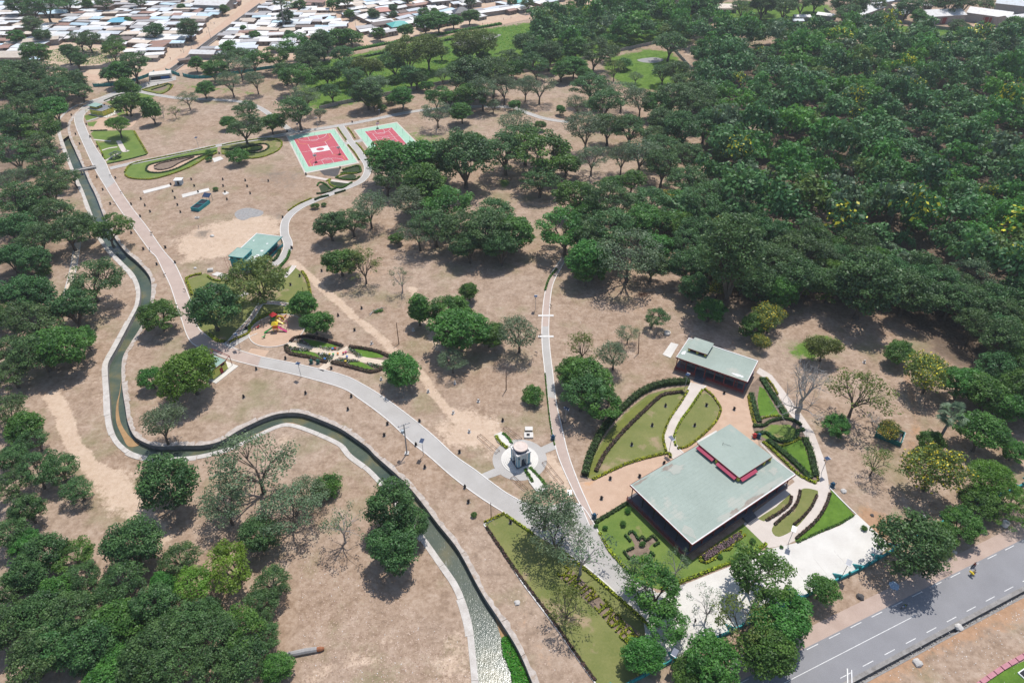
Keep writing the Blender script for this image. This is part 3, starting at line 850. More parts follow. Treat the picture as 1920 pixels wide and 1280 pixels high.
sheet('garden_path', pts(CREAM), 0.045, M['paver_cream'], 'cream path around the oval lawns')
PARK = [(1606,963),(1669,1022),(1640,1048),(1570,1085),(1480,1131),(1380,1180),(1312,1216),(1240,1252),(1214,1220),(1205,1150),(1222,1112),(1240,1110),(1296,1090),(1380,1057),(1440,1029),(1490,1018),(1575,985)]
apron = sheet('parking_apron', pts(PARK), 0.055, M['concrete_white'], 'white concrete parking apron')
# slabs of the apron, cast with open joints: each is a part of its own
u = np.array(at(1575, 985)) - np.array(at(1380, 1057)); u /= np.linalg.norm(u)
v = np.array((u[1], -u[0]))
o0 = np.array(at(1380, 1057))
pk = pts(PARK)
cnt = 0
for i in range(-8, 10):
    for j in range(0, 8):
        sx, sy = 6.0, 5.2
        c = o0 + u * (i + 0.5) * sx + v * (j + 0.5) * sy
        cs = [c + u * a * sx * 0.488 + v * b * sy * 0.486 for a, b in ((-1, -1), (1, -1), (1, 1), (-1, 1))]
        sd = poly_sd(np.array([q[0] for q in cs]), np.array([q[1] for q in cs]), pk)
        if (sd > 0.1).all():
            z = random.uniform(0.085, 0.098)
            m = MB().prism([tuple(q) for q in cs][::-1], 0.03, z).mesh('concrete_slab', M['concrete_white'])
            link('concrete_slab', m, apron)
            cnt += 1
# white bay lines on the right of the apron
for k in range(6):
    a = o0 + u * (18 + 2.6 * k * 1.35) + v * 12.5
    b = a + v * 8
    if (poly_sd(np.array([a[0], b[0]]), np.array([a[1], b[1]]), pk) > 0).all():
        MB().line([tuple(a), tuple(b)], 0.14, 0.09, 0.104).build('bay_line', M['paint'], apron)

# road, sidewalk, drain
tag(MB().flat([road(-160, -0.25), road(420, -0.25), road(420, 8.5), road(-160, 8.5)][::-1], 0.04).build('asphalt_road', M['asphalt']), 'grey asphalt road crossing the lower right corner', kind='structure')
rd = bpy.data.objects['asphalt_road']
def dash(s0, s1, t, w=0.15, z=0.05):
    MB().flat([road(s0, t - w / 2), road(s1, t - w / 2), road(s1, t + w / 2), road(s0, t + w / 2)], z).build('lane_marking', M['paint'], rd)
for k in range(-8, 30):
    dash(k * 6.1 - 1.5, k * 6.1 + 1.6, 0.15)
    dash(k * 6.1 + 0.5, k * 6.1 + 3.4, 7.6)
dash(-60, 26, 3.75, 0.13)
tag(MB().flat([road(-160, -3.6), road(420, -3.6), road(420, -0.25), road(-160, -0.25)][::-1], 0.03).build('sidewalk', M['sidewalk']), 'pinkish pavement strip along the road', kind='structure')
d = MB()
for t0, t1 in ((8.5, DRAIN_T[0]), (DRAIN_T[1], 10.45)):
    d.prism([road(-70, t0), road(160, t0), road(160, t1), road(-70, t1)], -1.0, 0.12 if t0 < 9 else 0.06, 0, True)
d.flat([road(-70, DRAIN_T[0]), road(160, DRAIN_T[0]), road(160, DRAIN_T[1]), road(-70, DRAIN_T[1])], -0.9)
tag(d.build('roadside_drain', M['concrete_dark']), 'open concrete drain beside the asphalt road', kind='structure')
tag(link('drain_verge', ribbon_mesh('drain_verge', [road(s, 10.45) for s in range(-70, 161, 3)], [road(s, 13.0) for s in range(-70, 161, 3)], 0.012, M['ground'], True)), 'dirt verge below the drain', kind='structure')
tag(link('drain_verge', ribbon_mesh('drain_verge', [road(s, 6.0) for s in range(-70, 161, 3)], [road(s, 8.5) for s in range(-70, 161, 3)], 0.012, M['ground'], True)), 'base strip under the road edge', kind='structure')
# weedy litter in the drain
for k in range(2):
    V, Q = [], []
    rs = np.random.default_rng(5)
    n = 900
    s_ = rs.uniform(-30, 110, n); t_ = rs.uniform(DRAIN_T[0], DRAIN_T[1], n)
    for i in range(n):
        p = road(s_[i], t_[i]); h = rs.uniform(0.1, 0.28)
        z = -0.88
        b0 = len(V)
        V += [(p[0] - h, p[1], z), (p[0], p[1] - h, z + h), (p[0] + h, p[1], z + 0.1), (p[0], p[1] + h, z + h)]
        Q.append((b0, b0 + 1, b0 + 2, b0 + 3))
    break
tag(link('drain_debris', np_mesh('drain_debris', np.array(V), np.array(Q), M['gravel_grey'])), 'pale debris lying in the roadside drain', kind='stuff')

# town dirt road beyond the park, its branch and the drain beside that branch
TOWNROAD = [(-60,128),(40,134),(120,140),(180,146),(240,140),(305,133),(360,124),(420,117),(500,110),(560,106),(610,102),(660,93),(700,86),(760,76),(820,65),(880,53),(960,38),(1020,25),(1060,15),(1120,2),(1180,-12)]
centre_path('dirt_road', TOWNROAD, 12.5, 0.03, M['sand_pink'], 'pale dirt road between the park and the town', False)
centre_path('dirt_road', [(318,128),(345,108),(380,81),(420,50),(455,22),(485,-2),(510,-22)], 10.5, 0.035, M['sand_pink'], 'dirt street climbing into the town beside the drain', False)
centre_path('dirt_road', [(688,86),(668,63),(648,40),(630,22),(612,2),(600,-12)], 7.0, 0.034, M['sand_pink'], 'second dirt street into the town', False)
centre_path('dirt_road', [(760,-8),(800,8),(830,18),(870,22),(900,16),(960,2)], 6.0, 0.034, M['sand_pink'], 'third dirt street behind the roofs', False)
TD = [(318,137),(352,112),(388,84),(426,56),(462,30),(492,8)]
P = resample(pts(TD), 4)
tag(link('town_drain', ribbon_mesh('town_drain', offset(P, 2.4), offset(P, -2.4), 0.07, M['soil_dark'])), 'dark open drain beside the dirt street', kind='structure')
for s in (1, -1):
    tag(MB().line(offset(P, 2.5 * s), 0.6, 0, 0.75).build('drain_wall', M['concrete_dark']), 'low concrete wall of the town drain', kind='structure')
# grey tarmac yard and pond in the meadow
sheet('mud_flat', pts([(850,82),(880,72),(915,65),(940,66),(905,80),(868,90)]), 0.02, M['gravel_grey'], 'grey mud flat in the green meadow', 3)
sheet('mud_flat', pts([(1195,112),(1225,108),(1245,112),(1230,118),(1205,117)]), 0.02, M['gravel_grey'], 'grey bare patch in the walled field', 3)
sheet('gravel_heap', pts([(440,400),(452,392),(470,390),(494,397),(488,405),(470,408),(458,413),(445,410)]), 0.03, M['gravel_grey'], 'spread of pale grey gravel', 2)
sheet('packed_yard', pts([(1805,44),(1890,54),(1885,62),(1830,56),(1812,50)]), 0.03, M['sand_pink'], 'bare yard in front of the warehouses')

# ================================================================== LAWNS AND BEDS
def lawn(poly, mat, label, z=0.022, smooth=0.0, name='lawn'):
    return sheet(name, pts(poly), z, M[mat], label, smooth)
lawn([(1114,980),(1177,943),(1298,1050),(1398,979),(1438,1017),(1425,1028),(1380,1050),(1296,1084),(1240,1106),(1217,1099),(1174,1068),(1142,1032),(1124,999)], 'lawn', 'green lawn with the cross shaped bed')
lawn([(907,983),(945,963),(1000,1000),(1057,1036),(1123,1088),(1200,1158),(1228,1190),(1238,1245),(1180,1275),(1160,1320),(1125,1320),(1113,1276),(1040,1173),(973,1083)], 'lawn_dry', 'lawn holding the hedge lettering')
lawn([(1098,893),(1114,850),(1142,807),(1177,768),(1215,740),(1255,728),(1292,724),(1276,758),(1257,785),(1246,815),(1248,850),(1180,868),(1112,899)], 'lawn_dry', 'large leaf shaped lawn by the smaller pavilion')
lawn([(1100,893),(1118,850),(1145,809),(1178,772),(1216,744),(1255,732),(1284,728),(1276,738),(1240,742),(1203,775),(1168,812),(1135,850),(1116,888)], 'lawn_olive', 'olive strip inside the leaf shaped lawn', 0.03)
lawn([(1320,733),(1335,745),(1344,757),(1349,769),(1339,790),(1319,811),(1290,834),(1270,838),(1267,815),(1278,790),(1298,761)], 'lawn_dry', 'lens shaped lawn beside the cream path', 0.04)
lawn([(1424,706),(1440,720),(1455,745),(1478,780),(1470,792),(1420,796),(1412,780),(1402,742),(1408,722)], 'soil', 'upper triangular bed beside the large pavilion', 0.05)
lawn([(1424,724),(1434,730),(1460,775),(1464,778),(1424,780),(1420,750)], 'lawn_bright', 'bright ground cover in the upper triangular bed', 0.06)
lawn([(1410,798),(1440,790),(1478,786),(1500,800),(1512,822),(1490,832),(1450,834),(1428,826),(1415,815)], 'soil', 'round bed under the dead tree', 0.048)
lawn([(1420,812),(1445,796),(1480,796),(1496,806),(1490,822),(1460,826),(1434,822)], 'lawn', 'grass inside the round bed', 0.06)
lawn([(1426,827),(1470,837),(1506,819),(1521,840),(1534,900),(1528,907),(1514,903),(1478,878),(1440,843)], 'soil', 'lower triangular bed beside the large pavilion', 0.052)
lawn([(1458,836),(1502,824),(1510,840),(1525,890),(1516,894),(1490,872)], 'lawn_bright', 'bright ground cover in the lower triangular bed', 0.062)
lawn([(1503,917),(1528,918),(1534,925),(1521,955),(1491,990),(1460,1006),(1447,995),(1455,980),(1480,964),(1496,945)], 'lawn_dry', 'oval lawn between the cream paths', 0.055, 1.0)
lawn([(1420,972),(1455,950),(1482,925),(1485,936),(1478,950),(1455,966),(1432,977)], 'lawn_dry', 'small lawn strip beside the pavilion steps', 0.056)
lawn([(1558,918),(1602,965),(1575,980),(1535,997),(1492,1016),(1490,1011),(1530,978),(1550,946)], 'lawn_bright', 'bright green triangular lawn above the parking apron', 0.052)
lawn([(348,525),(385,512),(410,527),(440,527),(480,505),(520,510),(548,497),(562,508),(580,543),(586,560),(575,600),(540,620),(478,622),(455,628),(425,647),(398,635),(374,615),(360,572)], 'lawn_dry', 'lawn around the playground and the big tree', 0.024)
sheet('dark_bed', pts(zoomed([(228,465),(345,490),(290,560),(205,550)], 340, 420, 4.267)), 0.034, M['soil_dark'], 'dark patch of soil in the playground lawn')
z8 = lambda l: zoomed(l, 100, 130, 6.4)
lawn(z8([(610,380),(760,320),(900,285),(1050,255),(1250,310),(1180,345),(1000,372),(880,420),(700,430)]), 'lawn', 'lawn above the corner pavilion')
lawn(z8([(370,560),(440,540),(560,580),(400,625)]), 'lawn', 'small lawn beside the corner pavilion steps', 0.04)
lawn(z8([(410,640),(530,625),(480,690),(420,680)]), 'lawn', 'small lawn beside the pink sand', 0.04)
lawn(z8([(450,770),(480,745),(640,740),(940,730),(975,740),(1130,1020),(650,1140),(590,1000),(520,880)]), 'lawn', 'corner lawn crossed by thin paths')
lawn(z8([(700,470),(820,460),(880,550),(780,560)]), 'lawn', 'lawn patch beside the corner pavilion', 0.04)
sheet('sand_pit', pts(z8([(430,720),(460,680),(560,590),(700,565),(860,565),(980,580),(1000,620),(940,690),(850,700),(700,730),(500,740)])), 0.035, M['sand_pink'], 'pink sand play area by the corner pavilion', 1.5)
lawn(z8([(1060,250),(1200,210),(1380,170),(1440,190),(1400,240),(1300,295),(1150,275)]), 'lawn_dry', 'small leaf shaped lawn at the path fork', 0.026, 1.5)
lawn(z8([(1190,255),(1330,210),(1370,215),(1300,255)]), 'soil', 'soil bed in the small leaf shaped lawn', 0.034, 1.5, 'flower_bed')
z9 = lambda l: zoomed(l, 200, 230, 5.333)
LEAF1 = z9([(180,500),(230,430),(330,395),(500,360),(700,320),(900,280),(1090,235),(1105,270),(1100,310),(1000,350),(870,430),(700,500),(500,560),(350,570),(230,555),(185,525)])
LEAF1B = z9([(395,470),(420,430),(520,400),(750,350),(1000,310),(880,370),(700,460),(540,500),(420,495)])
LEAF1C = z9([(475,440),(560,405),(870,345),(740,400),(640,455),(540,475),(480,465)])
LEAF2 = z9([(1155,230),(1300,200),(1500,170),(1650,162),(1740,185),(1755,225),(1700,290),(1560,345),(1430,360),(1370,335),(1250,325),(1155,315)])
LEAF2B = z9([(1250,270),(1400,240),(1560,215),(1620,235),(1600,270),(1520,300),(1400,295),(1300,280)])
LEAF2C = z9([(1320,268),(1500,235),(1555,245),(1540,270),(1480,285),(1400,285)])
lawn(LEAF1, 'lawn', 'larger leaf shaped lawn below the path', 0.024, 1.0)
lawn(LEAF1B, 'sand_pink', 'pale drop shaped ring in the larger leaf lawn', 0.034, 1.0, 'flower_bed')
lawn(LEAF1C, 'soil', 'soil drop inside the larger leaf lawn', 0.044, 1.0, 'flower_bed')
lawn(LEAF2, 'lawn_dry', 'smaller leaf shaped lawn beside the court', 0.024, 1.0)
lawn(LEAF2B, 'sand_pink', 'pale drop shaped ring in the smaller leaf lawn', 0.034, 1.0, 'flower_bed')
lawn(LEAF2C, 'lawn', 'grass drop inside the smaller leaf lawn', 0.044, 1.0, 'flower_bed')
z1 = lambda l: zoomed(l, 520, 210, 6.4)
for k, l in enumerate(([(780,700),(960,650),(1000,680),(990,720),(800,730)], [(720,790),(900,740),(950,770),(930,810),(740,800)], [(620,840),(750,820),(880,850),(780,910),(660,880)], [(495,890),(560,860),(640,930),(530,970)])):
    lawn(z1(l), 'lawn_dark', ('first', 'second', 'third', 'fourth')[k] + ' dark green bed below the larger court', 0.03, 0, 'planting_bed')
lawn(z1([(500,700),(760,670),(720,780),(560,760)]), 'soil_dark', 'bare dark bed below the larger court', 0.02, 0, 'planting_bed')
zb = lambda l: zoomed(l, 440, 570, 4.48)
BUTTER = [(440,345),(470,318),(500,288),(570,272),(640,278),(720,293),(800,318),(910,352),(960,358),(1050,368),(1180,393),(1250,418),(1298,440),(1280,500),(1265,535),(1230,553),(1140,572),(1000,537),(900,512),(810,492),(780,492),(700,472),(640,452),(560,437),(480,422),(440,392)]
lawn(zb(BUTTER), 'soil', 'mulched butterfly shaped garden', 0.022, 0, 'flower_bed')
for k, l in enumerate(([(565,288),(700,312),(800,335),(890,354),(780,366),(690,368),(620,335)], [(470,390),(560,388),(640,390),(690,420),(760,480),(620,440),(490,408)], [(990,375),(1100,385),(1190,408),(1255,430),(1240,450),(1080,450),(1030,415)], [(940,490),(1060,485),(1110,510),(1180,550),(1080,545),(970,510)])):
    lawn(zb(l), 'lawn_bright', ('upper left', 'lower left', 'upper right', 'lower right')[k] + ' grass wing of the butterfly garden', 0.04)
centre_path('sand_path', zb([(445,335),(620,372),(760,400),(870,420),(980,442),(1100,470),(1275,500)]), 2.6, 0.045, M['sand_pale'], 'sandy path along the butterfly garden', False)
centre_path('sand_path', zb([(720,555),(800,490),(870,420),(960,365)]), 2.4, 0.05, M['sand_pale'], 'sandy path crossing the butterfly garden', False)
# playground disc
pc = np.array(at(519.5, 619))
pr = abs(at(569.5, 619)[0] - at(470, 619)[0]) / 2
disc = tag(MB().lathe([(pr, -0.02), (pr, 0.06)], (pc[0], pc[1], 0), 72).build('playground_floor', M['sand_pink']), 'round pale sand playground', kind='structure')
ring = MB().line([(pc[0] + (pr + 0.1) * math.cos(a), pc[1] + (pr + 0.1) * math.sin(a)) for a in np.linspace(0, 2 * math.pi, 73)[:-1]], 0.25, 0, 0.16, 0, True)
ring.build('kerb', M['kerb'], disc)
# flat concrete slabs lying in the dry grass
for pp, lab in ((z9([(360,685),(625,618),(645,640),(375,712)]), 'long white slab beside the water kiosk'), (z9([(750,720),(1020,655),(1030,682),(760,752)]), 'long white slab above the teal stand'),
                (z9([(1055,360),(1140,340),(1170,365),(1075,400)]), 'white slab beside the bush by the leaf lawns'), (z9([(1155,705),(1200,690),(1225,705),(1180,725)]), 'small white slab among the bins'),
                (zoomed([(240,405),(285,385),(415,412),(372,442)], 340, 420, 4.267), 'white slab in front of the teal building'),
                (zoomed([(65,345),(150,225),(225,245),(145,380)], 1230, 600, 5.333), 'white slab behind the smaller pavilion'),
                (zoomed([(668,235),(850,132),(868,155),(700,262)], 1170, 780, 4.922), 'white landing slab at the long side of the large pavilion')):
    tag(MB().prism(pts(pp), -0.05, 0.13).build('concrete_slab', M['concrete_white']), lab, 'slab')
# ================================================================== LABEL HELP: nearest landmark and rank
LANDMARKS = [('white domed monument', 970, 865), ('large green-roofed pavilion', 1320, 960), ('smaller green-roofed pavilion', 1340, 720), ('teal building', 470, 500),
    ('yellow kiosk', 415, 705), ('round playground', 519, 618), ('butterfly garden', 640, 660), ('larger red court', 605, 285), ('smaller red court', 725, 260),
    ('larger leaf-shaped lawn', 300, 310), ('smaller leaf-shaped lawn', 475, 280), ('canal footbridge', 130, 325), ('corner pavilion', 200, 212), ('road culvert', 305, 142),
    ('utility pole with the transformer', 762, 850), ('teal tank stand', 380, 390), ('dead grey tree', 1470, 800), ('green fenced pump', 1665, 825), ('hedge lettering', 1120, 1130),
    ('parking apron', 1560, 1030), ('black entrance gate', 1295, 1215), ('fan palm', 1765, 825), ('fallen log', 575, 1222), ('grey slab-walled warehouses', 1810, 50),
    ('sandy track', 235, 935), ('canal S-bend', 230, 760), ('lower canal reach', 830, 1040), ('walled green field', 1215, 135), ('white path sills', 1023, 610),
    ('oval lawns', 1495, 960), ('bare dirt clearing', 430, 445), ('grey gravel spread', 468, 400), ('oblong lime tree', 430, 1090), ('fallen branch', 705, 585),
    ('asphalt road', 1760, 1110), ('upper canal', 165, 395), ('middle canal hump', 530, 800), ('grey boundary wall', 740, 178), ('meadow loop path', 440, 192),
    ('reed hut bend', 1060, 228), ('thin pole by the dry meadow', 949, 731), ('old track', 130, 520), ('gravel mud flat', 890, 78), ('leaf-shaped lawn by the pavilions', 1180, 830)]
LANDMARKS = [l for l in LANDMARKS if l[0] not in ('reed hut bend', 'oblong lime tree')]
LMW = [(n, *at(x, y)) for n, x, y in LANDMARKS]
ORD = ['', 'second', 'third', 'fourth', 'fifth', 'sixth', 'seventh', 'eighth', 'ninth', 'tenth', 'eleventh', 'twelfth', 'thirteenth', 'fourteenth']
PENDING = {}
def pend(o, desc, cat, group, xy, maxrank=14, shared=None):
    """label is written at the end: desc + rank by distance to the nearest landmark"""
    o['category'] = cat
    o['group'] = group
    PENDING.setdefault(desc, []).append((o, xy, maxrank, shared))
def write_labels():
    for desc, items in PENDING.items():
        by = {}
        for o, xy, mr, sh in items:
            n, d = min(((n, math.hypot(xy[0] - x, xy[1] - y)) for n, x, y in LMW), key=lambda q: q[1])
            by.setdefault(n, []).append((d, o, mr, sh))
        for n, l in by.items():
            l.sort(key=lambda q: q[0])
            for i, (d, o, mr, sh) in enumerate(l):
                if i < min(mr, len(ORD)):
                    o['label'] = desc + (', ' + ORD[i] if i else ',') + ' nearest to the ' + n
                else:
                    o['label'] = sh or (desc + ', one of those around the ' + n)

# ================================================================== TREES
def leaf_block(c, nrm, size, rs, aspect=0.6):
    n = len(c)
    t = rs.normal(size=(n, 3))
    t -= nrm * (t * nrm).sum(1)[:, None]
    t /= np.linalg.norm(t, axis=1)[:, None] + 1e-9
    b = np.cross(nrm, t)
    s = size[:, None]
    V = np.stack([c - t * s, c - b * s * aspect, c + t * s, c + b * s * aspect], 1).reshape(-1, 3)
    Q = np.arange(4 * n).reshape(n, 4)
    return V, Q
def make_tree(kind, seed, R_, H, base, nclump, rc, nleaf, lsize, mats, flat=0.75, open_=0.0, trunk_r=0.35, flowers=0, low=0.25, lean=0.0, bark='bark', limbs=4, shape='dome', fork=None):
    rs = np.random.default_rng(seed)
    Hc = H - base
    zc = base + Hc * 0.5
    # clump centres: mostly on the outside of an uneven crown
    lob = rs.normal(size=(6, 3)); lob /= np.linalg.norm(lob, axis=1)[:, None]
    la = rs.uniform(-0.5, 0.38, 6)
    C = []
    tries = 0
    while len(C) < nclump and tries < 6000:
        tries += 1
        d = rs.normal(size=3); d /= np.linalg.norm(d)
        if d[2] < -0.55: continue
        k = 1 + (la * np.clip(lob @ d, 0, 1) ** 2).sum()
        r = rs.uniform(0.35, 1.0) ** 0.45 * k
        if shape == 'umbrella':
            p = np.array([d[0] * R_ * r, d[1] * R_ * r, base + Hc * (0.45 + 0.5 * (1 - (d[0] ** 2 + d[1] ** 2) * r * r * 0.75)) * rs.uniform(0.75, 1.0)])
        elif shape == 'column':
            p = np.array([d[0] * R_ * r * 0.8, d[1] * R_ * r * 0.8, zc + d[2] * Hc * 0.52 * r])
        else:
            p = np.array([d[0] * (R_ - rc * 0.5) * r, d[1] * (R_ - rc * 0.5) * r, zc + d[2] * (Hc * 0.5 - rc * 0.3) * r + 0.06 * Hc])
        if any(np.linalg.norm(p - q) < rc * 0.82 for q in C): continue
        if p[2] < base * 0.8: continue
        C.append(p)
    C = np.array(C)
    C[:, 0] += lean * C[:, 2]
    # wood
    mb = MB()
    zf = fork if fork is not None else base * 0.75 + 0.3
    t0 = Vector((0, 0, -0.2)); tf = Vector((lean * zf + rs.uniform(-.15, .15), rs.uniform(-.15, .15), zf))
    mb.tube([t0, (t0 + tf) / 2 + Vector((rs.uniform(-.12, .12), rs.uniform(-.12, .12), 0)), tf], [trunk_r * 1.35, trunk_r, trunk_r * 0.82], 7, 0, False)
    ang = np.arctan2(C[:, 1] - tf.y, C[:, 0] - tf.x)
    order = np.argsort(ang + rs.uniform(0, 0.3))
    groups = np.array_split(order, limbs)
    for g in groups:
        if not len(g): continue
        cen = C[g].mean(0)
        e = Vector((tf.x + (cen[0] - tf.x) * 0.62, tf.y + (cen[1] - tf.y) * 0.62, tf.z + (cen[2] - tf.z) * 0.62))
        mid = (tf + e) / 2 + Vector((rs.uniform(-.3, .3), rs.uniform(-.3, .3), rs.uniform(0.0, .5)))
        r1 = trunk_r * 0.62
        mb.tube([tf - Vector((0, 0, 0.2)), mid, e], [r1, r1 * 0.8, r1 * 0.55], 6, 0, False)
        for i in g:
            c = Vector(C[i])
            st = mid if rs.random() < 0.35 else e
            m2 = (st + c) / 2 + Vector((rs.uniform(-.25, .25), rs.uniform(-.25, .25), rs.uniform(-.1, .3)))
            mb.tube([st, m2, c], [r1 * 0.42, r1 * 0.26, r1 * 0.1], 4, 0, False)
    wood = mb.mesh(kind + '_trunk', M[bark])
    # leaves
    Vs, Qs, T, MI, n0 = [], [], [], [], 0
    for c in C:
        n = int(nleaf * rs.uniform(0.75, 1.25) * (1 - open_ * rs.random()))
        if n < 3: continue
        d = rs.normal(size=(n, 3)); d /= np.linalg.norm(d, axis=1)[:, None]
        d[:, 2] = np.where(d[:, 2] < -0.2, -d[:, 2] * rs.uniform(0, 1, n), d[:, 2])
        r = rc * rs.uniform(0.45, 1.12, n) ** 0.6
        sub = rs.normal(size=(5, 3)); sub /= np.linalg.norm(sub, axis=1)[:, None]
        r *= 0.82 + 0.32 * np.clip((d @ sub.T).max(1), 0, 1) ** 3
        p = c + d * r[:, None] * np.array([1.12, 1.12, flat])
        nr = d * 0.75 + rs.normal(size=(n, 3)) * 0.5 + np.array([0, 0, 0.45])
        nr /= np.linalg.norm(nr, axis=1)[:, None]
        V, Q = leaf_block(p, nr, lsize * rs.uniform(0.65, 1.3, n), rs)
        Vs.append(V); Qs.append(Q + n0); n0 += len(V)
        tc = rs.uniform(0.12, 0.88)
        T.append(np.clip(tc + rs.normal(size=n) * 0.14, 0, 1))
        mi = np.zeros(n, int)
        if flowers:
            up = (d[:, 2] > 0.0) & (rs.random(n) < flowers * rs.uniform(0.2, 1.8))
            mi[up] = 1
        MI.append(mi)
    crown = np_mesh(kind + '_crown', np.concatenate(Vs), np.concatenate(Qs), [M[x] for x in mats], np.concatenate(MI), np.concatenate(T))
    return wood, crown, R_, H, zc
def make_palm(seed, H=9.0):
    rs = np.random.default_rng(seed)
    mb = MB()
    mb.tube([(0, 0, -.2), (.15, 0, H * .35), (.3, .1, H * .7), (.35, .1, H)], [.38, .28, .24, .22], 8, 0, True)
    wood = mb.mesh('palm_trunk', M['bark_palm'])
    V, Q, T = [], [], []
    for k in range(34):
        a = rs.uniform(0, 6.283); el = rs.uniform(-0.5, 1.15)
        L = rs.uniform(1.5, 2.1)
        d = Vector((math.cos(a) * math.cos(el), math.sin(a) * math.cos(el), math.sin(el)))
        o = Vector((.35, .1, H))
        hub = o + d * L
        side = d.cross(Vector((0, 0, 1))).normalized()
        up = side.cross(d).normalized()
        n0 = len(V)                                        # stalk
        V += [o + side * .04, o - side * .04, hub - side * .03, hub + side * .03]
        Q.append((n0, n0 + 1, n0 + 2, n0 + 3)); T.append(.3)
        for j in range(13):                                # fan of narrow blades
            b = (j - 6) / 6 * 1.75
            dd = d * math.cos(b) + side * math.sin(b)
            droop = Vector((0, 0, -0.22 - 0.25 * rs.random()))
            ln = rs.uniform(1.0, 1.35) * (1 - 0.25 * abs(b) / 1.75)
            w = up.cross(dd).normalized() * 0.12
            m_ = hub + dd * ln * 0.55 + up * 0.06
            e = hub + dd * ln + droop
            n0 = len(V)
            V += [hub, m_ - w, e, m_ + w]
            Q.append((n0, n0 + 1, n0 + 2, n0 + 3)); T.append(min(1, max(0, .5 + rs.normal() * .25)))
    crown = np_mesh('palm_crown', np.array([tuple(v) for v in V]), np.array(Q), M['leaf_palm'], None, np.array(T))
    return wood, crown, 2.6, H + 1.6, H
def make_bare(seed, H=15.0, spread=6.5, bark='bark_grey', twigs=7):
    rs = np.random.default_rng(seed)
    mb = MB()
    def grow(p, d, L, r, depth):
        k = 4
        path, rad = [p], [r]
        q = p.copy(); dd = d.copy()
        for i in range(k):
            dd = (dd + Vector(rs.normal(size=3)) * 0.14 + Vector((0, 0, .03))).normalized()
            q = q + dd * (L / k)
            path.append(q.copy()); rad.append(r * (1 - 0.45 * (i + 1) / k))
        mb.tube(path, rad, 7 if depth == 0 else (5 if depth < 3 else 3), 0, False)
        if depth >= 4: return
        nch = (4, 4, 4, 5)[depth]
        for c in range(nch):
            t = 0.45 + 0.55 * (c + 1) / nch
            i = min(k, max(1, int(round(t * k))))
            ax = Vector(rs.normal(size=3)).normalized()
            nd = (dd * 0.72 + ax * 0.75 + Vector((0, 0, 0.12))).normalized()
            grow(path[i], nd, L * rs.uniform(0.6, 0.85), max(rad[i] * 0.66, .045), depth + 1)
    grow(Vector((0, 0, -.2)), Vector((0.10, 0.02, 1)).normalized(), H * 0.42, 0.62, 0)
    z = max(v[2] for v in mb.v)
    k = H / z
    mb.v = [(x * 1.0, y * 1.0, zz * k) for x, y, zz in mb.v]
    rr = max(math.hypot(x, y) for x, y, _ in mb.v)
    return mb.mesh('bare_trunk', M[bark]), None, rr, H, H * 0.65

TEMPL = {}
def T_(k, *a): TEMPL.setdefault(k, []).append(a[0] if len(a) == 1 else a)
for s in range(6):
    T_('m', make_tree('shade', 10 + s, 6.0, 11.5, 2.8, 66, 1.22, 120, 0.23, ['leaf_dark'], 0.72, 0.45, 0.42, lean=(-.06, .05, 0, .1, -.1, .15)[s], limbs=5))
for s in range(3):
    T_('d', make_tree('deep', 30 + s, 6.0, 11.0, 1.6, 76, 1.3, 130, 0.24, ['leaf_deep'], 0.8, 0.2, 0.42, limbs=5))
for s in range(4):
    T_('s', make_tree('sparse', 40 + s, 6.0, 11.5, 3.4, 44, 1.4, 115, 0.20, ['leaf_grey'], 0.72, 0.6, 0.32, lean=(.05, -.08, .02, 0)[s], limbs=5))
for s in range(4):
    T_('n', make_tree('round', 50 + s, 5.4, 10.0, 0.9, 78, 1.1, 125, 0.24, ['leaf_mid'], 0.85, 0.15, 0.34, limbs=5, fork=1.6))
for s in range(2):
    T_('a', make_tree('umbrella', 60 + s, 7.0, 9.5, 2.2, 95, 1.15, 130, 0.20, ['leaf_acacia'], 0.62, 0.3, 0.36, limbs=6, shape='umbrella', fork=2.5))
for s in range(2):
    T_('y', make_tree('lime', 70 + s, 6.0, 10.0, 2.6, 60, 1.0, 90, 0.22, ['leaf_lime'], 0.72, 0.45, 0.36, limbs=5))
for s in range(2):
    T_('f', make_tree('flowering', 80 + s, 5.5, 9.0, 1.2, 50, 1.35, 130, 0.22, ['leaf_olive', 'flower_yellow'], 0.8, 0.4, 0.28, flowers=0.16, limbs=5, fork=1.6))
for s in range(2):
    T_('o', make_tree('thin', 90 + s, 5.5, 10.0, 2.6, 40, 1.05, 60, 0.20, ['leaf_olive'], 0.75, 0.85, 0.24, limbs=6))
for s in range(2):
    T_('w', make_tree('wispy', 95 + s, 5.5, 10.5, 3.4, 30, 0.9, 46, 0.18, ['leaf_grey'], 0.75, 0.95, 0.22, limbs=6, bark='bark_grey'))
for s in range(2):
    T_('g', make_tree('glossy', 100 + s, 5.5, 10.5, 2.6, 48, 1.25, 120, 0.27, ['leaf_mid'], 0.75, 0.4, 0.34, limbs=5))
for s in range(2):
    T_('r', make_tree('dome', 140 + s, 6.6, 9.6, 1.6, 110, 1.25, 140, 0.22, ['leaf_acacia'], 0.8, 0.1, 0.36, limbs=6, fork=2.0))
    T_('v', make_tree('olive', 150 + s, 5.5, 9.5, 1.0, 66, 1.2, 110, 0.22, ['leaf_olive'], 0.85, 0.2, 0.28, limbs=5, fork=1.6))
for s in range(2):
    T_('u', make_tree('bush', 110 + s, 3.0, 4.0, 0.0, 34, 0.95, 110, 0.2, ['leaf_mid'], 0.85, 0.2, 0.16, limbs=5, fork=0.4))
for s in range(2):
    T_('c', make_tree('column', 120 + s, 2.6, 9.0, 0.5, 46, 1.1, 130, 0.25, ['leaf_mid'], 0.95, 0.2, 0.26, limbs=3, shape='column', fork=1.0))
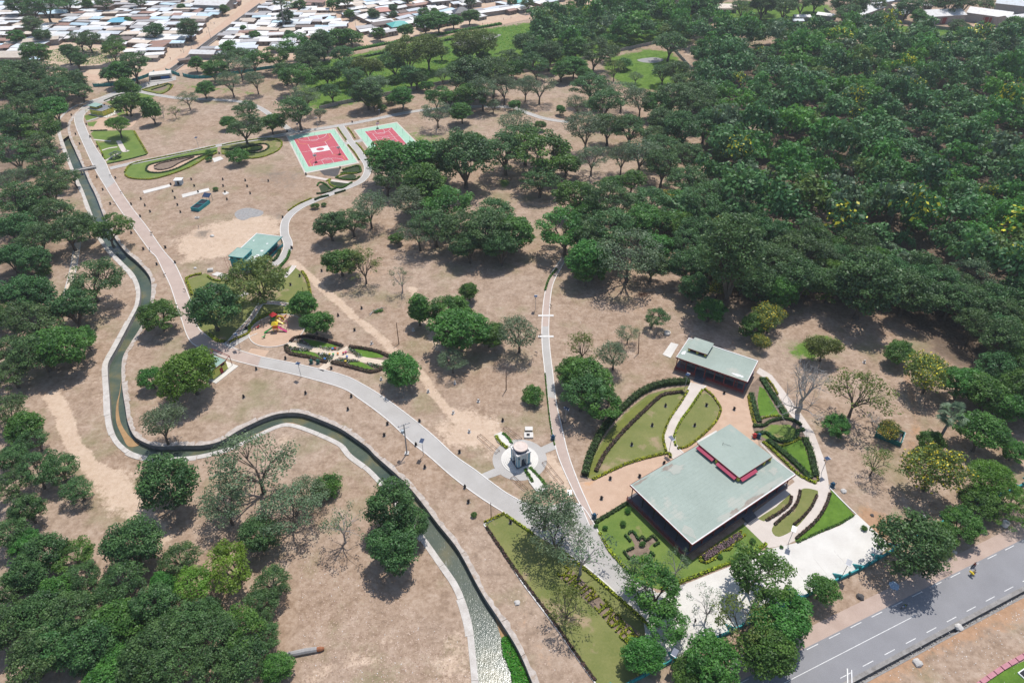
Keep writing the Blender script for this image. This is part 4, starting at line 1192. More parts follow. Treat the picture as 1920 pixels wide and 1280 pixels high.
for s in range(2):
    T_('q', make_tree('tall', 130 + s, 6.0, 17.0, 3.0, 100, 1.25, 120, 0.23, ['leaf_dark'], 0.8, 0.35, 0.5, limbs=6))
T_('p', make_palm(5)); T_('p', make_palm(6, 8.0))
T_('b', make_bare(3)); T_('b', make_bare(8, 12, 5))
SPEC = {'m': ('shade_tree', 'dark green shade tree with visible limbs', 'tree'), 'd': ('shade_tree', 'deep green heavy-crowned tree', 'tree'),
        's': ('sparse_tree', 'grey-green open-crowned tree', 'tree'), 'n': ('round_tree', 'mid-green dense round tree', 'tree'),
        'a': ('umbrella_tree', 'bright green umbrella-crowned tree', 'tree'), 'y': ('lime_tree', 'lime-green leafy tree', 'tree'),
        'f': ('flowering_tree', 'yellow-flowering tree', 'tree'), 'o': ('thin_tree', 'thin olive tree with open twigs', 'tree'),
        'w': ('wispy_tree', 'wispy half-bare grey tree', 'tree'), 'g': ('glossy_tree', 'open tree with glossy leaf clumps', 'tree'),
        'r': ('dome_tree', 'compact bright green domed tree', 'tree'), 'v': ('olive_tree', 'yellowish-green full-crowned tree', 'tree'),
        'u': ('bush', 'rounded green bush', 'bush'), 'c': ('column_tree', 'narrow upright green tree', 'tree'), 'q': ('tall_tree', 'tall dark green tree', 'tree'),
        'p': ('palm_tree', 'grey-green fan palm', 'palm'), 'b': ('dead_tree', 'leafless pale grey tree', 'tree')}
GROUPN = {'tree': 'trees of the park', 'bush': 'bushes of the park', 'palm': 'fan palms'}
TREES = []
def place_tree(kind, xy, s, rz, desc=None, group=None, shared=None, maxrank=14, label=None, sz=None):
    tl = TEMPL[kind]
    w, c, R_, H, zc = tl[random.randrange(len(tl))]
    name, d0, cat = SPEC[kind]
    e = empty(name, (xy[0], xy[1], 0), rz)
    sx = s * random.uniform(0.94, 1.06)
    e.scale = (sx, s * random.uniform(0.94, 1.06), sz or s * random.uniform(0.9, 1.1))
    link('trunk', w, e)
    if c is not None: link('crown', c, e)
    if label: tag(e, label, cat, group or GROUPN[cat])
    else: pend(e, desc or d0, cat, group or GROUPN[cat], xy, maxrank, shared)
    TREES.append((xy[0], xy[1], R_ * s))
    return e
SWAP = np.random.default_rng(12)
def tree_px(cx, cy, w, kind, label=None, hf=1.0):
    if kind == 'm' and not label:
        kind = ('m', 'g', 'n', 'd')[SWAP.choice(4, p=[.66, .08, .12, .14])]
    if kind in 'mdsngy': hf *= .87
    """crown centre and crown width in the photograph -> a tree standing on the ground"""
    _, _, R_, H, zc = TEMPL[kind][0]
    g = at(cx, cy)
    s = w / ppm(cx, cy) / 2 / R_
    for _ in range(4):
        g = at(cx, cy, zc * s * hf)
        s = w / ppm(*unpx(g[0], g[1], zc * s * hf)) / 2 / R_ * (CAM_H - zc * s * hf) / CAM_H
    s *= 1.17
    return place_tree(kind, g, s, random.uniform(0, 6.28), label=label, sz=s * hf * random.uniform(0.95, 1.05))
def unpx(X, Y, Z=0.0):
    dx, dy, dz = X, Y, Z - CAM_H
    w = dy * CP - dz * SP
    x = dx / w * FPX
    y = -(dy * SP + dz * CP) / w * FPX
    x, y = CR * x + SR * y, -SR * x + CR * y
    return x + 960, y + 640

TL = '''
m 15 142 60;m 55 150 60;m 100 152 56;d 140 160 44;m 20 178 66;d 65 182 60;m 112 178 50;m 152 174 34;d 30 250 60;m 85 250 62;m 70 285 56;s 20 340 50;m 60 400 50;m 105 212 55;m 45 215 60;m 30 300 62;m 78 322 58;m 138 335 36;m 95 362 60;m 40 380 70;m 112 402 58;m 30 440 68;m 75 450 62;m 128 440 66;m 203 436 60;m 160 425 50;m 22 492 58;m 66 495 52
m 168 530 80;u 86 510 22;m 35 560 72;d 80 555 66;m 60 612 80;m 138 588 74;m 20 655 60;m 75 662 84;m 122 655 92;m 163 640 40;m 10 600 50;m 22 705 58;m 15 778 60;m 42 805 66;m 70 830 42;m 20 862 50
m 70 895 60;m 112 880 58;m 150 922 46;m 25 912 58;d 55 962 56;m 20 1005 62;m 46 1020 50;m 92 1035 74;m 138 1042 58;d 55 1085 70;m 22 1115 60;m 108 1108 64;m 168 1078 58;m 205 1118 56;m 252 1035 92;m 232 1085 74;m 150 1150 80;d 85 1152 78;m 30 1185 80;m 112 1210 84;m 58 1245 90;d 172 1222 88;m 230 1170 90;m 200 1265 90;m 292 1140 76;m 300 1200 90;d 262 1245 90;m 345 1182 80;m 330 1255 90;m 392 1212 86;m 445 1182 74;m 485 1135 54;m 512 1090 58;m 400 1268 80;m 462 1240 76;m 524 1252 62;m 505 1195 48;m 340 1048 58;m 305 1098 52;d 395 1150 50
y 440 1062 100;y 368 1092 78;m 320 915 104;s 302 802 82;s 480 880 125;s 425 955 84;s 545 955 96;m 492 1003 66;s 575 925 66;u 611 913 44;w 640 985 84
n 300 598 62;n 285 714 42;r 358 706 104;d 397 585 86;v 487 532 92;n 567 572 58;n 590 606 56
n 243 170 42;n 225 140 50;m 250 128 54;m 200 142 28;n 240 198 46;c 283 207 28;w 303 206 22;o 327 210 22;s 352 188 34;a 222 240 46;n 367 122 30;n 400 137 40;s 433 158 46;s 450 128 42;m 475 118 42;s 480 155 40;m 465 208 36;n 430 232 26;m 458 243 54;n 508 233 42;u 445 297 32;n 383 170 34;u 393 288 12;m 425 115 36;m 455 108 38
m 550 150 54;s 572 185 52;m 560 216 56;s 598 215 26;m 522 112 44;m 535 138 40;m 592 112 54;m 562 92 50;m 612 142 42;m 582 126 44;d 605 90 46;m 640 105 36
m 650 132 46;v 690 132 54;s 700 165 52;m 688 182 54;n 755 186 46;v 765 112 62;v 802 100 62;m 740 126 42;s 830 145 32;m 846 135 30;v 880 92 52;v 908 90 52;m 870 104 30;m 828 100 26;m 818 186 44;s 820 216 46;n 866 212 46;u 716 203 16;m 888 150 74;m 925 150 62;s 905 176 62;m 878 188 52;s 946 168 52;s 985 167 44;s 1012 167 52;s 965 236 56;n 963 200 20;n 1013 236 20;n 1050 208 18;s 925 200 26;m 845 190 30;m 780 150 34
n 1052 135 42;m 1076 126 44;n 1096 140 32;m 1112 108 54;o 1152 132 36;s 1192 146 22;m 1243 142 34;m 1255 86 54;m 1110 165 64;m 1132 200 62;s 1166 180 56;s 1202 192 56;m 1232 202 52;s 1085 200 40;m 1030 110 50;n 1075 95 50;d 1000 105 40
n 742 308 86;m 722 340 60;m 790 300 82;n 822 310 62;d 872 310 92;m 790 360 92;m 832 396 72;s 772 386 72;n 893 272 42;m 948 290 80;m 985 275 72;m 1030 300 92;m 1012 342 60;m 1062 310 52;s 1100 250 72;s 1110 300 56;m 1140 242 62;m 1182 246 62;s 1200 292 72;n 1080 372 72;n 1100 402 60
s 692 396 68;m 620 430 54;m 660 420 52;n 638 492 66;o 682 500 66;w 752 525 46;c 785 585 34;n 850 588 66;n 880 548 40;n 866 622 92;n 916 632 56;s 974 628 76;s 848 680 46;n 760 692 70;s 785 442 60;n 743 448 24;m 815 430 72;m 862 440 72;m 912 440 82;n 960 440 82;m 932 410 72;m 880 470 60;d 940 472 60
m 1060 442 82;m 1100 450 82;m 1150 440 92;m 1200 430 80;n 1112 490 92;s 1180 482 104;n 1100 515 58;m 1222 502 60;m 1230 462 62;d 1290 512 70;d 1300 545 52;n 1330 586 50;m 1290 470 60;f 1340 440 56;f 1250 380 46;m 1160 390 80;m 1215 385 70;m 1250 420 56;f 1345 545 40;m 1310 400 70
o 1092 652 62;s 1152 668 60;n 1080 702 60;n 1106 716 92;g 1132 762 66;m 1090 742 74;s 1178 628 36;m 1222 600 36;u 1000 741 36
q 1375 500 120;f 1445 600 66;n 1410 612 48;d 1495 540 86;a 1560 520 76;d 1622 552 112;d 1702 556 84;v 1545 655 60;o 1610 738 104;n 1566 800 42;n 1690 666 50;f 1745 706 86;n 1802 722 72;n 1852 742 82;n 1890 772 70;n 1838 820 84;n 1745 832 44;f 1660 806 42;o 1642 868 60;f 1748 890 98;a 1850 905 90;n 1800 985 62;n 1832 945 60;d 1702 1032 112;n 1768 1008 52;n 1900 850 42;o 1762 1035 44;a 1900 940 70;m 1450 520 76;m 1500 480 80;f 1430 640 36
s 1022 955 110;s 1040 1010 80;w 1092 1040 100;o 1062 1140 84;w 1085 1005 56;g 1232 1110 84;w 1190 1080 84;g 1412 1080 96;w 1330 1140 70;o 1395 1170 104;m 1465 1180 96;n 1432 1222 100;g 1540 1105 58;n 1335 1245 90;n 1212 1238 72;n 1282 1268 62;g 1255 1170 60;w 1270 1060 60
d 738 960 92;d 728 1042 88;d 770 985 60
m 665 150 40;u 790 140 22;m 770 148 40;u 740 150 20;m 622 175 36;u 800 165 22;m 940 120 44;m 985 85 46;v 700 195 30;u 735 188 20;m 1005 130 44;u 905 110 24;v 745 100 40;u 870 130 22;m 960 135 40;v 1145 100 30;u 1170 122 26
m 1260 190 60;m 1292 208 62;m 1246 232 58;d 1282 252 66;m 1250 282 60;m 1292 302 58;m 1226 258 50;m 1312 182 60;d 1322 240 60;m 1242 322 60;m 1286 346 66;m 1332 372 62;n 1270 376 50;s 1166 302 52;m 1184 342 50;n 1150 352 40;m 1270 140 50;m 1290 160 50;u 1345 300 16
'''
for line in TL.replace('\n', ';').split(';'):
    f = line.split()
    if len(f) != 4: continue
    tree_px(float(f[1]), float(f[2]), float(f[3]), f[0], hf={'d': 1.1}.get(f[0], 1.0))
tree_px(1515, 715, 190, 'b', 'large leafless pale grey tree standing in the round bed by the large pavilion', 1.15)
tree_px(1785, 778, 46, 'p', 'tall fan palm with bare grey trunk in the clearing beyond the pavilions')
tree_px(1640, 780, 60, 'b', 'smaller leafless grey tree leaning beside the green fenced pump', 0.7)
tree_px(1690, 250, 64, 'b', 'leafless grey tree rising out of the dense forest', .8)
tree_px(216, 288, 20, 'p', 'small stemless fan palm on the corner lawn', .2)
for x, y, w in ((1445,330,22),(1592,318,22),(1560,345,24),(1528,358,22),(1682,385,24),(1742,375,26),(1420,405,24),(1692,492,24),(1565,330,20)):
    tree_px(x, y, w, 'p')

# young trees and bushes scattered on the dry grass
for x, y, w in ((591,387,18),(607,384,12),(404,355,12),(310,1270,18),(888,965,14),(1305,372,10),(1620,990,14),(1118,986,10),(1178,957,14),(1168,982,14),(1135,990,12),(1411,1014,14),(1350,1043,12),(392,299,14),(1465,1025,8)):
    tree_px(x, y, w * .72, 'u')

# ---- the dense forest: single trees as far as they can be told apart, the rest one mass
TW = np.array([(x, y, r) for x, y, r in TREES])
def scatter(poly_px, spacing, seed, avoid=0.7, n=40000):
    rs = np.random.default_rng(seed)
    P = np.array(pts(poly_px))
    X = rs.uniform(P[:, 0].min(), P[:, 0].max(), n)
    Y = rs.uniform(P[:, 1].min(), P[:, 1].max(), n)
    ok = poly_sd(X, Y, P.tolist()) > 0
    X, Y = X[ok], Y[ok]
    out = []
    cell = {}
    for x, y in zip(X, Y):
        k = (int(x // spacing), int(y // spacing))
        if any(math.hypot(x - a, y - b) < spacing for i in (-1, 0, 1) for j in (-1, 0, 1) for a, b in cell.get((k[0] + i, k[1] + j), ())): continue
        if len(TW) and (np.hypot(TW[:, 0] - x, TW[:, 1] - y) < TW[:, 2] * avoid + 1.5).any(): continue
        cell.setdefault(k, []).append((x, y))
        out.append((x, y))
    return out
CLEAR = [[at(*q) for q in p] for p in ([(1395,225),(1440,240),(1420,275),(1380,270)], [(1290,78),(1308,90),(1306,112),(1292,112)], [(1320,290),(1355,285),(1340,330),(1312,325)], [(1660,44),(1850,62),(1845,92),(1690,66)],
                                       [(1465,640),(1580,620),(1600,690),(1470,690)], [(1560,570),(1700,590),(1780,640),(1860,700),(1860,720),(1700,640),(1560,610)], [(1225,500),(1270,520),(1260,570),(1210,560)])]
def clear(x, y): return any(poly_sd(np.array([x]), np.array([y]), c)[0] > 0 for c in CLEAR)
F1 = [p for p in scatter(FOREST, 7.0, 21) if not clear(*p)]
F1.sort(key=lambda p: math.hypot(p[0], p[1]))
rsf = np.random.default_rng(4)
kinds = ['m', 'd', 'm', 'n', 's', 'd', 'm', 'a', 'n', 'f', 'q']
wts = np.array([.24, .20, .10, .14, .08, .08, .04, .05, .03, .02, .02])
NEAR = 62
for x, y in F1[:NEAR]:
    k = kinds[rsf.choice(len(kinds), p=wts / wts.sum())]
    place_tree(k, (x, y), rsf.uniform(0.95, 1.3), rsf.uniform(0, 6.28), group='trees of the dense forest',
               shared=SPEC[k][1] + ' packed inside the dense forest', maxrank=4)
# cheaper crowns for the mass
def low_tree(seed, mats_i, R_=5.0, H=10.0, n=720, ls=0.47):
    rs = np.random.default_rng(seed)
    nc = 30
    d = rs.normal(size=(nc, 3)); d /= np.linalg.norm(d, axis=1)[:, None]
    d[:, 2] = np.abs(d[:, 2])
    C = d * np.array([R_ * 0.8, R_ * 0.8, H * 0.40]) * rs.uniform(0.45, 1.08, (nc, 1)) + np.array([0, 0, H * 0.52])
    ci = rs.integers(0, nc, n)
    e = rs.normal(size=(n, 3)); e /= np.linalg.norm(e, axis=1)[:, None]
    e[:, 2] = np.where(e[:, 2] < -0.3, -e[:, 2], e[:, 2])
    p = C[ci] + e * 1.35 * np.array([1.1, 1.1, 0.8]) * rs.uniform(0.6, 1.08, (n, 1))
    nr = e + rs.normal(size=(n, 3)) * 0.5 + np.array([0, 0, 0.45]); nr /= np.linalg.norm(nr, axis=1)[:, None]
    V, Q = leaf_block(p, nr, ls * rs.uniform(0.65, 1.3, n), rs)
    return V, Q, np.clip(rs.uniform(0.2, 0.8, nc)[ci] + rs.normal(size=n) * 0.13, 0, 1)
LOWT = [low_tree(200 + i, 0) for i in range(6)]
def mass(name, plist, seed, label, mats=('leaf_dark', 'leaf_deep', 'leaf_mid', 'leaf_grey', 'leaf_acacia', 'flower_yellow', 'leaf_olive'), w=(.34, .26, .18, .11, .07, 0.0, .04), smin=0.85, smax=2.1, yellow=0.02):
    rs = np.random.default_rng(seed)
    Vs, Qs, Ts, Ms, n0 = [], [], [], [], 0
    for x, y in plist:
        V, Q, T = LOWT[rs.integers(len(LOWT))]
        a = rs.uniform(0, 6.28); s = smin + (smax - smin) * rs.random() ** 1.8
        pn = math.sin(x * .031 + 1.3) * math.cos(y * .027) + .6 * math.sin(x * .083 - y * .071)
        ca, sa = math.cos(a), math.sin(a)
        V2 = np.stack([(V[:, 0] * ca - V[:, 1] * sa) * s + x, (V[:, 0] * sa + V[:, 1] * ca) * s + y, V[:, 2] * s * rs.uniform(0.75, 1.5)], 1)
        mi = np.full(len(Q), rs.choice(len(mats), p=np.array(w) / sum(w)) if rs.random() < .55 else (1 if pn < -.5 else 0 if pn < .1 else 2 if pn < .6 else 4))
        if rs.random() < yellow * 2:
            mi[rs.random(len(Q)) < 0.18] = 5
        Vs.append(V2); Qs.append(Q + n0); n0 += len(V2); Ts.append(np.clip(T + rs.uniform(-.28, .28), 0, 1)); Ms.append(mi)
    me = np_mesh(name, np.concatenate(Vs), np.concatenate(Qs), [M[m] for m in mats], np.concatenate(Ms), np.concatenate(Ts))
    return tag(link(name, me), label, kind='stuff')
print('forest', len(F1))
mass('forest', F1[NEAR:], 31, 'dense dark green forest filling the right of the picture')
WOOD1 = [(1000,60),(1040,52),(1075,30),(1130,5),(1200,-2),(1290,0),(1330,40),(1310,95),(1228,78),(1160,92),(1120,96),(1070,112),(1010,112)]
mass('woodland', [p for p in scatter(WOOD1, 7.0, 22)], 32, 'far green woodland between the town road and the walled field', w=(.38, .22, .25, .05, .04, 0, .06))
# understorey of the far meadow: low weeds
def weeds(name, poly, n, seed, label, mat='hedge_bright', h=0.7):
    rs = np.random.default_rng(seed)
    P = np.array(pts(poly))
    X = rs.uniform(P[:, 0].min(), P[:, 0].max(), n); Y = rs.uniform(P[:, 1].min(), P[:, 1].max(), n)
    ok = poly_sd(X, Y, P.tolist()) > 0
    X, Y = X[ok], Y[ok]
    from_ = np.sin(X * 0.13 + 1.7) * np.sin(Y * 0.11) + np.sin(X * 0.05 + Y * 0.07) > -0.5
    X, Y = X[from_], Y[from_]
    n = len(X)
    p = np.stack([X, Y, rs.uniform(0.08, h, n)], 1)
    nr = rs.normal(size=(n, 3)) * 0.6 + np.array([0, 0, 0.9]); nr /= np.linalg.norm(nr, axis=1)[:, None]
    V, Q = leaf_block(p, nr, rs.uniform(0.25, 0.6, n), rs)
    return tag(link(name, np_mesh(name, V, Q, M[mat], None, np.clip(rs.uniform(0.1, 0.9, n), 0, 1))), label, kind='stuff')
weeds('meadow_weeds', MASKS['green'][0][0], 34000, 1, 'rank green weeds of the far meadow', h=1.3)
weeds('field_weeds', MASKS['green'][2][0], 5000, 2, 'tall green weeds below the warehouses', h=1.2)
weeds('lot_weeds', MASKS['green'][3][0], 4000, 3, 'green weeds of the walled town lot')
rs_ = np.random.default_rng(9)
# water weeds in the lower canal
Pw = pts([(940,1196),(952,1190),(968,1222),(990,1270),(1000,1300),(962,1300),(958,1260),(942,1225)], WZ + .1)
Xw = rs_.uniform(min(p[0] for p in Pw), max(p[0] for p in Pw), 5000); Yw = rs_.uniform(min(p[1] for p in Pw), max(p[1] for p in Pw), 5000)
ok = poly_sd(Xw, Yw, Pw) > 0
pw = np.stack([Xw[ok], Yw[ok], WZ + rs_.uniform(.1, .5, ok.sum())], 1)
nw = rs_.normal(size=(len(pw), 3)) * .5 + np.array([0, 0, 1]); nw /= np.linalg.norm(nw, axis=1)[:, None]
Vw, Qw = leaf_block(pw, nw, rs_.uniform(.12, .3, len(pw)), rs_)
tag(link('water_weeds', np_mesh('water_weeds', Vw, Qw, M['hedge_bright'], None, rs_.uniform(0, 1, len(pw)))), 'bright green weeds growing in the lower canal', kind='stuff')
# litter, stones and dry tufts on the open ground
def litter(name, n, seed, mat, smin, smax, label, polys):
    rs = np.random.default_rng(seed)
    V, Q, n0 = [], [], 0
    for poly, share in polys:
        P = np.array(pts(poly))
        k = int(n * share)
        X = rs.uniform(P[:, 0].min(), P[:, 0].max(), k); Y = rs.uniform(P[:, 1].min(), P[:, 1].max(), k)
        ok = (poly_sd(X, Y, P.tolist()) > 0) & (poly_sd(X, Y, CANAL_POLY) < -1.5)
        X, Y = X[ok], Y[ok]
        k = len(X)
        p = np.stack([X, Y, rs.uniform(0.02, 0.05, k)], 1)
        nr = rs.normal(size=(k, 3)) * .1 + np.array([0, 0, 1.0]); nr /= np.linalg.norm(nr, axis=1)[:, None]
        v, q = leaf_block(p, nr, rs.uniform(smin, smax, k), rs)
        V.append(v); Q.append(q + n0); n0 += len(v)
    Q = np.concatenate(Q)
    return tag(link(name, np_mesh(name, np.concatenate(V), Q, M[mat], None, rs.uniform(0, 1, len(Q)))), label, kind='stuff')
OPEN = [([(560,400),(1000,420),(1040,640),(1020,880),(960,820),(800,740),(660,600)], .34), ([(210,330),(540,330),(540,430),(330,480)], .16), ([(560,1020),(880,1200),(890,1290),(560,1290)], .18),
        ([(640,850),(760,860),(900,1000),(1100,1290),(1010,1290),(820,970)], .16), ([(1040,500),(1280,560),(1240,700),(1060,640)], .16)]
M['straw'] = leaf_mat('straw', (0.30, 0.20, 0.13), (0.55, 0.42, 0.31), 0.1)
litter('straw_tufts', 26000, 41, 'straw', 0.10, 0.26, 'dry straw tufts on the open ground', OPEN)
litter('paper_litter', 900, 42, 'white_paint', 0.06, 0.16, 'scattered pale scraps on the open ground', OPEN)
litter('roadside_litter', 700, 43, 'white_paint', 0.05, 0.14, 'scattered pale scraps below the road', [([(1700,1200),(1960,1100),(1960,1290),(1640,1290)], 1.0)])
# ================================================================== BUILDINGS
class Frame:
    """a local frame: origin o, x axis towards a second point, both given in the photograph at height z"""
    def __init__(s, opx, xpx, z):
        s.o = np.array(at(*opx, z)); x = np.array(at(*xpx, z))
        s.L = float(np.linalg.norm(x - s.o)); s.u = (x - s.o) / s.L; s.v = np.array((-s.u[1], s.u[0]))
        s.rz = math.atan2(s.u[1], s.u[0])
    def loc(s, p, z):
        d = np.array(at(*p, z)) - s.o
        return float(d @ s.u), float(d @ s.v)
    def rect(s, ps, z):
        q = np.array([s.loc(p, z) for p in ps])
        return q[:, 0].min(), q[:, 0].max(), q[:, 1].min(), q[:, 1].max()
    def root(s, name): return empty(name, (s.o[0], s.o[1], 0), s.rz)
def bx(x0, x1, y0, y1, z0, z1): return ((x0 + x1) / 2, (y0 + y1) / 2, (z0 + z1) / 2), (abs(x1 - x0), abs(y1 - y0), z1 - z0)
def part(name, mat, parent, *boxes, smooth=False):
    b = MB()
    for q in boxes: b.box(*bx(*q))
    return b.build(name, M[mat], parent)
def blotch(name, parent, cx, cy, z, rx, ry, mat, seed):
    rs = np.random.default_rng(seed)
    n = 18
    P = [(cx + rx * math.cos(a) * rs.uniform(.45, 1.1), cy + ry * math.sin(a) * rs.uniform(.45, 1.1)) for a in np.linspace(0, 6.283, n, False)]
    return MB().flat(P, z).build(name, mat, parent)
M['stain'] = surf('roof_stain', (0.25, 0.20, 0.165), (0.36, 0.33, 0.28), 0.6, 0.9, 4, 0.0)
M['pale_stain'] = surf('roof_pale', (0.40, 0.40, 0.345), (0.36, 0.385, 0.335), 0.5, 0.8, 3, 0.0)
M['plinth'] = surf('plinth', (0.30, 0.17, 0.145), (0.22, 0.12, 0.10), 1, 0.9, 5, 0.0)

# ---- the large pavilion
h = 5.2
F = Frame((1298, 1020.8), (1492, 889.7), h)
W, D = F.L, F.loc((1185.2, 906.4), h)[1]
t = tag(F.root('pavilion'), 'large pavilion with pale green flat roof, magenta clerestory and red veranda', 'pavilion')
part('plinth', 'plinth', t, (-0.9, W - 0.5, 0.6, D - 0.4, -0.3, 0.8))
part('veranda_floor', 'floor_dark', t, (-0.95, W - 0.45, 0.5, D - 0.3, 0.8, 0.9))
part('wall', 'wall_cement', t, (4.6, W - 1.2, 2.4, D - 1.2, 0.9, h - 0.4))
for k in range(5):
    y0 = 3.2 + k * (D - 6) / 5
    part('window', 'dark_glass', t, (4.5, 4.7, y0, y0 + 2.3, 1.7, 3.9))
for k in range(9):
    x0 = 6 + k * 3.3
    part('window' if k != 4 else 'door', 'dark_glass', t, (x0, x0 + 2.2, 2.3, 2.5, 1.6 if k != 4 else 0.9, 3.8))
roof = part('roof', 'roof_green', t, (0, W, 0, D, h - 0.1, h))
part('fascia', 'red_steel', t, (-0.06, W + 0.06, -0.08, 0, h - 0.42, h + 0.05), (-0.08, 0, 0, D, h - 0.42, h + 0.05), (0, W, D, D + 0.08, h - 0.42, h + 0.05), (W, W + 0.08, 0, D, h - 0.42, h + 0.05))
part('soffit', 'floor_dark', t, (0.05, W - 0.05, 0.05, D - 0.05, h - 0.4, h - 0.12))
part('roof_edge', 'white_paint', roof, (0.0, W, 0.0, 0.28, h, h + 0.06), (0.0, 0.2, 0.28, D, h, h + 0.06), (W - .2, W, 0.28, D, h, h + 0.06))
for k in range(6):
    y = 0.8 + k * (D - 1.6) / 5
    part('column', 'black_steel', t, (0.25, 0.43, y - .09, y + .09, 0.9, h - 0.42))
for k in range(10):
    x = 1.0 + k * (W - 2) / 9
    part('column', 'red_steel', t, (x - .1, x + .1, 0.75, 0.95, 0.9, h - 0.42))
rail = part('railing', 'red_steel', t, (-0.9, -0.82, 0.6, D - .4, 1.82, 1.92), (-0.9, -0.82, 0.6, D - .4, 1.35, 1.41), (-0.97, -0.78, 0.5, D - .3, 0.82, 0.98))
for k in range(12):
    y = 0.7 + k * (D - 1.3) / 11
    part('rail_post', 'red_steel', rail, (-0.92, -0.8, y - .05, y + .05, 0.9, 1.9))
sx = F.loc((1403, 966), 0.5)[0]
for k in range(5):
    part('step', 'floor_dark', t, (sx - 1.7, sx + 1.7, 0.5 - (k + 1) * 0.5, 0.5 - k * 0.5, -0.1, 0.76 - k * 0.17))
x0, x1, y0, y1 = F.rect([(1376.2, 798.3), (1448.3, 857.2), (1385.4, 893.8), (1312.2, 834.9)], h + 1.5)
q = [F.loc(p, h + 1.5) for p in ((1376.2, 798.3), (1448.3, 857.2), (1385.4, 893.8), (1312.2, 834.9))]
x0, x1 = (q[2][0] + q[3][0]) / 2, (q[0][0] + q[1][0]) / 2
y0, y1 = (q[1][1] + q[2][1]) / 2, (q[0][1] + q[3][1]) / 2
y1 = max(y1, D - 0.3) if y1 < D + 1.5 else D + 0.3
cs = part('clerestory', 'dark_glass', t, (x0 + .6, x1 - .6, y0 + .6, y1 - .4, h, h + 1.25))
part('clerestory_roof', 'roof_green', t, (x0, x1, y0, y1, h + 1.25, h + 1.5))
part('clerestory_fascia', 'red_steel', t, (x0 - .06, x0, y0, y1, h + 1.2, h + 1.53), (x0, x1, y0 - .06, y0, h + 1.2, h + 1.53))
yl = y1 - y0
for a, b in ((0.03, 0.30), (0.36, 0.66)):
    ya, yb = y1 - (a * 1.45) * yl, y1 - (b * 1.45) * yl
    m = MB().add([(x0 + .2, ya, h + 1.2), (x0 + .2, yb, h + 1.2), (x0 - 1.0, yb, h + 0.75), (x0 - 1.0, ya, h + 0.75), (x0 + .2, ya, h + 1.1), (x0 + .2, yb, h + 1.1), (x0 - 1.0, yb, h + 0.65), (x0 - 1.0, ya, h + 0.65)],
                 [(0, 3, 2, 1), (4, 5, 6, 7), (3, 7, 6, 2), (0, 4, 7, 3), (1, 2, 6, 5)])
    m.build('awning', M['magenta'], t)
xa, xb = x0 + .3, x0 + (x1 - x0) * 0.48
MB().add([(xa, y0 + .2, h + 1.2), (xb, y0 + .2, h + 1.2), (xb, y0 - 1.0, h + 0.75), (xa, y0 - 1.0, h + 0.75), (xa, y0 + .2, h + 1.1), (xb, y0 + .2, h + 1.1), (xb, y0 - 1.0, h + 0.65), (xa, y0 - 1.0, h + 0.65)],
         [(0, 3, 2, 1)[::-1], (4, 5, 6, 7)[::-1], (3, 7, 6, 2)[::-1], (0, 4, 7, 3)[::-1], (1, 2, 6, 5)[::-1]]).build('awning', M['magenta'], t)
for px_, py_ in ((x0 - .05, y0 - .05), (x0 - .05, y0 + yl * .5), (x0 + (x1 - x0) * .75, y0 - .05), (x1 - .8, y0 - .05)):
    part('post', 'yellow_paint', t, (px_, px_ + .65, py_, py_ + .65, h, h + 1.2))
for cx, cy, rx, ry, mt, sd in ((W * .62, 0.9, 7.5, .75, 'stain', 1), (W * .40, 1.0, 2.2, .8, 'stain', 2), (W * .33, 1.2, 3.2, 1.1, 'pale_stain', 3), (W * .75, 1.4, 6, 1.0, 'pale_stain', 4), (3, D - .7, 3, .4, 'stain', 5),
                               (W * .32, D - 1.2, 2.5, .7, 'stain', 6), (2.0, 3.0, 1.4, 2.6, 'pale_stain', 7), (W * .9, 4, 1.6, 1.2, 'pale_stain', 9), (W * .35, D - 3, 3, 1.5, 'pale_stain', 10)):
    blotch('stain', roof, cx, cy, h + 0.012 + 0.004 * sd, rx, ry, M[mt], sd)
MB().tube([(x0 + 5, y0 + yl * .7, h + 1.5), (x0 + 5.4, y0 + yl * .72, h + 2.1)], .05, 5).tube([(x0 + 5.2, y0 + yl * .72, h + 1.9), (x0 + 6.6, y0 + yl * .60, h + 1.55)], .03, 4).build('aerial', M['black_steel'], t)

def seams(parent, x0, x1, y0, y1, z, step, along='y'):
    b = MB()
    n = int(((x1 - x0) if along == 'y' else (y1 - y0)) / step)
    for k in range(1, n):
        if along == 'y': b.box(*bx(x0 + k * step - .03, x0 + k * step + .03, y0, y1, z - .01, z + .012))
        else: b.box(*bx(x0, x1, y0 + k * step - .03, y0 + k * step + .03, z - .01, z + .012))
    return tag(b.build('roof_seam', M['roof_seam'], parent), kind='stuff')
M['roof_seam'] = surf('roof_seam', (0.315, 0.37, 0.32), (0.265, 0.315, 0.27), 1, .7, 5, 0.0)
seams(roof, .3, W - .2, .3, D - .1, h, 1.05, 'x')
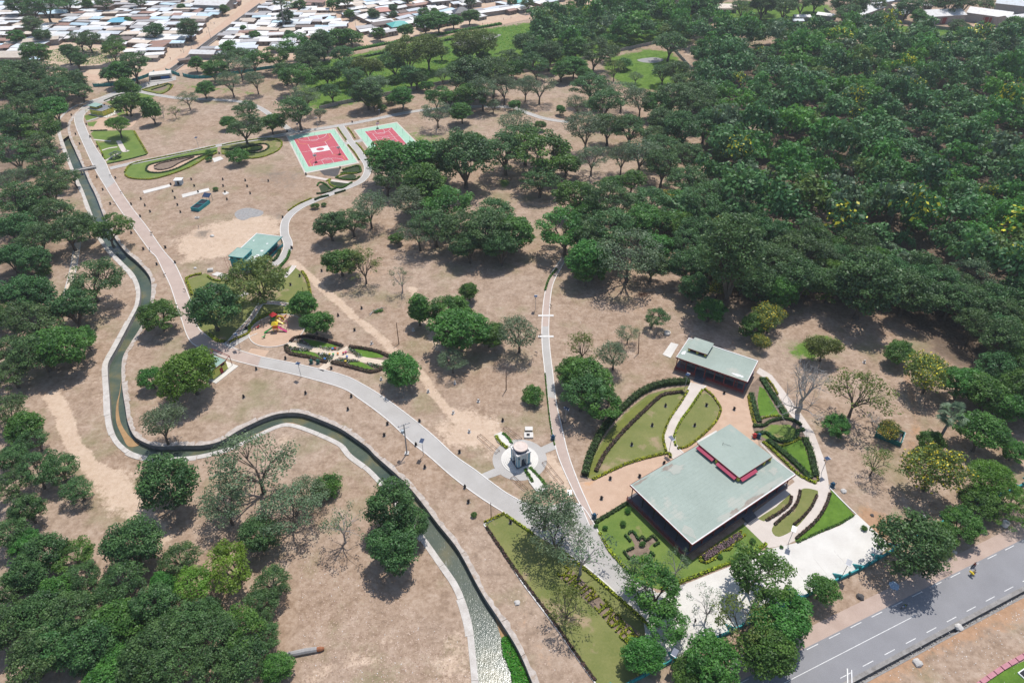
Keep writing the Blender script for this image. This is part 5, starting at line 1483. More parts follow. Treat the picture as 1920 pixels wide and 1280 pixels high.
# ---- the smaller pavilion
h2 = 4.9
F2 = Frame((1267.5, 669.4), (1401.6, 716), h2)
W2 = F2.L
D2 = (F2.loc((1290, 632.8), h2)[1] + F2.loc((1421, 676), h2)[1]) / 2
t2 = tag(F2.root('pavilion'), 'smaller pavilion with pale green roof and dark red veranda at the forest edge', 'pavilion')
part('plinth', 'plinth', t2, (0.2, W2 - .2, -0.4, D2 - .3, -0.3, 0.7))
part('veranda_floor', 'floor_dark', t2, (0.15, W2 - .15, -0.5, D2 - .25, 0.7, 0.8))
part('wall', 'wall_cement', t2, (0.8, W2 - .8, 3.0, D2 - .6, 0.8, h2 - .35))
r2 = part('roof', 'roof_green', t2, (0, W2, 0, D2, h2 - .1, h2))
part('fascia', 'red_steel', t2, (-.06, W2 + .06, -.08, 0, h2 - .4, h2 + .05), (-.08, 0, 0, D2, h2 - .4, h2 + .05), (W2, W2 + .08, 0, D2, h2 - .4, h2 + .05), (0, W2, D2, D2 + .08, h2 - .4, h2 + .05))
part('soffit', 'floor_dark', t2, (0.05, W2 - .05, .05, D2 - .05, h2 - .38, h2 - .12))
part('roof_edge', 'white_paint', r2, (0, W2, D2 - .3, D2, h2, h2 + .1), (0, .2, 0, D2 - .3, h2, h2 + .1), (W2 - .2, W2, 0, D2 - .3, h2, h2 + .1))
for k in range(8):
    x = .6 + k * (W2 - 1.2) / 7
    part('column', 'red_steel', t2, (x - .12, x + .12, -.3, -.06, 0.8, h2 - .4))
sx2 = F2.loc((1309, 715), 0.5)[0]
for a, b in ((.3, sx2 - 1.7), (sx2 + 1.7, W2 - .3)):
    rl = part('railing', 'red_steel', t2, (a, b, -.46, -.36, 1.7, 1.82), (a, b, -.46, -.36, 0.85, 1.35))
for k in range(4):
    part('step', 'floor_dark', t2, (sx2 - 1.5, sx2 + 1.5, -.5 - (k + 1) * .5, -.5 - k * .5, -.1, .64 - k * .17))
for k in range(6):
    x = 1.6 + k * (W2 - 3.4) / 6
    part('window', 'floor_dark', t2, (x, x + 2.2, 2.9, 3.05, 1.5, 3.6))
q = [F2.loc(p, h2 + 1.2) for p in ((1302, 631), (1338, 644), (1326.6, 664.7), (1291, 652.5))]
x0, x1 = (q[0][0] + q[3][0]) / 2, (q[1][0] + q[2][0]) / 2
y0, y1 = (q[2][1] + q[3][1]) / 2, (q[0][1] + q[1][1]) / 2
part('clerestory', 'dark_glass', t2, (x0 + .3, x1 - .3, y0 + .5, y1 - .3, h2, h2 + 1.0))
part('clerestory_roof', 'roof_green', t2, (x0, x1, y0, y1, h2 + 1.0, h2 + 1.2))
part('clerestory_fascia', 'red_steel', t2, (x0, x1, y0 - .06, y0, h2 + .92, h2 + 1.22))
for xx in (x0 + .2, (x0 + x1) / 2 - .3, x1 - .9): part('post', 'yellow_paint', t2, (xx, xx + .6, y0 + .1, y0 + .5, h2, h2 + 1.0))
seams(r2, .2, W2 - .2, .1, D2 - .3, h2, 1.05)
blotch('stain', r2, W2 * .86, 1.6, h2 + .02, 2.2, .7, M['white_paint'], 11)
blotch('stain', r2, W2 * .06, 3.4, h2 + .02, .8, 1.2, M['white_paint'], 12)
def ladder_frame(p0, p1, z0, z1, w, lab):
    a, b = Vector((*at(*p0, z0), z0)), Vector((*at(*p1, z1), z1))
    s = (b - a).cross(Vector((0, 0, 1)))
    s = s.normalized() * (w / 2) if s.length > .01 else Vector((w / 2, 0, 0))
    m = MB().tube([a + s, b + s], .05, 5).tube([a - s, b - s], .05, 5)
    for k in range(6):
        q = a + (b - a) * ((k + .5) / 6)
        m.tube([q + s, q - s], .035, 4)
    tag(m.build('ladder', M['red_steel']), lab, 'ladder')
ladder_frame((1276, 697), (1281, 677), 0.05, 4.2, .9, 'red ladder leaning on the left end of the smaller pavilion')
ladder_frame((1379, 733), (1382, 714), 0.05, 4.2, .9, 'red ladder leaning on the right end of the smaller pavilion')

# ---- teal building
h3 = 4.3
F3 = Frame((479.2, 492.6), (528.9, 443.4), h3)
W3 = F3.L
D3 = F3.loc((481.4, 436.7), h3)[1]
t3 = tag(F3.root('teal_building'), 'teal building with pale green roof and square tower beside the big tree', 'building')
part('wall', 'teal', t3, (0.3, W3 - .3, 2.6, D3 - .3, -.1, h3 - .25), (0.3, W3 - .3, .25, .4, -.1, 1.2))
part('floor', 'floor_dark', t3, (0.2, W3 - .2, .2, 2.6, -.1, .3))
r3 = part('roof', 'roof_teal', t3, (0, W3, 0, D3, h3 - .1, h3))
part('fascia', 'teal', t3, (-.06, W3 + .06, -.08, 0, h3 - .35, h3 + .06), (-.08, 0, 0, D3, h3 - .35, h3 + .06), (W3, W3 + .08, 0, D3, h3 - .35, h3 + .06))
part('roof_edge', 'white_paint', r3, (0, W3, D3 - .35, D3, h3, h3 + .1), (W3 - .3, W3, 0, D3 - .35, h3, h3 + .1))
for k in range(6):
    x = .5 + k * (W3 - 1) / 5
    part('column', 'teal_dark', t3, (x - .12, x + .12, .26, .5, 0, h3 - .35))
for k in range(4):
    x = 1.5 + k * (W3 - 3) / 4
    part('window', 'dark_glass', t3, (x, x + 2, 2.5, 2.62, 1.1, 3.2))
part('red_rail', 'red_steel', t3, (1, W3 - 1, .42, .48, 1.9, 1.98), (1, W3 - 1, .42, .48, 1.5, 1.56))
for k in range(3): part('step', 'floor_dark', t3, (1.5, 4.5, .2 - (k + 1) * .5, .2 - k * .5, -.1, .28 - k * .1))
seams(r3, .1, W3 - .3, .1, D3 - .4, h3, 1.0)
h4 = 6.0
q = [F3.loc(p, h4) for p in ((426.7, 480.3), (445.7, 464.1), (472.5, 468), (456.3, 483.6))]
x0, x1 = (q[0][0] + q[3][0]) / 2, (q[1][0] + q[2][0]) / 2
y0, y1 = (q[2][1] + q[3][1]) / 2, (q[0][1] + q[1][1]) / 2
tw = part('tower', 'teal', t3, (x0 + .3, x1 - .3, y0 + .3, y1 - .3, -.1, h4 - .2))
part('tower_roof', 'roof_teal', t3, (x0 + .12, x1 - .12, y0 + .12, y1 - .12, h4 - .2, h4))
part('tower_fascia', 'teal', t3, (x0, x0 + .12, y0, y1, h4 - .3, h4 + .05), (x1 - .12, x1, y0, y1, h4 - .3, h4 + .05), (x0, x1, y0, y0 + .12, h4 - .3, h4 + .05), (x0, x1, y1 - .12, y1, h4 - .3, h4 + .05))
part('window', 'dark_glass', tw, (x0 + .26, x0 + .31, y0 + 1.2, y0 + 3.2, h4 - 1.1, h4 - .5))
part('window', 'dark_glass', tw, (x0 + .26, x0 + .31, y1 - 1.6, y1 - .8, h4 - 1.1, h4 - .5))
for k in range(2): part('window', 'dark_glass', tw, (x0 + 1 + k * 2.2, x0 + 2.4 + k * 2.2, y0 + .26, y0 + .31, h4 - 1.0, h4 - .5))
for cx, cy, rx, ry, sd in ((4, 2.0, 2.0, 1.2, 21), (8.5, 2.2, .9, .8, 22), (14, 3, .6, .5, 23), (15, D3 - 2, .6, .4, 24)): blotch('stain', r3, cx, cy, h3 + .02, rx, ry, M['white_paint'], sd)
ladder_frame((433, 511), (422, 481), 0.05, 4.5, 1.0, 'rusty ladder leaning beside the teal tower')

# ---- yellow kiosk with pergola frame
h5 = 3.6
F5 = Frame((408, 686.9), (424.2, 674.6), h5)
D5 = F5.loc((398.5, 661.2), h5)[1]
W5 = F5.L
t5 = tag(F5.root('kiosk'), 'small lemon yellow kiosk half hidden by the umbrella tree, red frame around it', 'kiosk')
part('wall', 'lemon', t5, (-2.6, W5 - .2, .2, D5 - .2, -.1, h5 - .15))
part('roof', 'roof_teal', t5, (-2.8, W5, 0, D5, h5 - .15, h5))
part('fascia', 'red_steel', t5, (-2.85, W5 + .05, -.06, 0, h5 - .3, h5 + .06), (W5, W5 + .06, 0, D5, h5 - .3, h5 + .06))
part('door', 'door_red', t5, (W5 - 3.2, W5 - 2.1, .1, .22, .1, 2.2))
part('window', 'dark_glass', t5, (W5 - 2.4, W5 - .9, .1, .22, 2.5, 3.2))
part('floor', 'concrete_white', t5, (-3.6, W5 + 2.2, -1.8, D5 + 1.6, -.1, .18))
fr = MB()
A0 = F5.loc((384.6, 652.3), 4.0); B0 = F5.loc((433, 676.8), 4.0)
xa, ya, xb, yb = W5 + 1.6, 0.2, W5 + 1.6, D5 + 1.4
for (p, q_) in (((xa, ya, 4), (xb, yb, 4)), ((-3, yb, 4), (xb, yb, 4)), ((xa, ya, 4), (xa, ya, .1)), ((xb, yb, 4), (xb, yb, .1)), ((-3, yb, 4), (-3, yb, .1)), ((W5, ya, h5), (xa, ya, 4)), ((W5, D5, h5), (xb, yb, 4))):
    fr.tube([p, q_], .1, 4)
fr.build('pergola_frame', M['red_steel'], t5)

# ---- corner pavilion in the north west
h6 = 3.4
F6 = Frame((190.4, 208.2), (212.7, 199.3), h6)
W6 = F6.L
D6 = F6.loc((169, 201.5), h6)[1]
t6 = tag(F6.root('kiosk'), 'yellow corner pavilion with slate roof and white forecourt beside the curving path', 'kiosk')
part('wall', 'lemon', t6, (.4, W6 - .6, .4, D6 - .6, -.1, h6 - .15))
part('roof', 'roof_slate', t6, (0, W6, 0, D6, h6 - .15, h6))
part('fascia', 'white_paint', t6, (-.1, W6 + .1, -.1, 0, h6 - .28, h6 + .05), (-.1, 0, 0, D6, h6 - .28, h6 + .05))
part('upper_wall', 'yellow_paint', t6, (1.2, W6 * .62, D6 * .45, D6 - .6, h6, h6 + 1.4))
for k in range(3): part('window', 'dark_glass', t6, (1.8 + k * 2.2, 2.9 + k * 2.2, D6 * .45 - .06, D6 * .45 + .02, h6 + .5, h6 + 1.1))
part('upper_roof', 'roof_teal', t6, (.4, W6 * .68, D6 * .38, D6, h6 + 1.4, h6 + 1.58))
part('floor', 'concrete_white', t6, (-.6, W6 + 1.2, -3.2, D6 + .4, -.1, .15))
pf = MB()
for k in range(5):
    x = .3 + k * (W6 - .3) / 4
    pf.tube([(x, 0, h6 - .1), (x, -2.8, h6 - .6), (x, -2.9, .1)], .09, 4)
pf.tube([(-2.2, 1, .1), (-2.2, 1, h6 - .2), (0, 1, h6 - .2)], .09, 4).tube([(-2.2, D6 - .5, .1), (-2.2, D6 - .5, h6 - .2), (0, D6 - .5, h6 - .2)], .09, 4).tube([(-2.2, 1, h6 - .2), (-2.2, D6 - .5, h6 - .2)], .09, 4)
pf.build('pergola_frame', M['yellow_paint'], t6)
for k in range(3): part('yellow_panel', 'yellow_paint', t6, (1.0 + k * 2.6, 2.8 + k * 2.6, .3, .42, .3, 2.6))

# ---- the domed monument
mc = np.array(at(974.5, 861))
r1, r0 = 35 / ppm(974, 861), 51 / ppm(974, 861)
hp, hm = .6, 5.1
a, b_ = np.array(at(955.7, 838.2, hm)), np.array(at(969.6, 856.2, hm))
c_ = np.array(at(997, 845.7, hm))
rz = math.atan2(c_[1] - b_[1], c_[0] - b_[0])
S = (np.linalg.norm(c_ - b_) + np.linalg.norm(a - b_)) / 2
mx = (a + c_) / 2
tag(MB().lathe([(r0, -.02), (r0, .06)], (mc[0], mc[1], 0), 64).build('round_plaza', M['paver_grey']), 'round grey plaza under the monument', kind='structure')
st = tag(MB().lathe([(r1, 0.06), (r1, .16), (r1 - .5, .16), (r1 - .5, .27), (r1 - 1.0, .27), (r1 - 1.0, .38), (r1 - 1.5, .38), (r1 - 1.5, .5), (r1 - 2.0, .5), (r1 - 2.0, hp)], (mc[0], mc[1], 0), 64).build('step_ring', M['concrete_white']), 'white circular steps under the domed monument', 'steps')
tm = tag(empty('monument', (mx[0], mx[1], 0), rz), 'white four-arched monument carrying a cream bowl dome', 'monument')
s2 = S / 2 - .15
pier = 1.15
for ix in (-1, 1):
    for iy in (-1, 1):
        part('pier', 'blue_grey', tm, (ix * s2 - (pier if ix > 0 else 0), ix * s2 + (pier if ix < 0 else 0), iy * s2 - (pier if iy > 0 else 0), iy * s2 + (pier if iy < 0 else 0), hp - .02, hm - .2))
def arch(axis, sgn):
    m = MB()
    n = 12
    half, zs = s2 - pier, hp + 1.9
    top = hm - .2
    prof = [(-half, zs)] + [(-half * math.cos(math.pi * k / n), zs + (half) * .85 * math.sin(math.pi * k / n)) for k in range(1, n)] + [(half, zs)]
    for th0, th1 in ((s2 - .55, s2 - .12),):
        vs = []
        for w in (th0, th1):
            for x, z in prof: vs.append((x, w, z))
            for x, z in prof: vs.append((x, w, top))
        k = len(prof)
        fs = []
        for o in (0, 2 * k):
            for i in range(k - 1):
                f = (o + i, o + i + 1, o + k + i + 1, o + k + i)
                fs.append(f if o else f[::-1])
        for i in range(k - 1): fs.append((i, i + 1, 2 * k + i + 1, 2 * k + i))
        m.add(vs, fs)
    o = m.build('arch', M['blue_grey'], tm)
    o.rotation_euler = (0, 0, axis)
for k in range(4): arch(k * math.pi / 2, 1)
for k in range(4):
    g = MB()
    for x in (-s2 + .42, s2 - .42): g.box(*bx(x - .14, x + .14, s2, s2 + .05, hp, hm - .3))
    g.build('pilaster', M['cyan_trim'], tm).rotation_euler = (0, 0, k * math.pi / 2)
    g = MB()
    for x in (-s2 + 1.02, s2 - 1.02): g.box(*bx(x - .12, x + .12, s2, s2 + .04, hp, hm - .3))
    g.build('pilaster', M['white_paint'], tm).rotation_euler = (0, 0, k * math.pi / 2)
    part('lamp', 'black_steel', tm, (-s2 + .3, -s2 + .5, -s2 - .2, -s2 - .05, hm - 1.3, hm - .8))
part('floor', 'floor_dark', tm, (-s2 - .3, s2 + .3, -s2 - .3, s2 + .3, hp - .02, hp + .03))
part('roof_slab', 'roof_slate', tm, (-s2 - .1, s2 + .1, -s2 - .1, s2 + .1, hm - .2, hm - .05))
part('parapet', 'white_paint', tm, (-S / 2, S / 2, -S / 2, -S / 2 + .3, hm - .25, hm + .18), (-S / 2, S / 2, S / 2 - .3, S / 2, hm - .25, hm + .18), (-S / 2, -S / 2 + .3, -S / 2 + .3, S / 2 - .3, hm - .25, hm + .18), (S / 2 - .3, S / 2, -S / 2 + .3, S / 2 - .3, hm - .25, hm + .18))
bowl = MB().lathe([(1.1, hm - .05), (1.45, hm + .35), (1.8, hm + .8), (1.9, hm + 1.05), (1.9, hm + 1.2), (1.75, hm + 1.2), (1.68, hm + 1.02), (1.2, hm + 1.22), (.6, hm + 1.34), (.05, hm + 1.38)], (0, 0, 0), 36)
bowl.build('bowl', M['cream_dome'], tm, True)
MB().lathe([(1.92, hm + .95), (1.98, hm + .98), (1.98, hm + 1.04), (1.92, hm + 1.07)], (0, 0, 0), 36).build('bowl_band', M['cream_dome'], tm, True)
# connectors and planted ramps
zm = lambda l: zoomed(l, 880, 780, 8.0)
sheet('link_path', pts(zm([(170, 872), (378, 782), (480, 870), (265, 945)])), .065, M['paver_grey'], 'link from the wide path to the monument')
sheet('link_path', pts(zm([(1055, 472), (1255, 385), (1305, 490), (1130, 560)])), .065, M['paver_grey'], 'link from the brick path to the monument')
for pp, lab in (([(370, 290), (480, 240), (600, 350), (640, 410), (585, 485), (430, 400)], 'white planted ramp on the far side of the monument'), ([(830, 790), (900, 760), (1060, 900), (1175, 1090), (1110, 1140), (1000, 1130), (900, 1000)], 'white planted ramp on the near side of the monument')):
    tag(MB().prism(pts(zm(pp)), 0, .3).build('planted_ramp', M['concrete_white']), lab, 'ramp')
for pp, lab in (([(120, 315), (170, 285), (455, 530), (400, 565)], 'left far'), ([(505, 190), (555, 168), (790, 345), (720, 365)], 'right far'), ([(1090, 710), (1150, 685), (1415, 1010), (1355, 1035)], 'right near'), ([(620, 940), (670, 910), (880, 1100), (820, 1115)], 'left near')):
    P = pts(zm(pp))
    m = MB()
    for i in range(4):
        m.tube([(*P[i], .45), (*P[(i + 1) % 4], .45)], .06, 4)
        m.tube([(*P[i], .45), (*P[i], -.05)], .05, 4)
    for f in (.33, .66):
        m.tube([(P[0][0] * (1 - f) + P[3][0] * f, P[0][1] * (1 - f) + P[3][1] * f, .45), (P[1][0] * (1 - f) + P[2][0] * f, P[1][1] * (1 - f) + P[2][1] * f, .45)], .05, 4)
    tag(m.build('metal_frame', M['wood']), 'long low metal frame on the ' + lab + ' side of the monument', 'frame')
# little well with its white lid
P0 = pts(zm([(850, 265), (905, 235), (950, 300), (930, 335), (830, 315)]))
tw_ = tag(empty('well', (*at(*zm([(890, 295)])[0]), 0)), 'small white concrete well with open hatch near the monument', 'well')
part('slab', 'concrete_white', tw_, (-1.3, 1.3, -1.0, 1.0, -.1, .5))
part('hatch', 'dark_glass', tw_, (-.6, .3, -.5, .5, .5, .53))
lid = part('lid', 'concrete_white', tw_, (-1.0, 1.2, 1.5, 3.0, 0.55, .75))
part('lid_leg', 'black_steel', tw_, (-.8, -.7, 1.6, 1.7, -.1, .56), (.9, 1.0, 1.6, 1.7, -.1, .56), (.9, 1.0, 2.8, 2.9, -.1, .56), (-.8, -.7, 2.8, 2.9, -.1, .56))

# ================================================================== COURTS
def court(q_green, q_red, name, lab, long_m, wide_m, lines, extra):
    P = [np.array(p) for p in pts(q_green)]       # TL BL BR TR
    Rr = [np.array(p) for p in pts(q_red)]
    c = sum(P) / 4
    root = tag(empty(name, (c[0], c[1], 0)), lab, 'sports court')
    loc = lambda l: [(float(p[0] - c[0]), float(p[1] - c[1])) for p in l]
    big = [p + (p - c) * .055 for p in P]
    MB().prism(loc(big), -.1, .06).build('base_slab', M['paver_cream'], root)
    MB().flat(loc(P), .085).build('green_surface', M['court_green'], root)
    MB().flat(loc(Rr), .105).build('red_surface', M['court_red'], root)
    def uv(u, v):                                  # metres across, metres along
        a, b = u / wide_m, v / long_m
        p = (Rr[0] * (1 - a) + Rr[3] * a) * (1 - b) + (Rr[1] * (1 - a) + Rr[2] * a) * b - c
        return float(p[0]), float(p[1])
    def ln(ps, w=.16, closed=False, mat='paint', z=.112):
        MB().line([uv(*p) for p in ps], w, z, z + .012, 0, closed).build('court_line', M[mat], root)
    lines(ln, uv, root)
    return root, uv, c
def arc(cx, cy, r, a0, a1, n=16): return [(cx + r * math.cos(a), cy + r * math.sin(a)) for a in np.linspace(a0, a1, n)]
def l1(ln, uv, root):
    ln([(0, 0), (20, 0), (20, 40), (0, 40)], .22, True)
    ln([(0, 20), (20, 20)])
    for v0, s in ((0, 1), (40, -1)):
        ln([(10 + 7.5 * math.cos(a), v0 + s * 6.3 * math.sin(a)) for a in np.linspace(0, math.pi, 20)], .18)
        ln([(7.5, v0), (7.5, v0 + s * 5.5), (12.5, v0 + s * 5.5), (12.5, v0)])
        ln([(10 + 1.8 * math.cos(a), v0 + s * (5.5 + 1.8 * math.sin(a))) for a in np.linspace(0, math.pi, 12)])
        ln([(1.5, v0), (1.5, v0 + s * 7), (6, v0 + s * 11), (14, v0 + s * 11), (18.5, v0 + s * 7), (18.5, v0)], .13, mat='toy_yellow')
    ln([(5.5, 11), (14.5, 11), (14.5, 29), (5.5, 29)], .2, True)
    MB().flat([uv(5.6, 16.6), uv(14.4, 16.6), uv(14.4, 23.4), uv(5.6, 23.4)][::-1], .13).build('white_panel', M['paint'], root)
    MB().flat([uv(*p) for p in arc(10, 20, 2.0, 0, 6.1, 24)], .136).build('centre_circle', M['court_red'], root)
def l2(ln, uv, root):
    ln([(0, 0), (15, 0), (15, 28), (0, 28)], .22, True)
    ln([(0, 14), (15, 14)])
    ln(arc(7.5, 14, 1.8, 0, 6.0, 20), closed=True)
    for v0, s in ((0, 1), (28, -1)):
        ln([(7.5 + 6.3 * math.cos(a), v0 + s * 5.6 * math.sin(a)) for a in np.linspace(0, math.pi, 18)])
        ln([(5.2, v0), (5.2, v0 + s * 5.8), (9.8, v0 + s * 5.8), (9.8, v0)])
        ln([(7.5 + 1.8 * math.cos(a), v0 + s * (5.8 + 1.8 * math.sin(a))) for a in np.linspace(0, math.pi, 12)])
    ln([(3, 5), (12, 5), (12, 23), (3, 23)], .18, True)
    ln([(3, 11), (12, 11)]); ln([(3, 17), (12, 17)])
c1, uv1, cc1 = court([(539.5,256),(573.1,323.3),(670,304.5),(627,242.8)], [(550.5,261.3),(578.6,313.4),(654.4,300.6),(620,249.8)], 'sports_court', 'larger red and green sports court with a white centre panel', 40, 20, l1, None)
c2, uv2, cc2 = court([(666.1,244.7),(702,291.3),(787,274.5),(743.4,230.3)], [(683.75,247.2),(710.6,281.1),(763.75,271.7),(734.8,239.7)], 'sports_court', 'smaller red and green basketball court beside the cross path', 28, 15, l2, None)
def hoop(xy, rz, lab):
    e = tag(empty('basketball_hoop', (xy[0], xy[1], .1), rz), lab, 'basketball hoop', 'hoops and goals of the courts')
    part('base', 'bin', e, (-.6, .6, -.9, .3, 0, .35))
    MB().tube([(0, -.4, .3), (0, -.3, 2.6), (0, .9, 3.2)], .1, 6).build('post', M['black_steel'], e)
    part('backboard', 'white_paint', e, (-.9, .9, .9, .96, 2.8, 3.9))
    MB().tube([(.22 * math.cos(a), 1.2 + .22 * math.sin(a), 3.05) for a in np.linspace(0, 6.283, 13)], .025, 4).build('rim', M['toy_orange'], e)
dv = lambda uvf: math.atan2(uvf(7, 10)[1] - uvf(7, 0)[1], uvf(7, 10)[0] - uvf(7, 0)[0]) - math.pi / 2
for uvf, cc, u, v, f, lab in ((uv2, cc2, 7.5, -1.2, 0, 'basketball hoop at the far end of the smaller court'), (uv2, cc2, 7.5, 29.2, math.pi, 'basketball hoop at the near end of the smaller court'),
                              (uv1, cc1, 4.5, 36.0, math.pi, 'hoop at the near left of the larger court'), (uv1, cc1, 17.5, 31, math.pi, 'hoop at the near right of the larger court')):
    p = uvf(u, v)
    hoop((p[0] + cc[0], p[1] + cc[1]), dv(uvf) + f, lab)
def goal(u, v, f, lab):
    p = uv1(u, v)
    e = tag(empty('handball_goal', (p[0] + cc1[0], p[1] + cc1[1], .1), dv(uv1) + f), lab, 'goal', 'hoops and goals of the courts')
    MB().tube([(-1.5, 0, 0), (-1.5, 0, 2), (1.5, 0, 2), (1.5, 0, 0)], .06, 5).build('goal_frame', M['white_paint'], e)
    MB().tube([(-1.5, 0, 2), (-1.5, -1, 0)], .03, 4).tube([(1.5, 0, 2), (1.5, -1, 0)], .03, 4).tube([(-1.5, -1, 0), (1.5, -1, 0)], .03, 4).build('rear_frame', M['steel'], e)
goal(10, -.3, 0, 'white goal frame at the far end of the larger court')
goal(10, 40.3, math.pi, 'white goal frame at the near end of the larger court')
pl = MB().tube([(0, 0, 0), (0, 0, 3.2), (.25, 0, 3.5)], .05, 5).mesh('court_post', M['steel'])
k = 0
for u, v in ((-2, 3), (-2, 12), (-2, 21), (-2, 30), (-2, 39), (22, 3), (22, 12), (22, 21), (22, 30), (22, 39)):
    p = uv1(u, v); o = link('court_post', pl, None, (p[0] + cc1[0], p[1] + cc1[1], .08)); pend(o, 'steel post of the larger court', 'post', 'court edge posts', (p[0] + cc1[0], p[1] + cc1[1]), 12)
for u, v in ((-2, 2), (-2, 14), (-2, 26), (17, 2), (17, 14), (17, 26)):
    p = uv2(u, v); o = link('court_post', pl, None, (p[0] + cc2[0], p[1] + cc2[1], .08)); pend(o, 'steel post of the smaller court', 'post', 'court edge posts', (p[0] + cc2[0], p[1] + cc2[1]), 12)
# ================================================================== HEDGES
HRS = np.random.default_rng(77)
def hedge(line, w, h, mat, label, closed=False, name='hedge', dens=34, size=.17, cat='hedge', group=None, base=0.0, world_=False, ragged=.12):
    P = resample(line if world_ else pts(line), .8, closed) if len(line) > 2 else resample(line if world_ else pts(line), .8)
    A = np.array(P + ([P[0]] if closed else []))
    seg = np.hypot(*np.diff(A, axis=0).T)
    L = seg.sum()
    n = int(L * dens * (w + h))
    t = HRS.uniform(0, L, n)
    d = np.concatenate([[0], np.cumsum(seg)])
    i = np.clip(np.searchsorted(d, t) - 1, 0, len(seg) - 1)
    f = (t - d[i]) / np.maximum(seg[i], 1e-6)
    p = A[i] * (1 - f[:, None]) + A[i + 1] * f[:, None]
    dr = (A[i + 1] - A[i]) / np.maximum(seg[i], 1e-6)[:, None]
    nn = np.stack([-dr[:, 1], dr[:, 0]], 1)
    # around the three open faces of the section
    q = HRS.uniform(-1, 1, n)
    k = (w / 2) / (w / 2 + h)
    top = np.abs(q) < k
    off = np.where(top, q / k * w / 2, np.sign(q) * w / 2)
    z = np.where(top, h, h * (1 - (np.abs(q) - k) / (1 - k)))
    wob = 1 + ragged * np.sin(t * 2.3 + i)
    c = np.stack([p[:, 0] + nn[:, 0] * off * wob, p[:, 1] + nn[:, 1] * off * wob, base + z * wob + HRS.normal(size=n) * ragged * .3], 1)
    nr = np.stack([nn[:, 0] * np.where(top, 0, np.sign(q)), nn[:, 1] * np.where(top, 0, np.sign(q)), np.where(top, 1.0, .35)], 1) + HRS.normal(size=(n, 3)) * .45
    nr /= np.linalg.norm(nr, axis=1)[:, None]
    V, Q = leaf_block(c, nr, size * HRS.uniform(.7, 1.35, n), HRS)
    tint = np.clip(.5 + .3 * np.sin(t * .9) * np.sin(t * .37 + 2) + HRS.normal(size=n) * .2, 0, 1)
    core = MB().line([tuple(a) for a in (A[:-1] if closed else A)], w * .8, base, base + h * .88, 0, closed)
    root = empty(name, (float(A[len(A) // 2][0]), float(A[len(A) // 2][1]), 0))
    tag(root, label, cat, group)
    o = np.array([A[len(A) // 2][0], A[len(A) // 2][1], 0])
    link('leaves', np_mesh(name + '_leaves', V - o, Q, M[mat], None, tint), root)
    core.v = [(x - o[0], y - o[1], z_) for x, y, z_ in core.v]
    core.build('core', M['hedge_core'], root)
    return root
Y, G, B_R, BR_, PU = 'hedge_yellow', 'hedge_green', 'hedge_brown', 'hedge_bright', 'hedge_purple'
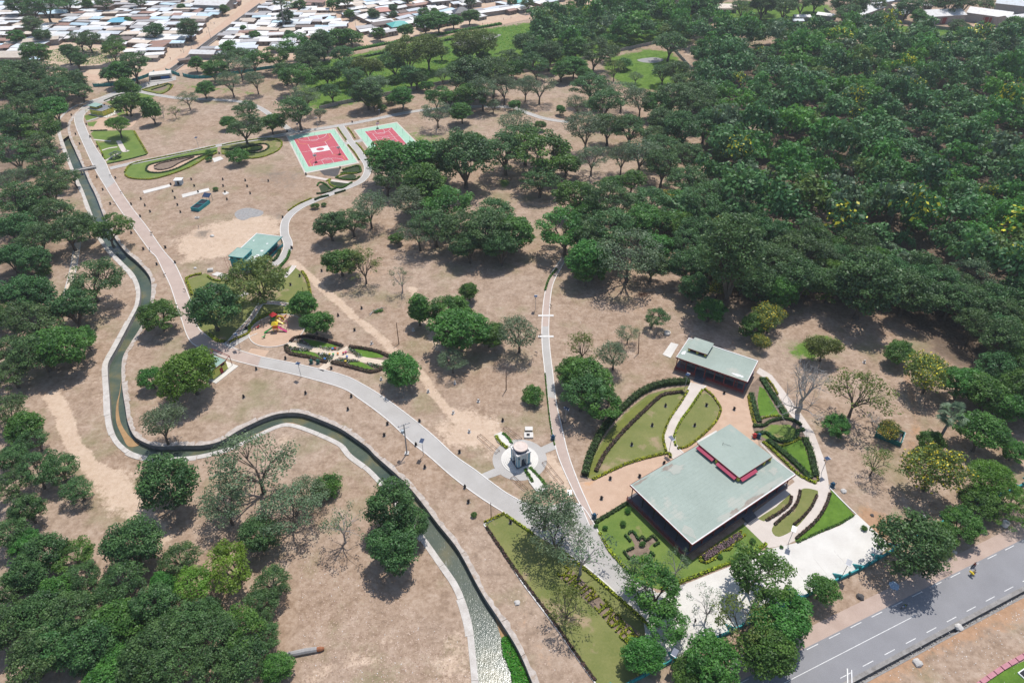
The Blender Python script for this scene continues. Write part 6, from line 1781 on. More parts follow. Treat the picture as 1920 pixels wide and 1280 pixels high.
HED = [
 ([(1096,893),(1104,862),(1113,840),(1130,808),(1150,784),(1170,764),(1195,742),(1220,728),(1250,720),(1292,717)], 1.9, 1.5, G, 'tall dark green hedge around the leaf-shaped lawn'),
 ([(1117,884),(1135,850),(1166,812),(1202,776),(1239,743),(1262,737),(1280,735)], 1.0, .6, B_R, 'brown hedge curving through the leaf-shaped lawn'),
 ([(1111,899),(1180,868),(1249,850),(1257,858)], .7, .5, Y, 'yellow hedge along the near edge of the leaf-shaped lawn'),
 ([(1249,846),(1244,826),(1245,812),(1256,785),(1276,755),(1290,732)], .6, .5, Y, 'yellow hedge on the left of the cream path'),
 ([(1267,836),(1264,818),(1276,790),(1296,762),(1317,731)], .6, .5, Y, 'yellow hedge on the right of the cream path'),
 ([(1320,729),(1335,741),(1347,758),(1351,769),(1342,790),(1320,813),(1290,836),(1270,841)], .6, .5, Y, 'yellow hedge around the outer side of the lens lawn'),
 ([(1403,742),(1407,765),(1413,790),(1418,797)], .7, .5, Y, 'yellow hedge left of the upper triangular bed'),
 ([(1408,738),(1416,770),(1424,792)], 1.5, .7, G, 'dark hedge left of the upper triangular bed'),
 ([(1428,710),(1446,738),(1464,765),(1474,782)], 1.7, .8, G, 'dark hedge right of the upper triangular bed'),
 ([(1436,708),(1450,725),(1458,740)], .5, .5, Y, 'yellow hedge at the tip of the upper triangular bed'),
 ([(1424,786),(1448,780),(1472,782)], .5, .45, Y, 'yellow hedge below the upper triangular bed'),
 ([(1412,799),(1432,798),(1445,790),(1470,785),(1490,790),(1502,798)], .9, .7, G, 'dark hedge on the far side of the round bed'),
 ([(1416,814),(1436,812),(1446,820),(1462,828),(1480,828),(1492,820),(1496,808),(1508,806)], 1.0, .7, G, 'dark hedge on the near side of the round bed'),
 ([(1430,828),(1450,845),(1480,874),(1500,892),(1530,906)], .7, .5, Y, 'yellow hedge along the long side of the lower triangular bed'),
 ([(1438,826),(1460,842),(1490,868),(1520,898)], 1.6, .8, G, 'dark hedge along the long side of the lower triangular bed'),
 ([(1508,822),(1518,845),(1530,894)], 1.7, .8, G, 'dark hedge along the path side of the lower triangular bed'),
 ([(1520,838),(1528,868),(1534,902)], .5, .45, Y, 'yellow hedge at the path edge of the lower triangular bed'),
 ([(1446,834),(1468,836),(1500,822)], .6, .5, Y, 'yellow hedge on top of the lower triangular bed'),
 ([(1500,919),(1497,935),(1487,953),(1467,970),(1452,984)], .7, .45, B_R, 'brown hedge on the left of the oval lawn'),
 ([(1532,928),(1520,952),(1504,970),(1488,984)], .6, .45, B_R, 'brown hedge on the right of the oval lawn'),
 ([(1484,930),(1480,945),(1460,962),(1436,976)], .7, .45, B_R, 'brown hedge along the strip beside the pavilion steps'),
 ([(1556,925),(1548,948),(1530,976),(1492,1010)], .7, .5, B_R, 'brown hedge on the bright triangular lawn'),
 ([(1600,966),(1575,981),(1535,998),(1494,1017)], .5, .4, BR_, 'low green edging above the parking apron'),
 ([(1116,980),(1145,962),(1176,943)], .9, .6, G, 'green hedge between the pink plaza and the cross lawn'),
 ([(1124,998),(1142,1031),(1173,1066),(1196,1086),(1218,1099)], .7, .5, Y, 'yellow hedge along the path beside the cross lawn'),
 ([(1240,1105),(1296,1083),(1340,1066),(1380,1050),(1424,1028),(1437,1019)], .7, .5, Y, 'yellow hedge along the apron below the large pavilion'),
 ([(1310,1046),(1330,1031),(1354,1018),(1372,1008),(1390,996)], .5, .4, Y, 'yellow border of the purple bed, far side'),
 ([(1311,1049),(1322,1055),(1345,1044),(1352,1032),(1368,1030),(1378,1017),(1398,1002)], .5, .4, Y, 'yellow border of the purple bed, near side'),
 ([(1318,1047),(1335,1036),(1352,1026),(1370,1015),(1388,1003)], 1.6, .5, PU, 'purple-leaved planting below the large pavilion'),
 ([(908,980),(928,971),(946,962)], .6, .5, Y, 'yellow hedge at the top corner of the lettering lawn'),
 ([(948,965),(975,984),(1000,1001)], .6, .5, Y, 'yellow hedge along the path, first stretch above the lettering'),
 ([(1050,1030),(1085,1058),(1122,1088),(1160,1121),(1200,1157),(1222,1180)], .6, .5, Y, 'yellow hedge along the path above the lettering'),
 ([(912,988),(940,1030),(975,1081),(1010,1127),(1042,1171),(1080,1226),(1116,1276)], .7, .4, B_R, 'row of brownish plants inside the white kerb of the lettering lawn'),
 (zoomed([(35,440),(90,415),(165,400)], 340, 420, 4.267), .8, .6, Y, 'yellow hedge at the top left of the playground lawn'),
 (zoomed([(40,450),(65,510),(85,570)], 340, 420, 4.267), .9, .6, Y, 'yellow hedge beside the pink path, left of the playground lawn'),
 (zoomed([(100,600),(115,650)], 340, 420, 4.267), .9, .6, Y, 'short yellow hedge beside the pink path'),
 (zoomed([(212,418),(240,440),(275,452),(320,458)], 340, 420, 4.267), .7, .6, Y, 'yellow hedge before the white slab'),
 (zoomed([(350,468),(400,450),(445,440)], 340, 420, 4.267), .7, .6, Y, 'yellow hedge near the teal tower'),
 (zoomed([(390,575),(440,545),(490,510)], 340, 420, 4.267), 1.0, .7, G, 'green hedge left of the grey path stub'),
 (zoomed([(410,630),(440,610),(475,590)], 340, 420, 4.267), 1.1, .7, G, 'green hedge right of the grey path stub'),
 (zoomed([(220,880),(255,915),(300,938),(350,945)], 340, 420, 4.267), 1.0, .6, Y, 'yellow hedge in the corner below the dark tree'),
 (zoomed([(385,950),(430,925),(490,900),(545,870)], 340, 420, 4.267), .8, .6, Y, 'yellow hedge along the link path to the playground'),
 (zoomed([(545,865),(555,820),(590,780),(640,745),(700,720),(770,710),(840,712)], 340, 420, 4.267), .7, .5, Y, 'yellow hedge around the far rim of the playground'),
 (zoomed([(965,380),(1000,430),(1020,490),(1035,570)], 340, 420, 4.267), .9, .6, Y, 'yellow hedge on the right edge of the playground lawn'),
 (zoomed([(735,300),(770,265),(790,210)], 340, 420, 4.267), 1.1, .8, G, 'green shrub row in front of the teal building'),
 (zoomed([(775,365),(815,320),(850,275),(870,215)], 340, 420, 4.267), .9, .8, BR_, 'bright shrub row along the path at the teal building'),
 (zb([(470,320),(500,290),(570,274),(640,280),(720,295),(800,320),(910,355)]), 1.1, .6, B_R, 'dark red hedge on the upper left wing of the butterfly garden'),
 (zb([(432,345),(440,390),(480,420),(560,435),(640,450),(700,470),(780,490)]), 1.3, .6, B_R, 'dark red hedge on the lower left wing of the butterfly garden'),
 (zb([(960,360),(1050,370),(1180,395),(1250,420),(1295,442)]), 1.1, .6, B_R, 'dark red hedge on the upper right wing of the butterfly garden'),
 (zb([(812,490),(900,510),(1000,535),(1140,570),(1230,550),(1265,530)]), 1.3, .6, B_R, 'dark red hedge on the lower right wing of the butterfly garden'),
 (z9([(180,500),(230,430),(330,395),(500,360),(700,320),(900,280),(1090,237)]), .7, .5, Y, 'yellow hedge on the path side of the larger leaf lawn'),
 (z9([(185,525),(230,555),(350,570),(500,560),(700,500),(870,430),(1000,350),(1105,308)]), .7, .5, Y, 'yellow hedge on the field side of the larger leaf lawn'),
 (z9([(395,470),(420,430),(520,400),(750,350),(1000,312)]), .9, .5, G, 'dark hedge on the path side of the drop in the larger leaf lawn'),
 (z9([(395,475),(430,498),(540,503),(700,463),(880,372),(1000,318),(1095,285)]), .9, .5, G, 'dark hedge on the field side of the drop in the larger leaf lawn'),
 (z9([(475,440),(560,405),(870,345),(740,400),(640,455),(540,475),(480,465)]), .5, .4, B_R, 'brown hedge around the soil drop in the larger leaf lawn'),
 (z9([(1155,230),(1300,200),(1500,170),(1650,162),(1740,185),(1755,225)]), .7, .5, Y, 'yellow hedge on the path side of the smaller leaf lawn'),
 (z9([(1755,228),(1700,290),(1560,345),(1430,360),(1370,335),(1250,325),(1155,315)]), .7, .5, Y, 'yellow hedge on the field side of the smaller leaf lawn'),
 (z9([(1155,265),(1250,268),(1400,240),(1560,214),(1620,235),(1600,272),(1520,302),(1400,297),(1280,275)]), .9, .5, G, 'dark hedge around the drop in the smaller leaf lawn'),
 (z9([(1320,268),(1500,235),(1555,245),(1540,270),(1480,285),(1400,285),(1325,270)]), .6, .45, G, 'dark hedge inside the drop of the smaller leaf lawn'),
 (z8([(1070,250),(1200,212),(1380,172)]), .6, .5, Y, 'yellow hedge on the far side of the small fork lawn'),
 (z8([(1080,255),(1200,285),(1300,297),(1400,245),(1440,190)]), .6, .5, Y, 'yellow hedge on the near side of the small fork lawn'),
 (z8([(1180,250),(1330,205),(1385,180),(1420,205),(1380,260)]), .9, .5, G, 'dark hedge inside the small fork lawn'),
 (z8([(970,745),(1050,880),(1130,1015)]), .8, .5, Y, 'yellow hedge along the meadow side of the corner lawn'),
 (z8([(650,1138),(900,1085),(1120,1028)]), .6, .4, G, 'low planting along the path below the corner lawn'),
 (z8([(520,880),(560,950),(620,1080)]), .6, .4, Y, 'yellow planting between the wide path and the corner lawn'),
 (z8([(610,382),(760,322),(900,287)]), .7, .5, G, 'green hedge above the corner pavilion'),
 (z8([(450,742),(560,738),(650,735)]), .6, .5, G, 'green hedge below the pink sand'),
 (z8([(860,440),(880,500),(890,560)]), .6, .5, Y, 'yellow hedge beside the corner pavilion lawn'),
 (z1([(780,700),(960,650),(1000,690),(985,730),(800,735),(760,740)]), .8, .6, BR_, 'bright hedge around the first bed below the court'),
 (z1([(720,780),(800,750),(960,740)]), .6, .5, Y, 'yellow hedge between the beds below the court'),
 (z1([(700,790),(800,812),(930,815),(990,780)]), .8, .6, BR_, 'bright hedge under the second bed below the court'),
 (z1([(590,835),(640,810),(620,850),(660,890),(700,905)]), .7, .5, Y, 'yellow hedge at the third bed below the court'),
 (z1([(700,910),(780,915),(860,870),(900,850)]), .9, .6, BR_, 'bright hedge under the third bed below the court'),
 (z1([(480,890),(510,850),(580,870),(650,930),(700,910)]), .7, .5, BR_, 'bright hedge round the fourth bed below the court'),
 (z1([(470,985),(560,975),(640,955),(700,925)]), .8, .6, G, 'green hedge along the winding path below the court'),
 (z1([(450,1060),(520,1030),(620,1010)]), .9, .8, G, 'green shrub row on the outer side of the winding path'),
 (z1([(130,1190),(250,1110),(410,1040)]), .6, .5, Y, 'yellow shrub row along the winding path'),
 (z1([(690,985),(760,965),(820,945)]), .7, .7, G, 'dark shrub row by the first bend of the winding path'),
 (z1([(850,400),(920,480),(985,580)]), .7, .5, Y, 'yellow planting between the larger court and the cross path'),
 (z1([(945,375),(1010,440),(1080,540)]), .7, .5, Y, 'yellow planting between the cross path and the smaller court'),
 (z1([(725,190),(780,270),(830,340)]), .6, .5, Y, 'yellow planting at the top of the cross path'),
 (z1([(845,190),(890,250),(935,320)]), .6, .5, Y, 'yellow planting right of the cross path'),
 (zm([(400,300),(440,370),(500,430),(575,485)]), .8, .55, Y, 'yellow-green hedge on the left of the far ramp'),
 (zm([(500,262),(570,320),(635,415)]), .8, .55, BR_, 'green hedge on the right of the far ramp'),
 (zm([(835,800),(880,880),(950,1000)]), .8, .55, BR_, 'green hedge on the left of the near ramp'),
 (zm([(905,775),(990,860),(1090,970),(1160,1085)]), .8, .55, BR_, 'green hedge on the right of the near ramp'),
 ([(1022,700),(1026,745),(1032,795),(1040,835)], .35, .35, BR_, 'row of small plants along the brick path'),
 ([(1044,505),(1030,522),(1022,545)], .7, .6, BR_, 'bright shrub row at the top of the brick path'),
]
for line, w, hh, mt, lab in HED: hedge(line, w, hh, mt, lab)
# ring bed by the corner pavilion
hedge([(216 + 7.5 * math.cos(a), 188 + 3.0 * math.sin(a)) for a in np.linspace(0, 6.283, 13)[:-1]], .8, .5, B_R, 'brown ring hedge on the lawn above the corner pavilion', True)
# the cross bed: outline in the lawn, soil inside
ZC = lambda l: zoomed(l, 1080, 920, 6.4)
CROSS = [(630,515),(682,490),(755,590),(798,552),(838,603),(920,543),(975,600),(900,650),(870,690),(945,790),(885,850),(810,770),(760,790),(640,815),(572,725),(690,680),(705,650)]
sheet('flower_bed', pts(ZC(CROSS)), .034, M['soil'], 'cross shaped soil bed in the lawn')
for pp in ([(585,530),(655,610)], [(628,518),(682,490),(752,590)], [(752,590),(798,552),(838,603),(920,543),(975,600)], [(935,660),(998,622)], [(572,725),(640,815),(700,790)], [(610,720),(690,685)], [(830,800),(885,860)], [(885,735),(945,785)]):
    hedge(ZC(pp), .55, .55, G, 'dark clipped hedge piece of the cross bed, ' + ('left bar,upper arm,right arm,right bar,lower left arm,left arm top,lower bar,lower right arm').split(',')[([(585,530),(655,610)], [(628,518),(682,490),(752,590)], [(752,590),(798,552),(838,603),(920,543),(975,600)], [(935,660),(998,622)], [(572,725),(640,815),(700,790)], [(610,720),(690,685)], [(830,800),(885,860)], [(885,735),(945,785)]).index(pp)], group='hedges of the cross bed')
tree_px(*ZC([(800,640)])[0], 10, 'u')
# white kerb round the lettering lawn
kb = [(907,983),(940,1028),(973,1083),(1006,1128),(1040,1173),(1077,1226),(1113,1276),(1125,1296)]
tag(MB().line(resample(pts(kb), 2), .3, 0, .22).build('lawn_kerb', M['kerb']), 'white kerb along the lettering lawn', kind='structure')
tag(MB().line(pts([(907,983),(947,962)]), .3, 0, .22).build('lawn_kerb', M['kerb']), 'white kerb at the top of the lettering lawn', kind='structure')
tag(MB().line(resample(pts([(1555,914),(1580,940),(1605,964)]), 2), .3, 0, .2).build('lawn_kerb', M['kerb']), 'white kerb beside the bright triangular lawn', kind='structure')

# hedge lettering: BIENVENUE AU PARC, read from the road
STRIP = [(1046,1079),(1065,1097),(1100,1127),(1147,1174),(1180,1212),(1205,1203),(1192,1180),(1142,1139),(1106,1101),(1074,1069)]
sheet('letter_bed', pts(STRIP), .036, M['soil'], 'strip of soil under the hedge lettering')
GLY = {'B': [[(0,0),(0,1)], [(0,1),(.7,.97),(.8,.75),(.6,.53),(0,.52)], [(0,.52),(.75,.5),(.88,.25),(.7,.02),(0,0)]], 'I': [[(.4,0),(.4,1)]], 'E': [[(.8,0),(0,0),(0,1),(.8,1)], [(0,.5),(.65,.5)]],
       'N': [[(0,0),(0,1),(.8,0),(.8,1)]], 'V': [[(0,1),(.42,0),(.84,1)]], 'U': [[(0,1),(0,.2),(.2,0),(.6,0),(.8,.2),(.8,1)]], 'A': [[(0,0),(.42,1),(.84,0)], [(.18,.38),(.66,.38)]],
       'P': [[(0,0),(0,1)], [(0,1),(.7,.97),(.85,.74),(.7,.48),(0,.47)]], 'R': [[(0,0),(0,1)], [(0,1),(.7,.97),(.85,.74),(.7,.5),(0,.48)], [(.3,.48),(.85,0)]], 'C': [[(.85,.85),(.6,1),(.2,.97),(0,.7),(0,.3),(.2,.03),(.6,0),(.85,.15)]]}
LET = [('B',1186,1202,'opening the word'),('I',1180,1195,'second in the word'),('E',1174,1188,'first E of the word'),('N',1167,1180,'first N of the word'),('V',1159,1172,'in the middle of the word'),('E',1152,1163,'middle E of the word'),('N',1144,1154,'last N of the word'),('U',1135,1145,'in the word'),('E',1127,1134,'closing the word'),
       ('A',1111,1120,'of the word AU'),('U',1102,1110,'of the word AU'),('P',1086,1100,'opening the word PARC'),('A',1077,1091,'of the word PARC'),('R',1067,1081,'of the word PARC'),('C',1056,1072,'closing the word PARC')]
ra = np.array(at(1056, 1072)) - np.array(at(1186, 1202)); ra /= np.linalg.norm(ra)
ua = np.array((-ra[1], ra[0]))
for g, x, y, what in LET:
    c = np.array(at(x, y))
    wl, hl = 1.55, 3.0
    root = None
    for stroke in GLY[g]:
        line = [tuple(c + ra * (a - .42) * wl + ua * (b - .5) * hl) for a, b in stroke]
        dense = []
        for p, q in zip(line[:-1], line[1:]):
            m = max(2, int(math.dist(p, q) / .4))
            dense += [(p[0] + (q[0] - p[0]) * k / m, p[1] + (q[1] - p[1]) * k / m) for k in range(m)]
        dense.append(line[-1])
        lab = 'low clipped yellow-green hedge letter ' + g + ' ' + (what if 'word A' in what or 'word P' in what else what + ' BIENVENUE')
        hb = hedge(dense, .34, .45, 'hedge_yellow', lab, size=.11, dens=60, name='hedge_letter', cat='hedge letter', group='hedge letters on the lawn', world_=True, ragged=.08)
        if root is None: root = hb
        else:
            for ch in list(hb.children):
                off = hb.location - root.location
                ch.parent = root
                ch.location = off
            bpy.data.objects.remove(hb)
# seedlings in the butterfly garden
V, Q, n0 = [], [], 0
rs = np.random.default_rng(50)
for poly in ([(480,300),(560,300),(640,350),(800,365),(900,360),(870,385),(800,395),(640,365),(560,335)], [(450,360),(560,375),(640,385),(620,395),(470,392)], [(690,410),(770,420),(830,440),(800,480),(740,460)], [(945,375),(980,375),(1080,445),(1040,450)], [(830,470),(940,465),(1060,480),(940,490)], [(1100,490),(1240,520),(1200,545),(1120,510)]):
    P = pts(zb(poly)); PA = np.array(P)
    X = rs.uniform(PA[:, 0].min(), PA[:, 0].max(), 500); Y_ = rs.uniform(PA[:, 1].min(), PA[:, 1].max(), 500)
    ok = poly_sd(X, Y_, P) > 0
    X, Y_ = np.round(X[ok] / .6) * .6, np.round(Y_[ok] / .6) * .6
    for _ in range(3):
        k = len(X)
        p = np.stack([X + rs.normal(size=k) * .12, Y_ + rs.normal(size=k) * .12, rs.uniform(.1, .4, k)], 1)
        nr = rs.normal(size=(k, 3)) * .7 + np.array([0, 0, .6]); nr /= np.linalg.norm(nr, axis=1)[:, None]
        v, q = leaf_block(p, nr, rs.uniform(.15, .3, k), rs)
        V.append(v); Q.append(q + n0); n0 += len(v)
Q = np.concatenate(Q)
tag(link('seedlings', np_mesh('seedlings', np.concatenate(V), Q, [M['hedge_green'], M['hedge_purple'], M['white_paint']], rs.choice([0, 1, 2], len(Q), p=[.62, .24, .14]), rs.uniform(0, 1, len(Q)))), 'rows of small seedlings in the butterfly garden', kind='stuff')

# ================================================================== SMALL THINGS
def bin_tree(mat):
    e = empty('litter_bin')
    MB().lathe([(.28, 0), (.36, .1), (.38, .75), (.30, .8)], (0, 0, 0), 10).build('body', M[mat], e)
    MB().lathe([(.22, .8), (.30, .92), (.25, 1.1), (.1, 1.2)], (0, 0, 0), 10).build('lid', M[mat], e)
    MB().box((0, 0, -.02), (.95, .95, .12)).build('foot', M['concrete_dark'], e)
    MB().tube([(-.3, .0, .75), (-.52, 0, .95), (-.42, 0, 1.15)], .06, 4).build('handle', M[mat], e)
    MB().tube([(.3, .0, .75), (.52, 0, .95), (.42, 0, 1.15)], .06, 4).build('handle', M[mat], e)
    return e
def copy_thing(src):
    e = src.copy(); COL.objects.link(e)
    for ch in list(src.children):
        c = ch.copy(); COL.objects.link(c); c.parent = e
        for g in list(ch.children):
            d = g.copy(); COL.objects.link(d); d.parent = c
    return e
BINS = z9([(90,548),(345,758),(385,822),(248,810),(437,885),(338,932),(643,612),(662,682),(685,748),(710,818),(740,890),(848,563),(878,628),(917,688),(1163,563),(1167,628),(1185,690),(1205,763),(1388,573),(1407,632),(1437,703),(1618,578),(1127,302),(40,808),(250,1098),(370,1258),(590,1243),(1762,943),(1855,1250)])
BINS += zoomed([(548,230),(597,335),(660,455),(385,530),(500,145)], 60, 280, 4.48)
BINS += zoomed([(931,108),(986,193),(883,203),(808,118),(740,25),(1443,792),(1372,948),(1720,927),(1607,732),(1865,788),(1810,240),(1903,490),(1687,268),(1635,318),(1386,563),(1640,110)], 0, 427, 3)
BINS += zoomed([(57,945),(38,1018),(440,1085),(260,1100),(242,1163),(420,1217),(665,1258),(115,450),(75,573),(908,1080),(1823,998),(1748,1108),(1633,1217)], 640, 427, 3)
BINS += zoomed([(470,65),(695,177),(715,260),(952,375),(1512,130),(1463,240),(1677,117),(1815,43)], 640, 853, 3)
BINS += zoomed([(503,847),(385,1048),(680,725),(780,885)], 1230, 600, 5.333)
BINS += z8([(220,543),(270,773),(320,890),(445,808),(530,925),(595,1035),(1260,183),(770,315),(400,655),(1150,170)])
BINS += z1([(120,232),(900,115),(1740,430),(345,742),(755,665)])
proto = bin_tree('bin')
first = True
for x, y in BINS:
    e = proto if first else copy_thing(proto)
    first = False
    g = at(x, y + 2)
    e.location = (g[0], g[1], .05); e.rotation_euler = (0, 0, random.uniform(0, 6.28)); e.scale = (.92, .92, .95)
    pend(e, 'small dark litter bin with side handles', 'bin', 'small dark bins dotted over the park', g, 14)
for x, y, mt, lab in ((1790 / 3, 427 + 762 / 3, 'bin_green', 'large dark green bin between the path and the butterfly garden'), (584, 681, 'bin_green', 'dark green bin on the grass by the playground apron'), (640 + 1190 / 3, 427 + 1187 / 3, 'bin_blue', 'blue-grey bin beside the brick path at the monument'),
                  (1560, 912, 'bin_blue', 'blue-grey bin at the tip of the bright triangular lawn'), (1422, 820, 'bin_blue', 'blue bin at the right corner of the large pavilion'), (1414, 820, 'toy_red', 'red bin at the right corner of the large pavilion'), (1114, 970, 'bin_blue', 'blue-grey bin at the corner of the cross lawn')):
    e = bin_tree(mt); g = at(x, y); e.location = (g[0], g[1], .05); e.scale = (1.5, 1.5, 1.35)
    tag(e, lab, 'bin')

def solar_light(base, head, lab, hgt=5.5):
    g = np.array(at(*base)); q = np.array(at(*head, hgt))
    e = tag(empty('solar_light', (g[0], g[1], 0), math.atan2(q[1] - g[1], q[0] - g[0])), lab, 'street light', 'solar lights along the paths')
    L = min(.6, float(np.linalg.norm(q - g)))
    MB().tube([(0, 0, -.1), (0, 0, hgt), (L, 0, hgt + .15)], .07, 6).build('pole', M['steel'], e)
    MB().add([(-.75, -.55, hgt + .1), (.75, -.55, hgt + .35), (.75, .55, hgt + .35), (-.75, .55, hgt + .1), (-.75, -.55, hgt + .05), (.75, -.55, hgt + .3), (.75, .55, hgt + .3), (-.75, .55, hgt + .05)],
             [(0, 1, 2, 3), (7, 6, 5, 4), (0, 4, 5, 1), (1, 5, 6, 2), (2, 6, 7, 3), (3, 7, 4, 0)]).build('panel', M['solar'], e)
    part('panel_frame', 'white_paint', e, (-.9, -.76, -.55, .55, hgt + .05, hgt + .12))
    part('lamp', 'black_steel', e, (L, L + .5, -.15, .15, hgt - .2, hgt - .08))
for b, hd, lab in (((565,707), (559,682), 'by the wide path below the playground'), ((1478,1018), (1490,987), 'at the tip of the oval lawns'), ((1578,1081), (1593,1051), 'left of the two on the parking apron'), ((1635,1051), (1648,1026), 'right of the two on the parking apron'),
                   ((794,853), (793,823), 'on the path beside the transformer pole'), ((1060,792), (1061,766), 'beside the brick path under the tree'), ((1066,950), (1068,900), 'where the brick path meets the plaza'), ((1540,886), (1541,864), 'on the curve of the cream path'),
                   ((1254,848), (1245,809), 'beside the cream path between the lawns'), ((1284,728), (1289,703), 'at the steps of the smaller pavilion'), ((1258,1248), (1268,1218), 'at the left post of the entrance gate'), ((1466,1130), (1478,1109), 'at the roadside wall under the trees'),
                   ((561,252), (558,231), 'above the far left corner of the larger court'), ((596,240), (594,230), 'above the larger court by the path'), ((713,225), (711,210), 'above the smaller court'), ((373,278), (372,256), 'in the dry meadow beside the narrow path'),
                   ((468,253), (467,233), 'in front of the round bushes by the path'), ((392,183), (388,166), 'on the meadow loop path'), ((758,214), (757,196), 'on the grass below the boundary wall'), ((907,188), (906,176), 'under the trees by the boundary wall'),
                   ((1004,580), (1002,566), 'near the white sills'), ((450,652), (448,634), 'on the link path to the playground')):
    solar_light(b, hd, 'solar street light with tilted panel ' + lab)
# low guide lights standing on the kerbs
def kerb_light(x, y, lab):
    g = at(x, y)
    e = tag(empty('kerb_lamp', (g[0], g[1], .1), random.uniform(0, 3)), None)
    MB().tube([(0, 0, 0), (0, 0, .9)], .06, 5).build('post', M['black_steel'], e)
    MB().box((.35, 0, .95), (1.1, .25, .12)).build('head', M['black_steel'], e)
    pend(e, 'short dark kerb lamp with flat head', 'lamp', 'low lamps on the path kerbs', g, 8)
for x, y in z9([(35,545),(145,712),(452,1122),(90,818)]) + zoomed([(855,42),(845,130),(925,275),(1045,360),(1120,5)], 0, 427, 3) + zoomed([(225,945),(1245,1110),(1180,450),(1115,615),(1100,715)], 640, 427, 3) + [(386,655), (449,661), (1054,795)]: kerb_light(x, y, '')

def wood_pole(base, top_px, lab, hgt, arm=False, r=.13):
    g = np.array(at(*base))
    q = np.array(at(*top_px, hgt))
    d = q - g
    if np.linalg.norm(d) > 1.2: d *= 1.2 / np.linalg.norm(d)
    e = tag(empty('utility_pole', (g[0], g[1], 0)), lab, 'pole')
    MB().tube([(0, 0, -.3), (d[0], d[1], hgt)], [r * 1.2, r * .85], 8).build('pole', M['wood' if not arm else 'wood_grey'], e)
    if arm:
        for z in (hgt - .3, hgt - 1.6):
            MB().box((d[0], d[1], z), (3.6 if z > hgt - 1 else 2.8, .14, .14), .5).build('cross_arm', M['steel'], e)
        for k in (-1.5, -.5, .5, 1.5):
            MB().lathe([(.08, 0), (.1, .1), (.05, .3)], (d[0] + k * math.cos(.5), d[1] + k * math.sin(.5), hgt - .23), 6).build('insulator', M['wall_grey'], e)
        MB().lathe([(.05, 0), (.42, .05), (.45, 1.0), (.3, 1.15)], (d[0] - .65, d[1], hgt - 3.4), 10).build('transformer', M['blue_grey'], e)
        MB().box((0, 0, .1), (1.2, 1.2, .5)).build('footing', M['stone'], e)
    return e
wood_pole((763, 850), (757, 795), 'grey utility pole with cross arms and transformer beside the wide path', 11, True, .17)
wood_pole((949, 731), (949, 698), 'thin brown pole standing alone on the dry grass', 7)
wood_pole((748, 645), (743, 604), 'thin brown pole beside a litter bin near the dirt track', 8)
wood_pole((1197, 663), (1198, 622), 'brown pole with lamp arm behind the smaller pavilion', 8)
wood_pole((921, 972), (920, 942), 'thin rusty pole at the corner of the lettering lawn', 6, r=.09)
wood_pole((570, 556), (567, 538), 'short brown pole on the playground lawn', 4.5, r=.1)
wood_pole((1290, 1128 + 100), (1290, 1200), 'short pole behind the entrance gate', 4, r=.08)
for (x, y) in ((697,645),(853,719),(803,735),(897,753),(850,775),(880,810),(775,620),(715,712),(1620,680)):
    g = at(x, y); e = tag(empty('marker_stone', (g[0], g[1], 0), random.uniform(0, 3)), None)
    MB().box((0, 0, .1), (.9, .7, .2)).build('base', M['white_paint'], e)
    MB().prism([(-.3, -.2), (.3, -.2), (.25, .2), (-.25, .2)], .2, 1.1).build('block', M['stone'], e)
    pend(e, 'pale marker stone', 'marker', 'pale marker stones on the dry grass', g, 8)

# stones, slabs, branches, log
def rock(x, y, r, lab, mat='stone', flat=.6):
    rs = np.random.default_rng(int(x * 7 + y))
    import bmesh
    bm = bmesh.new(); bmesh.ops.create_icosphere(bm, subdivisions=2, radius=r)
    for v in bm.verts: v.co *= rs.uniform(.8, 1.15); v.co.z *= flat
    me = bpy.data.meshes.new('rock'); bm.to_mesh(me); bm.free(); me.materials.append(M[mat])
    g = at(x, y); return tag(link('rock', me, None, (g[0], g[1], r * .2)), lab, 'rock')
rock(970, 1130, .7, 'single white rock on the dry strip beside the canal', flat=.5)
rock(398, 443, .9, 'white rock in the bare dirt clearing', flat=.45)
rock(1582, 921, .8, 'pale grey rock beside the bright triangular lawn')
rock(1797, 1176, .9, 'pale rock below the roadside drain', flat=.5)
rock(1612, 1119, .9, 'dark stone heap on the roadside dirt', 'soil_dark')
rock(1635, 966, .5, 'small dark rock above the parking apron', 'soil_dark')
rock(1733, 970, .7, 'grey rock under the trees by the road', 'concrete')
rock(366, 503, .6, 'pale rock beside the white slab at the teal building')
rock(1720, 1243, 1.0, 'grey rock on the rough ground below the road', 'concrete')
rock(1790, 1035, .6, 'pale rock at the foot of the roadside tree')
g = at(575, 1222)
e = tag(empty('fallen_log', (g[0], g[1], 0), .25), 'grey fallen log with red broken heartwood on the dry grass', 'log')
MB().tube([(-4.2, .3, .45), (-2.5, .1, .5), (0, 0, .55), (2.2, -.2, .5)], [.35, .6, .62, .55], 9).tube([(-3, .1, .7), (-3.4, .3, 1.3)], [.3, .15], 6).build('stem', M['wood_grey'], e)
MB().tube([(2.18, -.2, .5), (3.0, -.3, .5), (3.7, -.3, .4)], [.5, .5, .3], 9).build('broken_end', M['wood_red'], e)
g = at(706, 586)
e = tag(empty('fallen_branch', (g[0], g[1], 0), .4), 'pale fallen branch with a tuft of green leaves lying on the dry grass', 'branch')
MB().tube([(-2.6, -.9, .1), (-1.6, .2, .4), (.2, .8, .7), (2.4, 1.0, .9), (4, .4, .4)], [.16, .2, .16, .12, .05], 6).tube([(-2.6, .2, .1), (-1.6, .2, .4)], .08, 5).build('wood', M['bark_grey'], e)
rs = np.random.default_rng(3)
c = np.stack([rs.uniform(-1, 2.6, 260), rs.normal(.3, .45, 260), rs.uniform(.1, .8, 260)], 1)
nr = rs.normal(size=(260, 3)) + np.array([0, 0, .8]); nr /= np.linalg.norm(nr, axis=1)[:, None]
